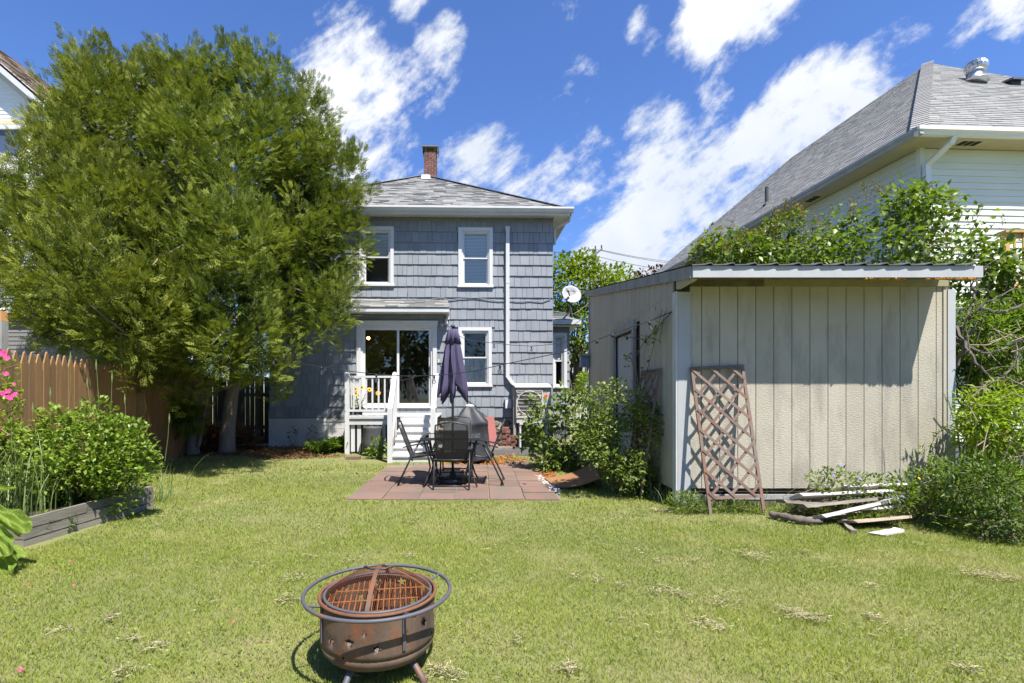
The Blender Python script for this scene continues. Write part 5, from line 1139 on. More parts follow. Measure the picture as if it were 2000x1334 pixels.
# ------------------------------------------------------------------ by the porch
def rosette(name, label, base, n, h, w, lean, mat):
    t = thing(name, label, 'plant', base); mb = MB()
    for i in range(n):
        a = rnd.random() * 6.283; c, s = math.cos(a), math.sin(a); hh = h * rnd.uniform(.5, 1.1); l = lean * rnd.uniform(.4, 1.25); ox, oy = rnd.gauss(0, .07), rnd.gauss(0, .07); pv = []; ww = w * rnd.uniform(.7, 1.2)
        for k in range(7):
            f = k / 6; wd = ww * math.sin(math.pi * (.10 + .88 * f)) ** .8 * .5; z = hh * (1.9 * f - 1.25 * f * f); x_, y_ = ox + c * l * f, oy + s * l * f
            pv += [(x_ - s * wd, y_ + c * wd, z + .012), (x_, y_, z - .006), (x_ + s * wd, y_ - c * wd, z + .012)]
        mb.add(pv, [q for k in range(6) for q in ((3 * k, 3 * k + 1, 3 * k + 4, 3 * k + 3), (3 * k + 1, 3 * k + 2, 3 * k + 5, 3 * k + 4))], rnd.random())
    mb.build('foliage', mat, t, True); return t
for k, (px, py, n, h) in enumerate(((655, 882, 90, .42), (628, 886, 60, .36), (690, 882, 60, .40))):
    rosette('hosta_clump', ['lush green hosta clump in front of the white skirt board, the middle and tallest', 'lush green hosta clump, leftmost beside the bare soil', 'lush green hosta clump next to the black planter'][k], tuple(gnd(px, py)), n, h, .065, .42, m_hosta)['group'] = 'hosta clumps by the porch'
shrub('leafy_plant', 'large leaved green plant between the black planter and the steps', 'plant', tuple(gnd(738, 890)), px_lobes(10.6, [(738, 872, 16, 16), (728, 880, 14, 10), (745, 884, 12, 8)]), 150, .10, m_hosta, 6, .005, m_weed, droop=.2)
for k, (px, py, h) in enumerate(((572, 868, 42), (610, 862, 54))):
    p = gnd(px, py); p.y = 12.45; p.x = (px - PPX) / F * 12.45
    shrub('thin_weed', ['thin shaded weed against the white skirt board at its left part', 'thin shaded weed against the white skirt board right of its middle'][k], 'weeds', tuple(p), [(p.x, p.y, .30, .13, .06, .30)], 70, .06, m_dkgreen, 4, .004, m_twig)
# weeds along the shed foot
for k, (px, py, rx, ry, n, lb) in enumerate(((1340, 980, 40, 26, 900, 'grassy weeds at the front left corner of the shed'), (1440, 990, 60, 18, 800, 'low leafy weeds around the foot of the big trellis'), (1560, 990, 60, 14, 600, 'low weeds between the trellis foot and the plank pile'), (1700, 1010, 60, 14, 520, 'low weeds in front of the white weathered planks'))):
    p = gnd(px, py + 12); p.y = min(p.y, 5.92); shrub('leafy_weeds', lb, 'weeds', tuple(p), px_lobes(p.y, [(px, py + 6, rx, ry, 0, .12)]), n, .045, m_weed, 12, .003, m_weed, narrow=True, up=.7, bright=(.6, .2))
for px, n_, lb in ((1320, 60, 'long grass tuft at the left corner of the shed'), (1500, 40, 'grass tuft by the right foot of the big trellis')):
    p = gnd(px, 985); o = blades(n_, p.x, p.y, .13, .07, .30, .009, .5).build('grass_tuft', m_grassb); o['kind'] = 'stuff'; o['label'] = lb
# ------------------------------------------------------------------ background trees
def tree(name, label, base, lobes, n, size, mat, tr, group=None):
    t = thing(name, label, 'tree', base, 0, group); leafset('crown', lobes, n, size, mat, t, base, lo=.35, bright=(.55, .25), droop=.1)
    stems(t, base, lobes, 18, .06, m_bark2, 'limb', .3, .05); b = Vector(base)
    tm = MB()
    for q in tr: tm.tube([Vector(v[:3]) - b for v in q], [v[3] for v in q], 8)
    tm.build('trunk', m_bark2, t, True); return t
mb0 = at(1118, 800, 22); mb0.z = 0
tree('maple_tree', 'sunlit yellow green maple tree behind the satellite dish', tuple(mb0), px_lobes(22, [(1110, 560, 48, 60), (1150, 560, 40, 55), (1090, 640, 45, 50), (1130, 650, 50, 55), (1095, 530, 30, 34), (1135, 515, 30, 26), (1110, 690, 40, 26), (1180, 545, 36, 26)]), 5200, .20, m_maple,
     [[(mb0.x, mb0.y, 0, .2), *[(*at(px, py, 22), r) for px, py, r in ((1112, 760, .18), (1106, 720, .15), (1100, 640, .10))]], [(*at(1113, 758, 22), .14), (*at(1132, 715, 22), .12), (*at(1140, 640, 22), .08)]])
mb2 = at(1215, 800, 27); mb2.z = 0
tree('maple_tree', 'yellow green tree just above the shed roof line right of the utility pole', tuple(mb2), px_lobes(27, [(1212, 560, 34, 42), (1190, 580, 30, 40), (1232, 575, 26, 36)]), 1300, .22, m_maple, [[(mb2.x, mb2.y, 0, .2), (mb2.x, mb2.y, 4, .12)]])
mb3 = at(1275, 800, 33); mb3.z = 0
tree('purple_maple', 'dark purple leaved tree top between the maple and the neighbour house roof', tuple(mb3), px_lobes(33, [(1262, 558, 30, 34), (1292, 552, 28, 32), (1318, 560, 24, 36), (1250, 575, 22, 34)]), 1500, .24, m_purple, [[(mb3.x, mb3.y, 0, .2), (mb3.x, mb3.y, 4, .12)]])
p = at(1140, 800, 17.5); p.z = 0
shrub('evergreen_shrub', 'round bright green clipped shrub behind the white picket fence', 'shrub', tuple(p), px_lobes(17.5, [(1142, 752, 17, 26), (1142, 775, 18, 20)]), 900, .10, m_lime, 6, .02, m_bark2)
# a wood behind the camera (it is what the house windows mirror)
hl = [(rnd.uniform(-26, 26), rnd.uniform(-19, -15), rnd.uniform(2, 6.5), rnd.uniform(2, 3.5), rnd.uniform(1.5, 2.5), rnd.uniform(2, 3.2)) for i in range(34)]
P, D = shell_points(hl, 14000, .5, 1.05); o = scatter('tree_line', LEAF_V, LEAF_F, P, basis(D + rng.normal(0, .5, P.shape), np.array([0, 0, 1.])) * .55, rng.random(len(P)), m_dkgreen, None, kind='stuff'); o['label'] = 'leafy tree line behind the garden'
# ================================================================== lawn
m_blade = leaf_mat('lawn_grass', (.125, .175, .017), (.280, .315, .050), .35, .6, patch=((.40, .37, .16), 1.3, .50, .70, .75))
m_clover = leaf_mat('clover_leaf', (.13, .20, .022), (.25, .32, .05), .3, .55)
m_straw = leaf_mat('dry_clippings', (.35, .31, .19), (.52, .47, .33), .25, .8)
m_needle = leaf_mat('dead_cedar_needles', (.12, .055, .022), (.24, .12, .05), .1, .85)
def lawn_ok(x, y):
    ok = np.ones(len(x), bool)
    ok &= ~((x > -1.77) & (x < 1.03) & (y > 6.55) & (y < 9.7)); ok &= ~((x > -.3) & (x < 1.2) & (y > 9.6) & (y < 10.2))
    ok &= ~((x > 2.3) & (x < 5.8) & (y > 6.2)); ok &= ~((x < -3.98) & (y > 4.55) & (y < 6.2))
    fx = -4.75 + (y - 4.0) * (-2.0 / 7.6); ok &= x > fx + .05
    ok &= y < 12.55; ok &= ~((x > -2.45) & (x < -.9) & (y > 9.85))
    ok &= ~((x > .0) & (x < 2.3) & (y > 11.05))
    return ok
def field(n, lo, hi, fn):
    d = np.exp(rng.uniform(math.log(lo), math.log(hi), n)) if fn == 'log' else np.sqrt(rng.uniform(lo * lo, hi * hi, n))
    px = rng.uniform(-260, 2260, n); return (px - PPX) / F * d, d
from mathutils import noise as mn
def grass_layer(name, n, lo, hi, h, w, mat, label, seg=2):
    x, y = field(n, lo, hi, 'area'); ok = lawn_ok(x, y); f0 = lambda a, b: np.clip((y - a) / (b - a), 0, 1); ok &= rng.random(n) < (f0(lo, lo + .9) if lo > 3 else 1) * (1 - f0(hi - .9, hi))
    # thin, shaded soil under the cedars
    sh = np.clip((y - (9.6 + .25 * np.sin(x * 2.3))) / 1.0, 0, 1) * (x < -2.4); ok &= rng.random(n) > sh * .82
    x, y = x[ok], y[ok]; n = len(x)
    pn = np.array([1.1 * mn.noise((a * .55 + b * .2, b * .8, 0)) + .7 * mn.noise((a * 1.6, b * 2.4, 5)) + .4 * mn.noise((a * 6, b * 6, 9)) for a, b in zip(x, y)])
    rv = np.clip(.5 + .46 * pn + rng.normal(0, .21, n), 0, 1); hh = h * (1 + .35 * pn) * rng.uniform(.55, 1.3, n)
    a = rng.uniform(0, 2 * math.pi, n); lean = rng.uniform(.25, 1.15, n); pos = np.stack([x, y, np.zeros(n)], 1)
    d = np.stack([np.cos(a) * lean, np.sin(a) * lean, np.ones(n)], 1); B = basis(d, np.array([0, 0, 1.]), rng.uniform(-1, 1, n)); 
    B = np.stack([B[:, :, 0] * (w * rng.uniform(.7, 1.3, n))[:, None], B[:, :, 1] * hh[:, None], B[:, :, 2] * hh[:, None]], 2)
    if seg == 2: tv = [(-.5, 0, 0), (.5, 0, 0), (.14, 1, -.06), (-.14, 1, -.06)]; tf = [(0, 1, 2, 3)]
    else: tv = [(-.5, 0, 0), (.5, 0, 0), (0, 1, 0)]; tf = [(0, 1, 2)]
    o = scatter(name, tv, tf, pos, B, rv, mat, None, kind='stuff'); o['label'] = label; return o
grass_layer('grass', 310000, 2.3, 5.6, .028, .0038, m_blade, 'short mown lawn grass nearest the fire pit')
grass_layer('grass', 220000, 4.6, 8.9, .034, .0070, m_blade, 'short mown lawn grass around the patio', 1)
grass_layer('grass', 105000, 7.9, 13.4, .042, .012, m_blade, 'short mown lawn grass towards the house', 1)
def clover(n, lo, hi, s):
    x, y = field(n, lo, hi, 'area'); ok = lawn_ok(x, y); x, y = x[ok], y[ok]
    pn = np.array([mn.noise((a * 1.3 + 9, b * 1.3, 2)) for a, b in zip(x, y)]); ok = pn + rng.normal(0, .22, len(x)) > .12 - .5 * (x < -3) * (y < 6.5); ok &= ~((y > 9.8) & (x < -2.4)); x, y = x[ok], y[ok]; n = len(x)
    pos = np.stack([x, y, rng.uniform(.022, .042, n)], 1); d = rng.normal(0, 1, (n, 3)); d[:, 2] = rng.normal(0, .3, n)
    B = basis(d, np.array([0, 0, 1.]), rng.normal(0, .35, n)) * (s * rng.uniform(.6, 1.3, n))[:, None, None]
    o = scatter('clover', [(-.5, 0, 0), (0, -.45, .03), (.5, 0, 0), (.42, .6, .05), (0, .45, -.02), (-.42, .6, .05)], [(0, 1, 2, 3, 4, 5)], pos, B, rng.random(n), m_clover, None, kind='stuff'); o['label'] = 'small clover leaves spread through the lawn'
clover(30000, 2.3, 8.0, .0125)
# dry clippings raked into loose little heaps
def clippings(cx, cy, sx, sy, n, yaw=0.0, h=.03):
    p = rng.normal(0, 1, (n, 3)) * [sx, sy, 0]; c, s = math.cos(yaw), math.sin(yaw); q = np.stack([cx + p[:, 0] * c - p[:, 1] * s, cy + p[:, 0] * s + p[:, 1] * c, .025 + h * rng.random(n)], 1); return q
hp = []
for px, py, rx, n, yaw in ((1560, 1207, 40, 260, -.35), (1590, 1215, 22, 130, -.3), (1710, 1215, 14, 70, .2), (1300, 1162, 40, 140, -.3), (1340, 1170, 20, 70, -.3), (1410, 1185, 26, 90, -.3), (1375, 1225, 22, 110, 0), (1405, 1235, 10, 50, 0), (1470, 1090, 40, 220, -.1), (1920, 1128, 50, 320, -.15), (1960, 1135, 40, 260, -.1), (1890, 1315, 18, 80, .8),
                            (1125, 1133, 10, 40, 0), (1170, 1140, 12, 50, 0), (1215, 1150, 10, 40, 0), (1355, 1100, 12, 40, 0), (1285, 1100, 10, 50, 0), (1570, 1082, 12, 50, 0), (1705, 1152, 14, 50, 0), (600, 1095, 22, 70, 0), (580, 1135, 30, 120, .3), (690, 1100, 14, 40, 0), (560, 1180, 30, 90, 0), (215, 1215, 18, 90, .2), (310, 1270, 24, 70, .4), (260, 1255, 22, 60, .2), (120, 1240, 26, 50, 0), (1110, 1315, 26, 130, 0), (700, 1325, 20, 40, 0), (1290, 1000, 25, 240, 0), (860, 1320, 30, 120, .5), (890, 1330, 20, 80, .2), (1010, 1260, 14, 30, 0), (800, 1090, 20, 60, 0), (240, 1325, 40, 100, 0)):
    p = gnd(px, py); s = p.y / F; hp.append(clippings(p.x, p.y, rx * s * .45, rx * s * .28 + .012, int(n * .55), yaw, .018))
for i in range(80):
    x, y = field(1, 2.8, 8.5, 'area'); hp.append(clippings(x[0], y[0], rnd.uniform(.03, .12), rnd.uniform(.03, .08), rnd.randint(8, 28), rnd.uniform(-.5, .2), .02))
hp = np.concatenate(hp); hp = hp[lawn_ok(hp[:, 0], hp[:, 1])]; n = len(hp)
d = rng.normal(0, 1, (n, 3)); d[:, 2] *= .08; B = basis(d, np.array([0, 0, 1.]), rng.normal(0, .6, n)); B = np.stack([B[:, :, 0] * .0035, B[:, :, 1] * rng.uniform(.02, .05, n)[:, None], B[:, :, 2] * .03], 2)
o = scatter('dry_clippings', [(-.5, 0, 0), (.5, 0, 0), (.4, .5, .15), (0, 1, 0), (-.4, .5, .15)], [(0, 1, 2, 3, 4)], hp, B, rng.random(n), m_straw, None, kind='stuff'); o['label'] = 'dry straw coloured grass clippings lying on the lawn'
# brown cedar litter under the trees
n = 6000; x = rng.uniform(-7, -2.9, n); y = rng.uniform(10.5, 12.7, n); ok = (y > 10.7 + .35 * np.sin(x * 2)) & ~((x > -3.7) & (y > 11.1)); x, y = x[ok], y[ok]; n = len(x); d = rng.normal(0, 1, (n, 3)); d[:, 2] *= .2
o = scatter('needle_litter', NARROW_V, LEAF_F, np.stack([x, y, rng.uniform(.005, .05, n)], 1), basis(d, np.array([0, 0, 1.]), rng.normal(0, .5, n)) * .07, rng.random(n), m_needle, None, kind='stuff'); o['label'] = 'brown dead cedar litter on the bare soil under the trees'
lob = [(-6.0, 12.2, .1, .6, .35, .45), (-6.5, 11.9, .1, .4, .3, .35)]
P, D = shell_points(lob, 900, .5, 1.05); o = scatter('dead_branches', SPV, SPF, P, basis(D + rng.normal(0, .4, P.shape), np.array([0, 0, 1.]), rng.normal(0, .6, len(P))) * .22, rng.random(len(P)), m_needle, None, kind='stuff'); o['label'] = 'heap of dead brown cedar branches between the two trunks'
sl = [(-6.45, 10.5, .98, .30, .25, .26), (-6.12, 10.6, .80, .24, .2, .2), (-6.75, 10.7, 1.0, .26, .25, .26)]
P, D = shell_points(sl, 420, .4, 1.05); t = thing('cedar_sapling', 'dark shaded young cedar growth at the foot of the left trunk', 'shrub', (-6.5, 10.7, 0)); scatter('foliage', SPV, SPF, P - np.array([-6.5, 10.7, 0]), basis(D + rng.normal(0, .4, P.shape), np.array([0, 0, 1.]), rng.normal(0, .6, len(P))) * .26, rng.random(len(P)) * .6, m_cedar2, t)
stems(t, (-6.5, 10.7, 0), sl, 10, .012, m_bark2)
for k, (px, py) in enumerate(((138, 1096), (104, 1114), (145, 1143), (40, 1308), (53, 1140), (455, 1213), (392, 1040))):
    q = blossom('petal', gnd(px, py, .045), .012 if k != 3 else .016, m_pink, n=3, tilt=.5); q['label'] = ['pink petal fallen nearest the raised bed corner', 'pale pink petal on the lawn left of the others near the bed', 'small pink petal on the lawn below the raised bed', 'bright pink petal on the grass at the bottom left', 'tiny magenta petal by the rhubarb shadow', 'magenta clover bloom left of the fire pit', 'tiny pink petal on the lawn right of the bed'][k]; q['category'] = 'petal'; q['group'] = 'pink petals on the lawn'
# ================================================================== patio and small ground things
m_paver = M('red_concrete_paver', (.195, .118, .090), (.15, .102, .080), 2.2, .92, .5, 40, orand=.10, spots=((.125, .105, .085), 1.9, (1, 1, 1), .46, .66, .85))
m_sand = M('joint_sand', (.22, .18, .13), (.15, .12, .08), 10, .95)
patio = MB().box(-1.76, 6.56, -.02, 1.02, 9.68, .006).build('patio', m_sand, kind='structure', label='red paved patio under the garden table')
pv = unit('paver', m_paver); nx, ny = 6, 7
for j in range(ny):
    for i in range(nx):
        w, dd = 2.76 / nx, 3.1 / ny
        x, y = -1.75 + i * w, 6.57 + j * dd
        if j == ny - 1 and i in (0,): continue
        piece('paver', pv, patio, (x + rnd.uniform(0, .012), y + rnd.uniform(0, .012), .0), (w - rnd.uniform(.008, .024), dd - rnd.uniform(.008, .022), .022 + rnd.uniform(-.003, .004)), (rnd.uniform(-.008, .008), rnd.uniform(-.008, .008), rnd.uniform(-.012, .012)))
for k, (px, py, w, dd) in enumerate(((1022, 900, .55, .28), (1075, 901, .5, .28), (985, 905, .45, .22), (1035, 893, .5, .22), (1090, 894, .5, .22))):
    p = gnd(px, py); piece('paver', pv, patio, (p.x, p.y, .0), (w, dd, .02), (0, 0, rnd.uniform(-.05, .05)))
m_asph = M('dark_asphalt', (.055, .055, .06), (.085, .085, .088), 12, .9, .4, 120)
MB().box(.02, 11.1, -.02, 2.2, 12.7, .012).build('asphalt_pad', m_asph, kind='structure', label='dark asphalt pad below the heat pump')
m_mulch = leaf_mat('orange_mulch', (.30, .09, .02), (.48, .17, .05), .1, .85)
n = 900; pts = []
for px, py, rx, ry, q in ((960, 903, 30, 6, 320), (985, 893, 22, 6, 180), (1010, 899, 20, 4, 90), (1070, 925, 14, 5, 120), (900, 905, 26, 4, 120), (1090, 912, 10, 6, 70)):
    for i in range(q): pts.append(gnd(px + rnd.gauss(0, rx * .6), py + rnd.gauss(0, ry * .6), .02))
pts = np.array(pts); n = len(pts); d = rng.normal(0, 1, (n, 3)); d[:, 2] *= .3
o = scatter('mulch', NARROW_V, LEAF_F, pts, basis(d, np.array([0, 0, 1.]), rng.normal(0, .6, n)) * .07, rng.random(n), m_mulch, None, kind='stuff'); o['label'] = 'orange wood mulch scattered between patio and asphalt pad'
m_peb = M('white_pebble', (.62, .60, .56), (.42, .40, .36), 20, .8, rv=.3); pb = MB()
for i in range(240):
    t = rnd.random(); p = gnd(1050 + 40 * t + rnd.gauss(0, 3.5), 932 + 31 * t + rnd.gauss(0, 1.5)); s = rnd.uniform(.012, .032); pb.obox((p.x, p.y, s * .4), (s * 1.3, s, s * .8), Matrix.Rotation(rnd.random() * 3, 3, 'Z') @ Matrix.Rotation(rnd.random(), 3, 'X'), rnd.random())
o = pb.build('pebbles', m_peb); o['kind'] = 'stuff'; o['label'] = 'white pebbles along the right edge of the patio'
# plywood sheet
m_ply = M('rain_stained_plywood', (.30, .145, .055), (.19, .10, .05), 3.2, .8, .25, 18, (1, 3, 1))
A, B_, C_, D_ = gnd(1063, 935, .03), gnd(1086, 952, .03), at(1172, 934, 7.2), at(1160, 905, 8.6)
A.z = B_.z = .03; q = MB(); n = 8
for i in range(n + 1):
    t = i / n; bow = .05 * math.sin(math.pi * t); p = B_.lerp(C_, t) + Vector((0, 0, -bow)); r_ = A.lerp(D_, t) + Vector((0, 0, -bow)); q.v += [tuple(p), tuple(r_), tuple(p + Vector((0, 0, .014))), tuple(r_ + Vector((0, 0, .014)))]
for i in range(n):
    o_ = i * 4; q.f += [(o_, o_ + 4, o_ + 5, o_ + 1), (o_ + 2, o_ + 3, o_ + 7, o_ + 6), (o_, o_ + 2, o_ + 6, o_ + 4), (o_ + 1, o_ + 5, o_ + 7, o_ + 3)]
q.f += [(0, 1, 3, 2), (n * 4, n * 4 + 2, n * 4 + 3, n * 4 + 1)]; q.rv = [.5] * len(q.f)
o = q.build('plywood_sheet', m_ply); o['label'] = 'rain stained brown plywood sheet lying beside the patio under the bramble'; o['category'] = 'plywood'
# red paver by the hostas
o = MB().box(-.14, -.10, 0, .14, .10, .06).build('paver_block', m_paver, None, loc=gnd(690, 897)); o.rotation_euler = (0, 0, .1); o['label'] = 'single red paver block on the grass in front of the hostas'; o['category'] = 'paver'
# old planks piled by the shed
m_oldw = M('white_weathered_plank', (.58, .56, .53), (.40, .375, .34), 3, .9, .5, 24, (1, 5, 5), spots=((.16, .13, .10), 3, (1, 4, 4), .58, .72, .8))
m_oldg = M('grey_weathered_plank', (.27, .24, .20), (.16, .135, .11), 4, .95, .5, 24, (1, 5, 5))
m_rot = M('rotten_log', (.085, .07, .055), (.17, .145, .12), 6, .95, .8, 20)
def plank_thing(label, p, q, w, h, mat, roll=0.0, name='plank'):
    p, q = Vector(p), Vector(q); t = (q - p); L_ = t.length; mb = MB(); n = 6; vs = []
    for i in range(n + 1):
        x = L_ * i / n; e0 = rnd.uniform(-.012, .012) if 0 < i < n else rnd.uniform(-.03, .03); wv = rnd.uniform(-.008, .008); xx = x + (rnd.uniform(-.05, .05) if i in (0, n) else 0)
        vs += [(x + (.04 if i == 0 else 0), -w / 2 + wv, -h / 2), (xx, w / 2 + wv, -h / 2), (xx, w / 2 + wv, h / 2 + e0 * .3), (x, -w / 2 + wv, h / 2 + e0 * .3)]
    fs = [f for i in range(n) for f in ((4 * i, 4 * i + 4, 4 * i + 5, 4 * i + 1), (4 * i + 1, 4 * i + 5, 4 * i + 6, 4 * i + 2), (4 * i + 2, 4 * i + 6, 4 * i + 7, 4 * i + 3), (4 * i + 3, 4 * i + 7, 4 * i + 4, 4 * i))] + [(0, 1, 2, 3), (4 * n + 3, 4 * n + 2, 4 * n + 1, 4 * n)]
    mb.add(vs, fs); o = mb.build(name, mat, None, loc=p); x_ = t.normalized(); y_ = Vector((0, 0, 1)).cross(x_).normalized(); z_ = x_.cross(y_)
    o.rotation_euler = (Matrix((x_, y_, z_)).transposed() @ Matrix.Rotation(roll, 3, 'X')).to_euler(); o['label'] = label; o['category'] = 'plank'; return o
plank_thing('widest white weathered plank on top of the pile against the shed front', at(1553, 971, 5.85), at(1735, 962, 5.9), .17, .03, m_oldw, -.5)
plank_thing('grey weathered board sticking out at the left end of the plank pile', at(1522, 979, 5.7), at(1620, 986, 5.75), .12, .03, m_oldg, -.2)
plank_thing('greyish plank below the top white plank in the pile', at(1562, 990, 5.6), at(1705, 975, 5.75), .12, .035, m_oldg, -.3)
plank_thing('long white flaking plank slanting up to the right in the pile', at(1596, 1011, 5.4), at(1745, 976, 5.6), .15, .03, m_oldw, -.35)
plank_thing('pale curling bark like board at the front right of the pile', at(1650, 1020, 5.3), at(1760, 1010, 5.35), .26, .02, M('pale_tan_board', (.42, .34, .25), (.33, .27, .2), 3, .9, .4, 24), -.25)
plank_thing('short white plank lying on the grass nearest the camera below the pile', gnd(1712, 1043, .02), gnd(1757, 1036, .02), .10, .02, m_oldw)
plank_thing('grey stick of lumber under the tan board', gnd(1640, 1008, .04), gnd(1668, 1040, .02), .05, .03, m_oldg)
plank_thing('white flaking board tucked behind the others against the shed foot', at(1640, 955, 6.0), at(1765, 950, 6.0), .16, .03, m_oldw, -.6)
plank_thing('thin grey strip of lumber lying across the front of the pile', gnd(1560, 1016, .03), gnd(1690, 1003, .05), .06, .025, m_oldg)
plank_thing('broad white board end sticking out right of the long slanting plank', at(1668, 996, 5.55), at(1752, 990, 5.6), .18, .025, m_oldw, -.3)
lg = MB(); pts = [gnd(1503, 1003, .05), gnd(1540, 1010, .06), gnd(1575, 1016, .05), gnd(1606, 1018, .045)]; b = pts[0].copy(); sp = smooth([p - b for p in pts], 6); lg.tube([q + Vector((0, rnd.uniform(-.012, .012), rnd.uniform(-.012, .0))) for q in sp], [max(.012, r_ * rnd.uniform(.6, 1.1)) for r_ in taper([.03, .05, .045, .02], len(sp), 6)], 7); o = lg.build('rotten_log', m_rot, None, True, b); o['label'] = 'dark rotten log lying at the left foot of the plank pile'; o['category'] = 'log'

# ================================================================== garden furniture
m_sling = bpy.data.materials.new('black_mesh_sling'); m_sling.use_nodes = True
nt = m_sling.node_tree; pr = nt.nodes['Principled BSDF']; pr.inputs['Base Color'].default_value = (.022, .022, .023, 1); pr.inputs['Roughness'].default_value = .65
tr0 = nt.nodes.new('ShaderNodeBsdfTransparent'); mx0 = nt.nodes.new('ShaderNodeMixShader'); mx0.inputs[0].default_value = .26; nt.links.new(pr.outputs[0], mx0.inputs[1]); nt.links.new(tr0.outputs[0], mx0.inputs[2]); nt.links.new(mx0.outputs[0], nt.nodes['Material Output'].inputs[0])
def chair(label, loc, yaw):
    """local: front is +x, rear feet at x=0"""
    t = thing('patio_chair', label, 'chair', loc, yaw, 'folding chairs around the glass table'); w = .25
    bf = MB()
    bf.tube([(.215, -w + .02, .36), (.19, -w + .02, .43), (.05, -w + .02, .80), (.012, -w + .03, .90), (.0, -w + .07, .925), (-.012, 0, .955), (.0, w - .07, .925), (.012, w - .03, .90), (.05, w - .02, .80), (.19, w - .02, .43), (.215, w - .02, .36)], .0125, 7); bf.build('back_frame', m_black, t, True)
    s = MB(); s.hexa([(.192, -w + .03, .415), (.192, w - .03, .415), (.035, w - .03, .835), (.035, -w + .03, .835), (.187, -w + .03, .411), (.187, w - .03, .411), (.030, w - .03, .831), (.030, -w + .03, .831)]); s.build('backrest', m_sling, t)
    sf_ = MB(); sf_.tube([(.16, -w + .02, .405), (.58, -w + .02, .45), (.60, -w + .05, .452), (.60, w - .05, .452), (.58, w - .02, .45), (.16, w - .02, .405)], .0115, 7); sf_.tube([(.17, -w, .40), (.17, w, .40)], .010, 6); sf_.build('seat_frame', m_black, t, True)
    s = MB(); s.hexa([(.18, -w + .03, .402), (.59, -w + .03, .445), (.59, w - .03, .445), (.18, w - .03, .402), (.18, -w + .03, .408), (.59, -w + .03, .451), (.59, w - .03, .451), (.18, w - .03, .408)]); s.build('seat', m_sling, t)
    for sg in (-1, 1):
        y = sg * w
        MB().tube([(.0, y, .012), (.14, y, .30), (.30, y, .605)], .0125, 7).build('leg', m_black, t, True)
        MB().tube([(.62, y, .012), (.56, y, .17), (.52, y, .30), (.43, y, .61)], .0125, 7).build('leg', m_black, t, True)
        a = MB(); a.hexa([(.08, y - .022, .555), (.30, y - .024, .598), (.30, y + .024, .598), (.08, y + .022, .555), (.08, y - .022, .572), (.30, y - .024, .616), (.30, y + .024, .616), (.08, y + .022, .572)]); a.hexa([(.30, y - .024, .598), (.47, y - .022, .615), (.47, y + .022, .615), (.30, y + .024, .598), (.30, y - .024, .616), (.47, y - .022, .633), (.47, y + .022, .633), (.30, y + .024, .616)]); a.build('armrest', m_black, t)
    MB().tube([(.02, -w, .055), (.02, w, .055)], .012, 7).build('stretcher', m_black, t, True); MB().tube([(.59, -w, .085), (.59, w, .085)], .010, 6).build('stretcher', m_black, t, True)
    return t
p = gnd(881, 961); ch1 = chair('black sling chair with its back to the camera, nearest in front of the table', (p.x, p.y, .022), R(90))
MB().obox((.112, .155, .62), (.006, .05, .075), Matrix.Rotation(R(-20), 3, 'Y') @ Matrix.Rotation(R(12), 3, 'X')).build('care_tag', m_vinyl, ch1)
p = gnd(777, 949); chair('black sling chair at the left of the table, seen from its side beside the steps', (p.x, p.y + .12, .022), R(4))
p = gnd(985, 949); chair('black sling chair at the right of the table beside the red board', (p.x, p.y + .12, .022), R(176))
chair('black sling chair at the far side of the table, mostly hidden and facing the camera', (-.42, 8.78, .022), R(-90))
tbx, tby = -.46, 7.72; tab = thing('patio_table', 'square black patio table with a tinted glass top around the umbrella pole', 'table', (tbx, tby, .022))
hw, hd, zt = .43, .42, .715; tf_ = MB()
for a in ((-hw, -hd, hw, -hd + .045), (-hw, hd - .045, hw, hd), (-hw, -hd + .045, -hw + .045, hd - .045), (hw - .045, -hd + .045, hw, hd - .045)): tf_.box(a[0], a[1], zt - .035, a[2], a[3], zt)
tf_.build('table_frame', m_black, tab)
gt_ = MB(); gt_.box(-hw + .046, -hd + .046, zt - .012, hw - .046, hd - .046, zt - .004); gt_.build('glass_top', glass_mat('table_glass', (.35, .38, .38), .12), tab)
for sx_ in (-1, 1):
    for sy_ in (-1, 1):
        x, y = sx_ * (hw - .05), sy_ * (hd - .05); MB().tube([(x, y, zt - .035), (x * .86, y * .86, .45), (x * .78, y * .78, .28), (x * .9, y * .9, .10), (x * 1.02, y * 1.02, .012)], .0125, 7).build('leg', m_black, tab, True)
MB().ring((0, 0, .36), .30, .009, 32, 6).build('leg_ring', m_black, tab, True)
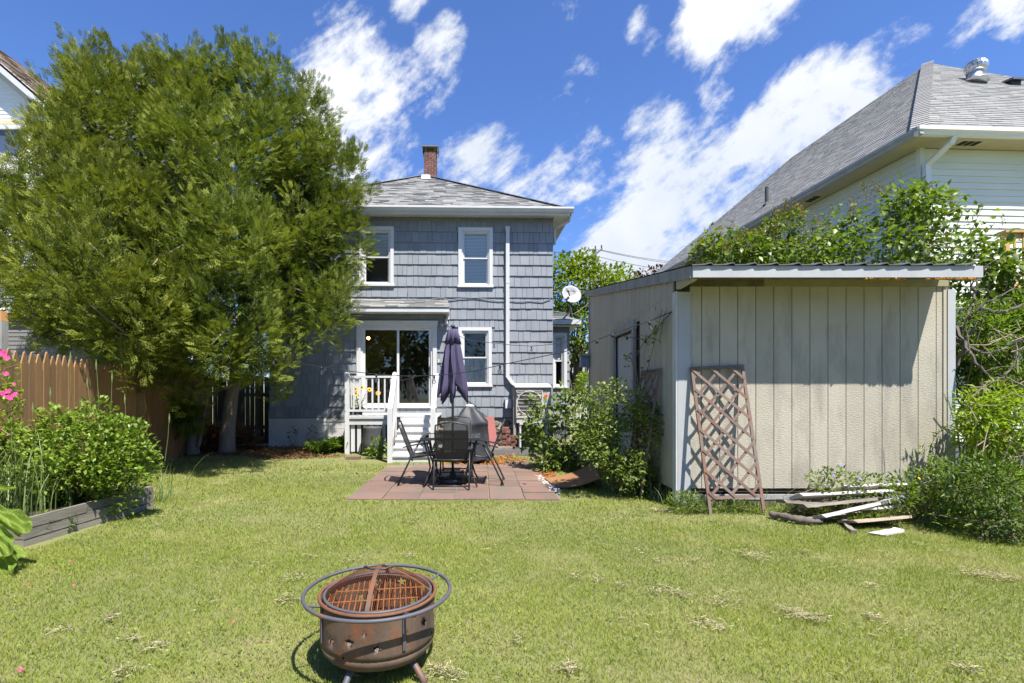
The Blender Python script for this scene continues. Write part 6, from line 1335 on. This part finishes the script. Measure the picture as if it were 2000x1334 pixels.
# umbrella
m_purp = M('purple_umbrella_fabric', (.078, .066, .128), (.060, .050, .10), 5, .85, .2, 90)
ub = thing('patio_umbrella', 'closed purple patio umbrella standing through the table', 'umbrella', (-.45, 7.80, .022))
MB().tube([(0, 0, .08), (0, 0, 2.36)], .019, 12).build('pole', m_black, ub, True)
MB().lathe([(.001, 2.355), (.04, 2.36), (.03, 2.39), (.001, 2.40)], 12).build('finial', m_purp, ub, True)
def fold_canopy(prof, nf, depth, hem, name, n=128, phase=0.0):
    mb = MB(); rows = len(prof); vs = []
    for i, (z, r, amp) in enumerate(prof):
        for k in range(n):
            th = 2 * math.pi * k / n; f = math.cos(nf * th + phase + .5 * math.sin(th * 2)); g_ = math.asin(f * .98) / 1.4 + .22 * math.sin(2 * nf * th + 1.3); zz_ = z + (hem * g_ + hem * .5 * math.sin(3 * th + 1) if i == rows - 1 else (hem * .4 * g_ if i == rows - 2 else 0))
            rr = r * (1 + amp * g_ + .04 * math.sin(3 * th + z * 4)); vs.append((rr * math.cos(th + .12 * math.sin(z * 9 + nf * th)), rr * math.sin(th), zz_))
    mb.add(vs, [(i * n + k, i * n + (k + 1) % n, (i + 1) * n + (k + 1) % n, (i + 1) * n + k) for i in range(rows - 1) for k in range(n)])
    o = mb.build(name, m_purp, ub, True); md = o.modifiers.new('thick', 'SOLIDIFY'); md.thickness = .004; return o
fold_canopy([(2.30, .068, .06), (2.16, .082, .20), (2.0, .098, .30), (1.8, .116, .38), (1.62, .134, .44), (1.48, .146, .50), (1.37, .140, .60)], 8, 0, -.12, 'canopy', 192)
fold_canopy([(2.33, .03, .1), (2.315, .070, .08), (2.24, .084, .16), (2.11, .102, .24)], 8, 0, -.012, 'vent_flap', 192)
ub_b = MB(); ub_b.lathe([(.23, .0), (.245, .03), (.225, .075), (.12, .10), (.05, .11), (.045, .16), (.03, .17)], 28); ub_b.build('base', m_black, ub, True)
# covered grill
m_cov = M('black_grill_cover', (.030, .033, .038), (.045, .048, .055), 4, .55, .3, 12)
gp_ = gnd(920, 908); gr = thing('covered_grill', 'barbecue grill under a black cover with a white lid on top', 'grill', (gp_.x, gp_.y + .28, 0))
def loft(mb, secs, n=48, wob=.0):
    vs = []
    for (z, hx_, hy_, ox, pw_) in secs:
        for k in range(n):
            th = 2 * math.pi * k / n; c, s = math.cos(th), math.sin(th); r = (abs(c) ** pw_ + abs(s) ** pw_) ** (-1 / pw_); wv = 1 + wob * math.sin(th * 9 + z * 6) * (1.1 - z)
            vs.append((ox + hx_ * r * c * wv, hy_ * r * s * wv, z + wob * .4 * math.sin(th * 5)))
    m = len(secs); mb.add(vs, [(i * n + k, i * n + (k + 1) % n, (i + 1) * n + (k + 1) % n, (i + 1) * n + k) for i in range(m - 1) for k in range(n)] + [tuple(range((m - 1) * n, m * n))]); return mb
loft(MB(), [(.08, .335, .25, .03, 7), (.30, .325, .25, .03, 7), (.55, .312, .25, .02, 7), (.73, .302, .25, .01, 7), (.755, .325, .265, 0, 8), (.80, .318, .26, 0, 8), (.96, .205, .18, -.02, 6), (1.05, .125, .12, -.03, 4), (1.10, .07, .08, -.03, 2)], 72, .05).build('cover', m_cov, gr, True)
MB().lathe([(.001, 1.095), (.085, 1.095), (.09, 1.115), (.06, 1.135), (.001, 1.14)], 20, (-.03, 0, 0)).build('lid', M('cream_lid', (.7, .67, .58), rough=.5), gr, True)
for sx_ in (-.26, .28):
    for sy_ in (-.2, .2): MB().box(sx_ - .02, sy_ - .02, 0, sx_ + .02, sy_ + .02, .2).build('leg', m_black, gr)
MB().box(-.22, -.18, .05, .2, .18, .14).build('shelf', M('dark_red_brick', (.13, .05, .035), rough=.9), gr)
# red board leaning on the wall
p0, p1 = gnd(948.4, 868.5), gnd(972.3, 868.5); p0 = Vector(((948.4 - PPX) / F * 12.35, 12.35, .09)); p1 = Vector(((972.3 - PPX) / F * 12.35, 12.35, .09)); t0, t1 = at(943.3, 815.3, 12.62), at(964.9, 814.4, 12.62); e = Vector((0, .03, .006))
o = MB().hexa([p0, p1, p1 + e, p0 + e, t0, t1, t1 + e, t0 + e]).build('leaning_board', M('dull_red_paint', (.27, .075, .065), (.23, .07, .06), 3, .6, .1, 30)); o['label'] = 'dull red painted board leaning on the foundation beside the covered grill'; o['category'] = 'board'
o = MB().box(-.5, -.1, 0, .5, .1, .07).build('kerb_stone', m_stone, None, loc=(.22, 12.2, 0)); o['label'] = 'low rough stone under the red board and brick stack'; o['category'] = 'stone'
# loose brick stack
lbk = unit('brick', m_brick); pz = .07; row = 0
while row < 8:
    z = .0 + row * .066; nb = (3, 3, 3, 3, 3, 2, 2, 2)[row]
    for i in range(nb):
        x = .47 + (.19 if row < 5 else .16) * i * .62 + rnd.uniform(-.012, .012) - (.03 if row % 2 else 0); o = bpy.data.objects.new('brick', lbk); COL.objects.link(o); o.location = (x, 12.25 + rnd.uniform(-.02, .02), z + .001); o.scale = (.112 if (i + row) % 3 else .105, .2, .063); o.rotation_euler = (0, 0, rnd.uniform(-.06, .06))
        o['label'] = 'red brick in the loose stack by the heat pump, %s course from the ground, %s' % (('first', 'second', 'third', 'fourth', 'fifth', 'sixth', 'seventh', 'top')[row], (('left', 'middle', 'right') if nb == 3 else ('left', 'right'))[i]); o['category'] = 'brick'; o['group'] = 'bricks stacked by the heat pump'
    row += 1
# heat pump
HPY = -.47; ha = HF.hit(1009, 826, HPY); hb = HF.hit(1076.5, 757, HPY); hw_ = hb[0] - ha[0]; hz0, hz1 = ha[1], hb[1]
m_hp = M('putty_enamel', (.47, .445, .405), (.44, .415, .38), 3, .45); m_hp2 = M('putty_enamel_dark', (.30, .285, .26), rough=.5)
hpq = thing('heat_pump', 'beige outdoor heat pump unit on a stand at the right house corner', 'heat pump', HF.w(ha[0], HPY, 0), HF.yaw); hh = hz1 - hz0
MB().box(0, 0, hz0, hw_, .33, hz1).build('casing', m_hp, hpq)
tcv = MB(); tcv.hexa([(-.04, -.05, hz1), (hw_ + .03, -.05, hz1), (hw_ + .03, .42, hz1 + .08), (-.04, .42, hz1 + .08), (-.04, -.05, hz1 + .025), (hw_ + .03, -.05, hz1 + .025), (hw_ - .02, .42, hz1 + .105), (-.09, .42, hz1 + .105)]); tcv.build('top_cover', m_white, hpq)
cx_, cz_ = hw_ * .37, hz0 + hh * .56; rg = .285
fq = MB(); fq.box(cx_ - .315, -.02, cz_ - .36, cx_ + .315, -.001, cz_ - .30); fq.box(cx_ - .315, -.02, cz_ + .30, cx_ + .315, -.001, cz_ + .33); fq.box(cx_ - .325, -.02, cz_ - .36, cx_ - .30, -.001, cz_ + .33); fq.box(cx_ + .30, -.02, cz_ - .36, cx_ + .325, -.001, cz_ + .33); fq.build('grille_frame', m_hp, hpq)
dsk = MB(); vs = [(cx_ + rg * math.cos(2 * math.pi * k / 40), -.004, cz_ + rg * math.sin(2 * math.pi * k / 40)) for k in range(40)]; dsk.add(vs, [tuple(range(40))]); dsk.build('fan_opening', M('fan_recess', (.085, .08, .075), rough=.8), hpq)
rgm = MB(); rgm.ring((0, 0, 0), rg + .008, .013, 48, 6); o = rgm.build('fan_ring', m_hp, hpq, True, (cx_, -.012, cz_)); o.rotation_euler = (R(90), 0, 0)
gb2 = unit('grille_bar', m_hp)
for k in range(7):
    zz_ = cz_ - .27 + .09 * k; hwk = math.sqrt(max(.001, .30 ** 2 - 0)); piece('grille_bar', gb2, hpq, (cx_ - .305, -.026, zz_ - .006), (.61, .012, .012))
vb_ = MB()
for k in range(30): x = cx_ - .28 + .56 * k / 29; hzk = math.sqrt(max(0, rg * rg - (x - cx_) ** 2)); vb_.box(x - .002, -.012, cz_ - hzk, x + .002, -.008, cz_ + hzk)
vb_.build('fan_guard', m_hp2, hpq, kind='stuff')
lt = MB(); zl = hz0 + hh * .845
for k, wk in enumerate((.012, .016, .014, .016, .012)): lt.box(hw_ * .76 + k * .024, -.003, zl, hw_ * .76 + k * .024 + wk, -.001, zl + .02)
lt.build('emblem', m_grey_metal, hpq)
st1 = MB(); st1.hexa([(hw_ * .76, -.003, hz0 + hh * .69), (hw_ * .87, -.003, hz0 + hh * .69), (hw_ * .87, -.001, hz0 + hh * .69), (hw_ * .76, -.001, hz0 + hh * .69), (hw_ * .80, -.003, hz0 + hh * .80), (hw_ * .91, -.003, hz0 + hh * .80), (hw_ * .91, -.001, hz0 + hh * .80), (hw_ * .80, -.001, hz0 + hh * .80)]); st1.build('red_sticker', M('red_orange_sticker', (.45, .03, .015), (.6, .22, .03), 30, .4), hpq)
MB().box(hw_ * .77, -.003, hz0 + hh * .60, hw_ * .85, -.001, hz0 + hh * .67).build('green_sticker', M('green_sticker', (.12, .42, .28), rough=.4), hpq)
MB().lathe([(.001, -.012), (.03, -.012), (.035, 0), (.001, .002)], 12, (hw_ * .97, -.004, hz0 + hh * .53)).build('handle_recess', m_hp2, hpq)
for x in (.07, hw_ - .12):
    MB().box(x, -.02, 0, x + .04, .02, hz0 - .04).build('stand_leg', m_white, hpq); MB().box(x, .30, 0, x + .04, .34, hz0 - .04).build('stand_leg', m_white, hpq); MB().box(x, -.04, hz0 - .04, x + .04, .36, hz0 - .002).build('stand_rail', m_white, hpq)
MB().box(.11, -.015, hz0 - .04, hw_ - .12, .015, hz0 - .005).build('stand_rail', m_white, hpq)
MB().box(-.07, .06, hz0 - .35, -.01, .30, hz1 - .02).build('line_cover', m_hp2, hpq)
# black planter pot in front of the porch
pp2 = gnd(728, 889); o = MB().lathe([(.235, 0), (.225, .3), (.205, .56), (.215, .60), (.21, .62), (.185, .62), (.18, .58), (.001, .56)], 28).build('planter_pot', M('faded_black_plastic', (.055, .055, .058), (.085, .085, .09), 5, .6), None, True, pp2); o['label'] = 'faded black plastic barrel planter standing in front of the porch landing'; o['category'] = 'planter'
# sunflower pot on the landing
spw = HF.w(HF.hit(700, 808, -1.0)[0], -1.0, porch.location.z + zd); sp_ = thing('flower_pot', 'small dark pot of yellow sunflowers on the porch landing behind the railing', 'flower pot', spw)
MB().lathe([(.09, 0), (.11, .16), (.12, .17), (.10, .17), (.001, .15)], 18).build('pot', m_black, sp_, True)
fy = HF.w(0, -1.0, 0).y; smb = MB()
for px, py in ((694.5, 760), (706.5, 757), (695.5, 769), (717, 762), (722, 761), (739, 768)):
    h = at(px, py, spw.y) - spw; smb.tube([(0, 0, .15), (h.x * .5, 0, h.z * .6), h], .007, 5); b_ = blossom('bloom', h + Vector((0, -.02, 0)), .062, m_yellow, parent=sp_, n=9, tilt=1.3); q = MB().lathe([(.001, .012), (.022, .008), (.025, 0)], 10); q.build('flower_centre', m_dark, b_)
smb.build('stem', m_weed, sp_); leafset('foliage', [(spw.x, spw.y, spw.z + .27, .09, .06, .14)], 60, .07, m_mint, sp_, spw)
# satellite dish
dc = at(1116, 575.5, 14.2); dsh = thing('satellite_dish', 'pale grey satellite dish on a bent mast fixed to the bay roof', 'satellite dish', dc)
nrm = Vector((.30, -.88, .32)).normalized(); upv = (Vector((-.32, 0, 1)) - nrm * Vector((-.32, 0, 1)).dot(nrm)).normalized(); rtv = upv.cross(nrm).normalized() * -1; DM = Matrix((rtv, upv, nrm)).transposed()
m_dish = M('dish_grey', (.36, .37, .37), (.31, .32, .32), 5, .5)
def disc(sx, sy, dep, z0, n=40, m=6):
    q = MB(); vs = [(0, 0, z0)]
    for j in range(1, m + 1):
        for k in range(n): a = 2 * math.pi * k / n; f = j / m; vs.append((sx * f * math.cos(a), sy * f * math.sin(a), z0 + dep * f * f))
    q.add(vs, [(0, 1 + k, 1 + (k + 1) % n) for k in range(n)] + [(1 + j * n + k, 1 + j * n + (k + 1) % n, 1 + (j + 1) * n + (k + 1) % n, 1 + (j + 1) * n + k) for j in range(m - 1) for k in range(n)]); return q
def put(mb, nm, mat, smooth=False):
    mb.v = [tuple(DM @ Vector(v)) for v in mb.v]; return mb.build(nm, mat, dsh, smooth)
o = put(disc(.30, .265, .05, -.03), 'reflector', m_dish, True); md = o.modifiers.new('thick', 'SOLIDIFY'); md.thickness = .012
em = MB(); em.add([(-.20, .07, .005), (-.155, .135, .005), (-.13, .14, .005), (-.075, .115, .005), (-.10, .085, .005), (-.15, .04, .005), (-.185, .045, .005)], [(0, 1, 2, 3, 4, 5, 6)]); em.add([(-.09, .165, .008), (-.06, .16, .008), (-.035, .09, .005), (-.06, .10, .005), (-.075, .13, .006)], [(0, 1, 2, 3, 4)]); put(em, 'emblem', M('emblem_grey', (.13, .13, .14), rough=.6))
fc = bpy.data.curves.new('lettering', 'FONT'); fc.body = 'DIRECTV'; fc.size = .052; fo = bpy.data.objects.new('tmp', fc); COL.objects.link(fo); dg = bpy.context.evaluated_depsgraph_get(); me = bpy.data.meshes.new_from_object(fo.evaluated_get(dg)); bpy.data.objects.remove(fo)
me.name = 'lettering'; me.transform(Matrix.Translation((-.145, .0, .004)) @ Matrix.Rotation(.12, 4, 'Z')); me.transform(DM.to_4x4()); me.materials.clear(); link('lettering', me, bpy.data.materials['emblem_grey'], dsh)
am = MB(); am.beam((.09, -.02, .03), (.27, .02, .28), .035, .05, (0, 1, 0)); am.beam((.22, .02, .24), (.34, .05, .36), .06, .08, (0, 1, 0)); put(am, 'feed_arm', m_dish)
mt = MB(); e0 = Vector((-.02, .10, -.22)); mt.tube([e0, e0 + Vector((0, .02, -.22)), Vector((-.20, .35, -.66))], .024, 8); mt.build('mast', m_grey_metal, dsh, True)
wr1 = MB(); wr1.tube(sag((.02, .1, -.55), (.62, .1, -.10), .04), .007, 4); wr1.build('cable', m_dish, dsh)

# ================================================================== string lights
m_bulb = glass_mat('clear_bulb', (.92, .93, .93), .14); m_fil = M('bulb_base_brass', (.4, .36, .28), rough=.3, metal=.8)
def cord3(pts, dfun): return [at(px, py, dfun(px)) for px, py in pts]
def dA(px):
    k = (px - PPX) / F; return (8.9 - .41 * 3.96) / (1 + .41 * k)
slA = [(528, 697), (545, 700), (600, 712), (628, 717), (675, 724), (735, 731), (800, 735), (850, 733), (880, 731), (930, 724), (977, 713), (1030, 702), (1080, 692), (1118, 683), (1140, 673), (1165, 664), (1196, 652), (1230, 640), (1266, 628), (1312, 609)]
def lights(label, pts, dfun, bulbs, r=.006):
    P_ = cord3(pts, dfun); t = thing('string_lights', label, 'string lights', P_[0], 0, 'string lights over the yard'); b = t.location
    MB().tube([p - b for p in P_], r, 5).build('cord', m_cable, t, True)
    for (px, py, full, ang) in bulbs:
        d = dfun(px); p = at(px, py, d) - b; bd_ = MB().tube([(0, 0, .004), (0, 0, -.045)], .015, 8).build('socket', m_cable, t, True, p); bd_.rotation_euler = (0, ang, 0)
        if full:
            MB().lathe([(.012, -.045), (.014, -.055), (.026, -.08), (.029, -.10), (.022, -.122), (.001, -.130)], 12).build('bulb', m_bulb, bd_, True)
            MB().tube([(0, 0, -.05), (0, 0, -.095)], .006, 5).build('filament_stem', m_fil, bd_)
    return t
lights('long black string of bulbs from the cedar past the umbrella to the shed', slA, dA, [(534, 698.5, 1, 0), (628, 717, 1, 0), (735, 731, 1, 0), (848, 733, 1, 0), (977, 713, 1, .1), (1117, 683, 1, .15), (1166, 664, 0, 0), (1196, 652, 0, 0), (1267, 628, 1, -.4)])
def dB(px): return 12.4 + (px - 880) / 280 * -.9
lights('fainter black string of bulbs along the house wall from the wall lamp', [(876, 637), (890, 652), (912, 664), (940, 668), (965, 670), (1000, 674), (1038, 676), (1075, 673), (1100, 668), (1122, 662), (1153, 650)], dB, [(965, 670, 1, 0), (1038, 676, 1, 0), (1121, 662, 1, 0)], .007)
def dC(px): return (SF.loc.x - .05) / (px - PPX) * F
lights('short slack end of the string of bulbs hanging on the shed side wall', [(1312, 609), (1295, 628), (1262, 664), (1245, 661), (1225, 658), (1213, 655)], dC, [(1225, 658, 0, 0), (1261, 664, 0, 0)])

# ================================================================== fire pit
m_rust = M('rusty_sheet_steel', (.048, .035, .029), (.135, .088, .062), 6, .75, .3, 40, (1, 1, .6), spots=((.19, .066, .024), 7, (1, 1, 1), .53, .68, .75), metal=.15)
m_rust2 = M('orange_rust', (.20, .070, .024), (.11, .045, .022), 14, .85, .3, 60)
m_ringm = M('grey_ring_paint', (.085, .085, .10), (.07, .065, .075), 6, .55, spots=((.20, .075, .03), 5, (1, 1, 1), .58, .70, .8))
fp = thing('fire_pit', 'round rusty steel fire pit with star cutouts, spark screen and outer ring on the lawn', 'fire pit', ((739 - PPX) / F * 2.64, 2.64, 0))
RB, ZW0, ZW1 = .288, .165, .375
def star(cx, cy, r, rot=0): return [(cx + (r if k % 2 == 0 else r * .4) * math.sin(rot + math.pi * k / 5), cy + (r if k % 2 == 0 else r * .4) * math.cos(rot + math.pi * k / 5)) for k in range(10)]
def moon(cx, cy, r, s=1):
    o_ = [(cx + s * r * .55 * math.sin(a) * -1 * -1, cy + r * math.cos(a)) for a in [math.pi * (.05 + .9 * i / 8) for i in range(9)]]; i_ = [(cx + s * r * .20 * math.sin(a), cy + r * math.cos(a)) for a in [math.pi * (.95 - .9 * i / 8) for i in range(1, 8)]]; return o_ + i_
shapes = []
for th, z, r in ((-.67, .232, .030), (-.28, .252, .028), (-.02, .292, .014), (.17, .226, .026), (-.39, .178, .013), (.83, .335, .013), (1.06, .285, .030), (-.91, .325, .013), (1.35, .20, .015), (1.5, .31, .026), (-1.45, .23, .028), (-1.3, .32, .014)): shapes.append(star(th * RB, z, r, rnd.uniform(-.4, .4)))
shapes += [moon(.60 * RB, .255, .040), moon(-1.12 * RB, .255, .045)]
for k in range(11):
    th = 1.75 + k * .28; shapes.append(star(th * RB, rnd.uniform(.2, .33), rnd.choice((.03, .026, .014)), rnd.random()) if k % 5 else moon(th * RB, .26, .04))
L0, L1 = -math.pi * RB, math.pi * RB; co = []; ed_ = []; NXg, NZg = 120, 9
shapes = [[((x - L0) % (L1 - L0) + L0 if abs(s[0][0]) > 3.0 * RB else x, z) for x, z in s] for s in shapes if abs(s[0][0]) < 2.95 * RB or True]
shapes = [s for s in shapes if max(x for x, z in s) - min(x for x, z in s) < .2 and max(x for x, z in s) < L1 - .01 and min(x for x, z in s) > L0 + .01]
for i in range(NXg + 1):
    for j in range(NZg): co.append((L0 + (L1 - L0) * i / NXg, ZW0 + (ZW1 - ZW0) * j / (NZg - 1)))
for s in shapes:
    o_ = len(co); co += s; ed_ += [(o_ + k, o_ + (k + 1) % len(s)) for k in range(len(s))]
vo, eo, fo_, *_r = delaunay_2d_cdt([Vector(c) for c in co], ed_, [], 0, 1e-6)
def inside(p, poly):
    c = False; n = len(poly)
    for i in range(n):
        a, b = poly[i], poly[i - 1]
        if (a[1] > p[1]) != (b[1] > p[1]) and p[0] < (b[0] - a[0]) * (p[1] - a[1]) / (b[1] - a[1]) + a[0]: c = not c
    return c
wl3 = MB(); wl3.v = [(RB * math.sin(v.x / RB), -RB * math.cos(v.x / RB), v.y) for v in vo]
for f in fo_:
    c = sum((vo[i] for i in f), Vector((0, 0))) / len(f)
    if not any(inside(c, s) for s in shapes): wl3.f.append(tuple(f))
wl3.rv = [.5] * len(wl3.f); nb_ = len(wl3.v); pr_ = [(RB, ZW0), (RB * .975, .135), (RB * .90, .108), (RB * .75, .088), (RB * .4, .075), (.001, .072)]; wl3.lathe(pr_, 60, cap=False); wl3.lathe([(RB, ZW1), (RB + .012, ZW1 + .004), (RB + .012, ZW1 + .010), (RB - .004, ZW1 + .012)], 60, cap=False)
o = wl3.build('bowl', m_rust, fp, True); md = o.modifiers.new('thick', 'SOLIDIFY'); md.thickness = .0025
MB().ring((0, 0, ZW1 + .008), RB + .004, .008, 64, 6).build('rim', m_rust2, fp, True)
MB().ring((0, 0, .392), .368, .0095, 80, 8).build('outer_ring', m_ringm, fp, True)
for a in (.62, 2.2, 3.75, 5.3):
    c, s = math.sin(a), -math.cos(a)
    q = MB(); q.tube([(c * (RB + .005), s * (RB + .005), .372), (c * .362, s * .362, .392)], .006, 6); q.beam((c * (RB + .006), s * (RB + .006), .20), (c * (RB + .006), s * (RB + .006), .372), .018, .006, (c, s, 0)); q.build('ring_bracket', m_ringm, fp)
for a in (-.38, .98, 2.6, 4.1):
    c, s = math.sin(a), -math.cos(a); MB().tube([(c * .20, s * .20, .10), (c * .25, s * .25, .075), (c * .29, s * .29, .035), (c * .315, s * .315, .0)], .016, 8).build('leg', m_ringm, fp, True)
RS, HS = .268, .118
def dome(x, y): r2 = (x * x + y * y) / (RS * RS); return .385 + HS * (1 - r2) * (1 - .12 * r2)
sb = MB(); sb.ring((0, 0, .386), RS, .008, 64, 6)
sb.build('screen_rim', m_ringm, fp, True)
bnd = MB(); n = 24
for (dx_, dy_) in ((0, 1),):
    for i in range(n):
        a, b = -RS + 2 * RS * i / n, -RS + 2 * RS * (i + 1) / n; bnd.hexa([(-.011, a, dome(0, a) + .001), (.011, a, dome(0, a) + .001), (.011, b, dome(0, b) + .001), (-.011, b, dome(0, b) + .001), (-.011, a, dome(0, a) + .004), (.011, a, dome(0, a) + .004), (.011, b, dome(0, b) + .004), (-.011, b, dome(0, b) + .004)])
bnd.build('screen_band', m_rust, fp)
bn2 = MB()
for i in range(n):
    a, b = -RS + 2 * RS * i / n, -RS + 2 * RS * (i + 1) / n; bn2.hexa([(a, -.006, dome(a, 0) + .001), (b, -.006, dome(b, 0) + .001), (b, .006, dome(b, 0) + .001), (a, .006, dome(a, 0) + .001), (a, -.006, dome(a, 0) + .004), (b, -.006, dome(b, 0) + .004), (b, .006, dome(b, 0) + .004), (a, .006, dome(a, 0) + .004)])
bn2.build('screen_band', m_rust2, fp)
MB().tube([(-.075, 0, dome(0, 0) + .005), (-.06, 0, dome(0, 0) + .008), (-.04, -.012, dome(0, 0) + .0), (0, -.02, dome(0, 0) - .0), (.04, -.012, dome(0, 0) + .0), (.06, 0, dome(0, 0) + .008), (.075, 0, dome(0, 0) + .005)], .0045, 6).build('screen_handle', m_black, fp, True)
wm = MB(); stp = .0095; k = -RS + .01
def wire(ps, r=.00055):
    vs = []; 
    for p in ps: vs += [(p[0] - r, p[1] - r, p[2]), (p[0] + r, p[1] + r, p[2] - r), (p[0] + r, p[1] - r, p[2] + r)]
    wm.add(vs, [(3 * i + a, 3 * i + (a + 1) % 3, 3 * i + 3 + (a + 1) % 3, 3 * i + 3 + a) for i in range(len(ps) - 1) for a in range(3)])
while k < RS:
    h = math.sqrt(max(1e-6, RS * RS - k * k)); m = max(4, int(h * 60)); wire([(k, -h + 2 * h * i / m, dome(k, -h + 2 * h * i / m)) for i in range(m + 1)]); wire([(-h + 2 * h * i / m, k, dome(-h + 2 * h * i / m, k)) for i in range(m + 1)]); k += stp
wm.build('screen_mesh', m_rust2, fp, kind='stuff')
m_grate = M('bright_orange_rust', (.36, .13, .03), (.26, .085, .025), 14, .85); gq = unit('grate_bar', m_grate); ca, sa = math.cos(.16), math.sin(.16)
for i in range(-9, 10):
    x = i * .028; h = math.sqrt(max(0, .270 ** 2 - x * x))
    MB().tube([(x * ca - (-h) * sa, x * sa + (-h) * ca, .345), (x * ca - h * sa, x * sa + h * ca, .345)], .003, 5).build('grate_bar', m_grate, fp)
for y in (-.14, 0, .14):
    h = math.sqrt(.270 ** 2 - y * y); MB().tube([(-h * ca - y * sa, -h * sa + y * ca, .339), (h * ca - y * sa, h * sa + y * ca, .339)], .004, 5).build('grate_bar', m_grate, fp)
m_char = M('charred_wood', (.035, .032, .03), (.20, .19, .18), 12, .95, .8, 40); m_ash = M('pale_ash', (.20, .19, .175), (.10, .09, .08), 18, .95, .6, 40)
MB().lathe([(.001, .135), (.15, .125), (.22, .10), (.001, .09)], 24).build('ash', m_ash, fp, True)
for k, (x0_, y0_, x1_, y1_, z_, r_) in enumerate(((-.16, -.10, .02, -.17, .20, .035), (-.10, -.02, .10, .06, .22, .03), (.02, -.08, .17, -.14, .21, .03), (-.08, .05, .05, -.12, .25, .028))):
    q = MB(); q.tube([(x0_, y0_, z_), ((x0_ + x1_) / 2, (y0_ + y1_) / 2 + .01, z_ + .01), (x1_, y1_, z_ - .01)], [r_ * .7, r_, r_ * .8], 8); o = q.build('charred_log', m_char, None, True, fp.location); o['label'] = ['charred log at the front left inside the fire pit', 'charred log across the middle of the fire pit', 'charred log at the front right inside the fire pit', 'topmost charred log leaning over the others in the fire pit'][k]; o['category'] = 'log'
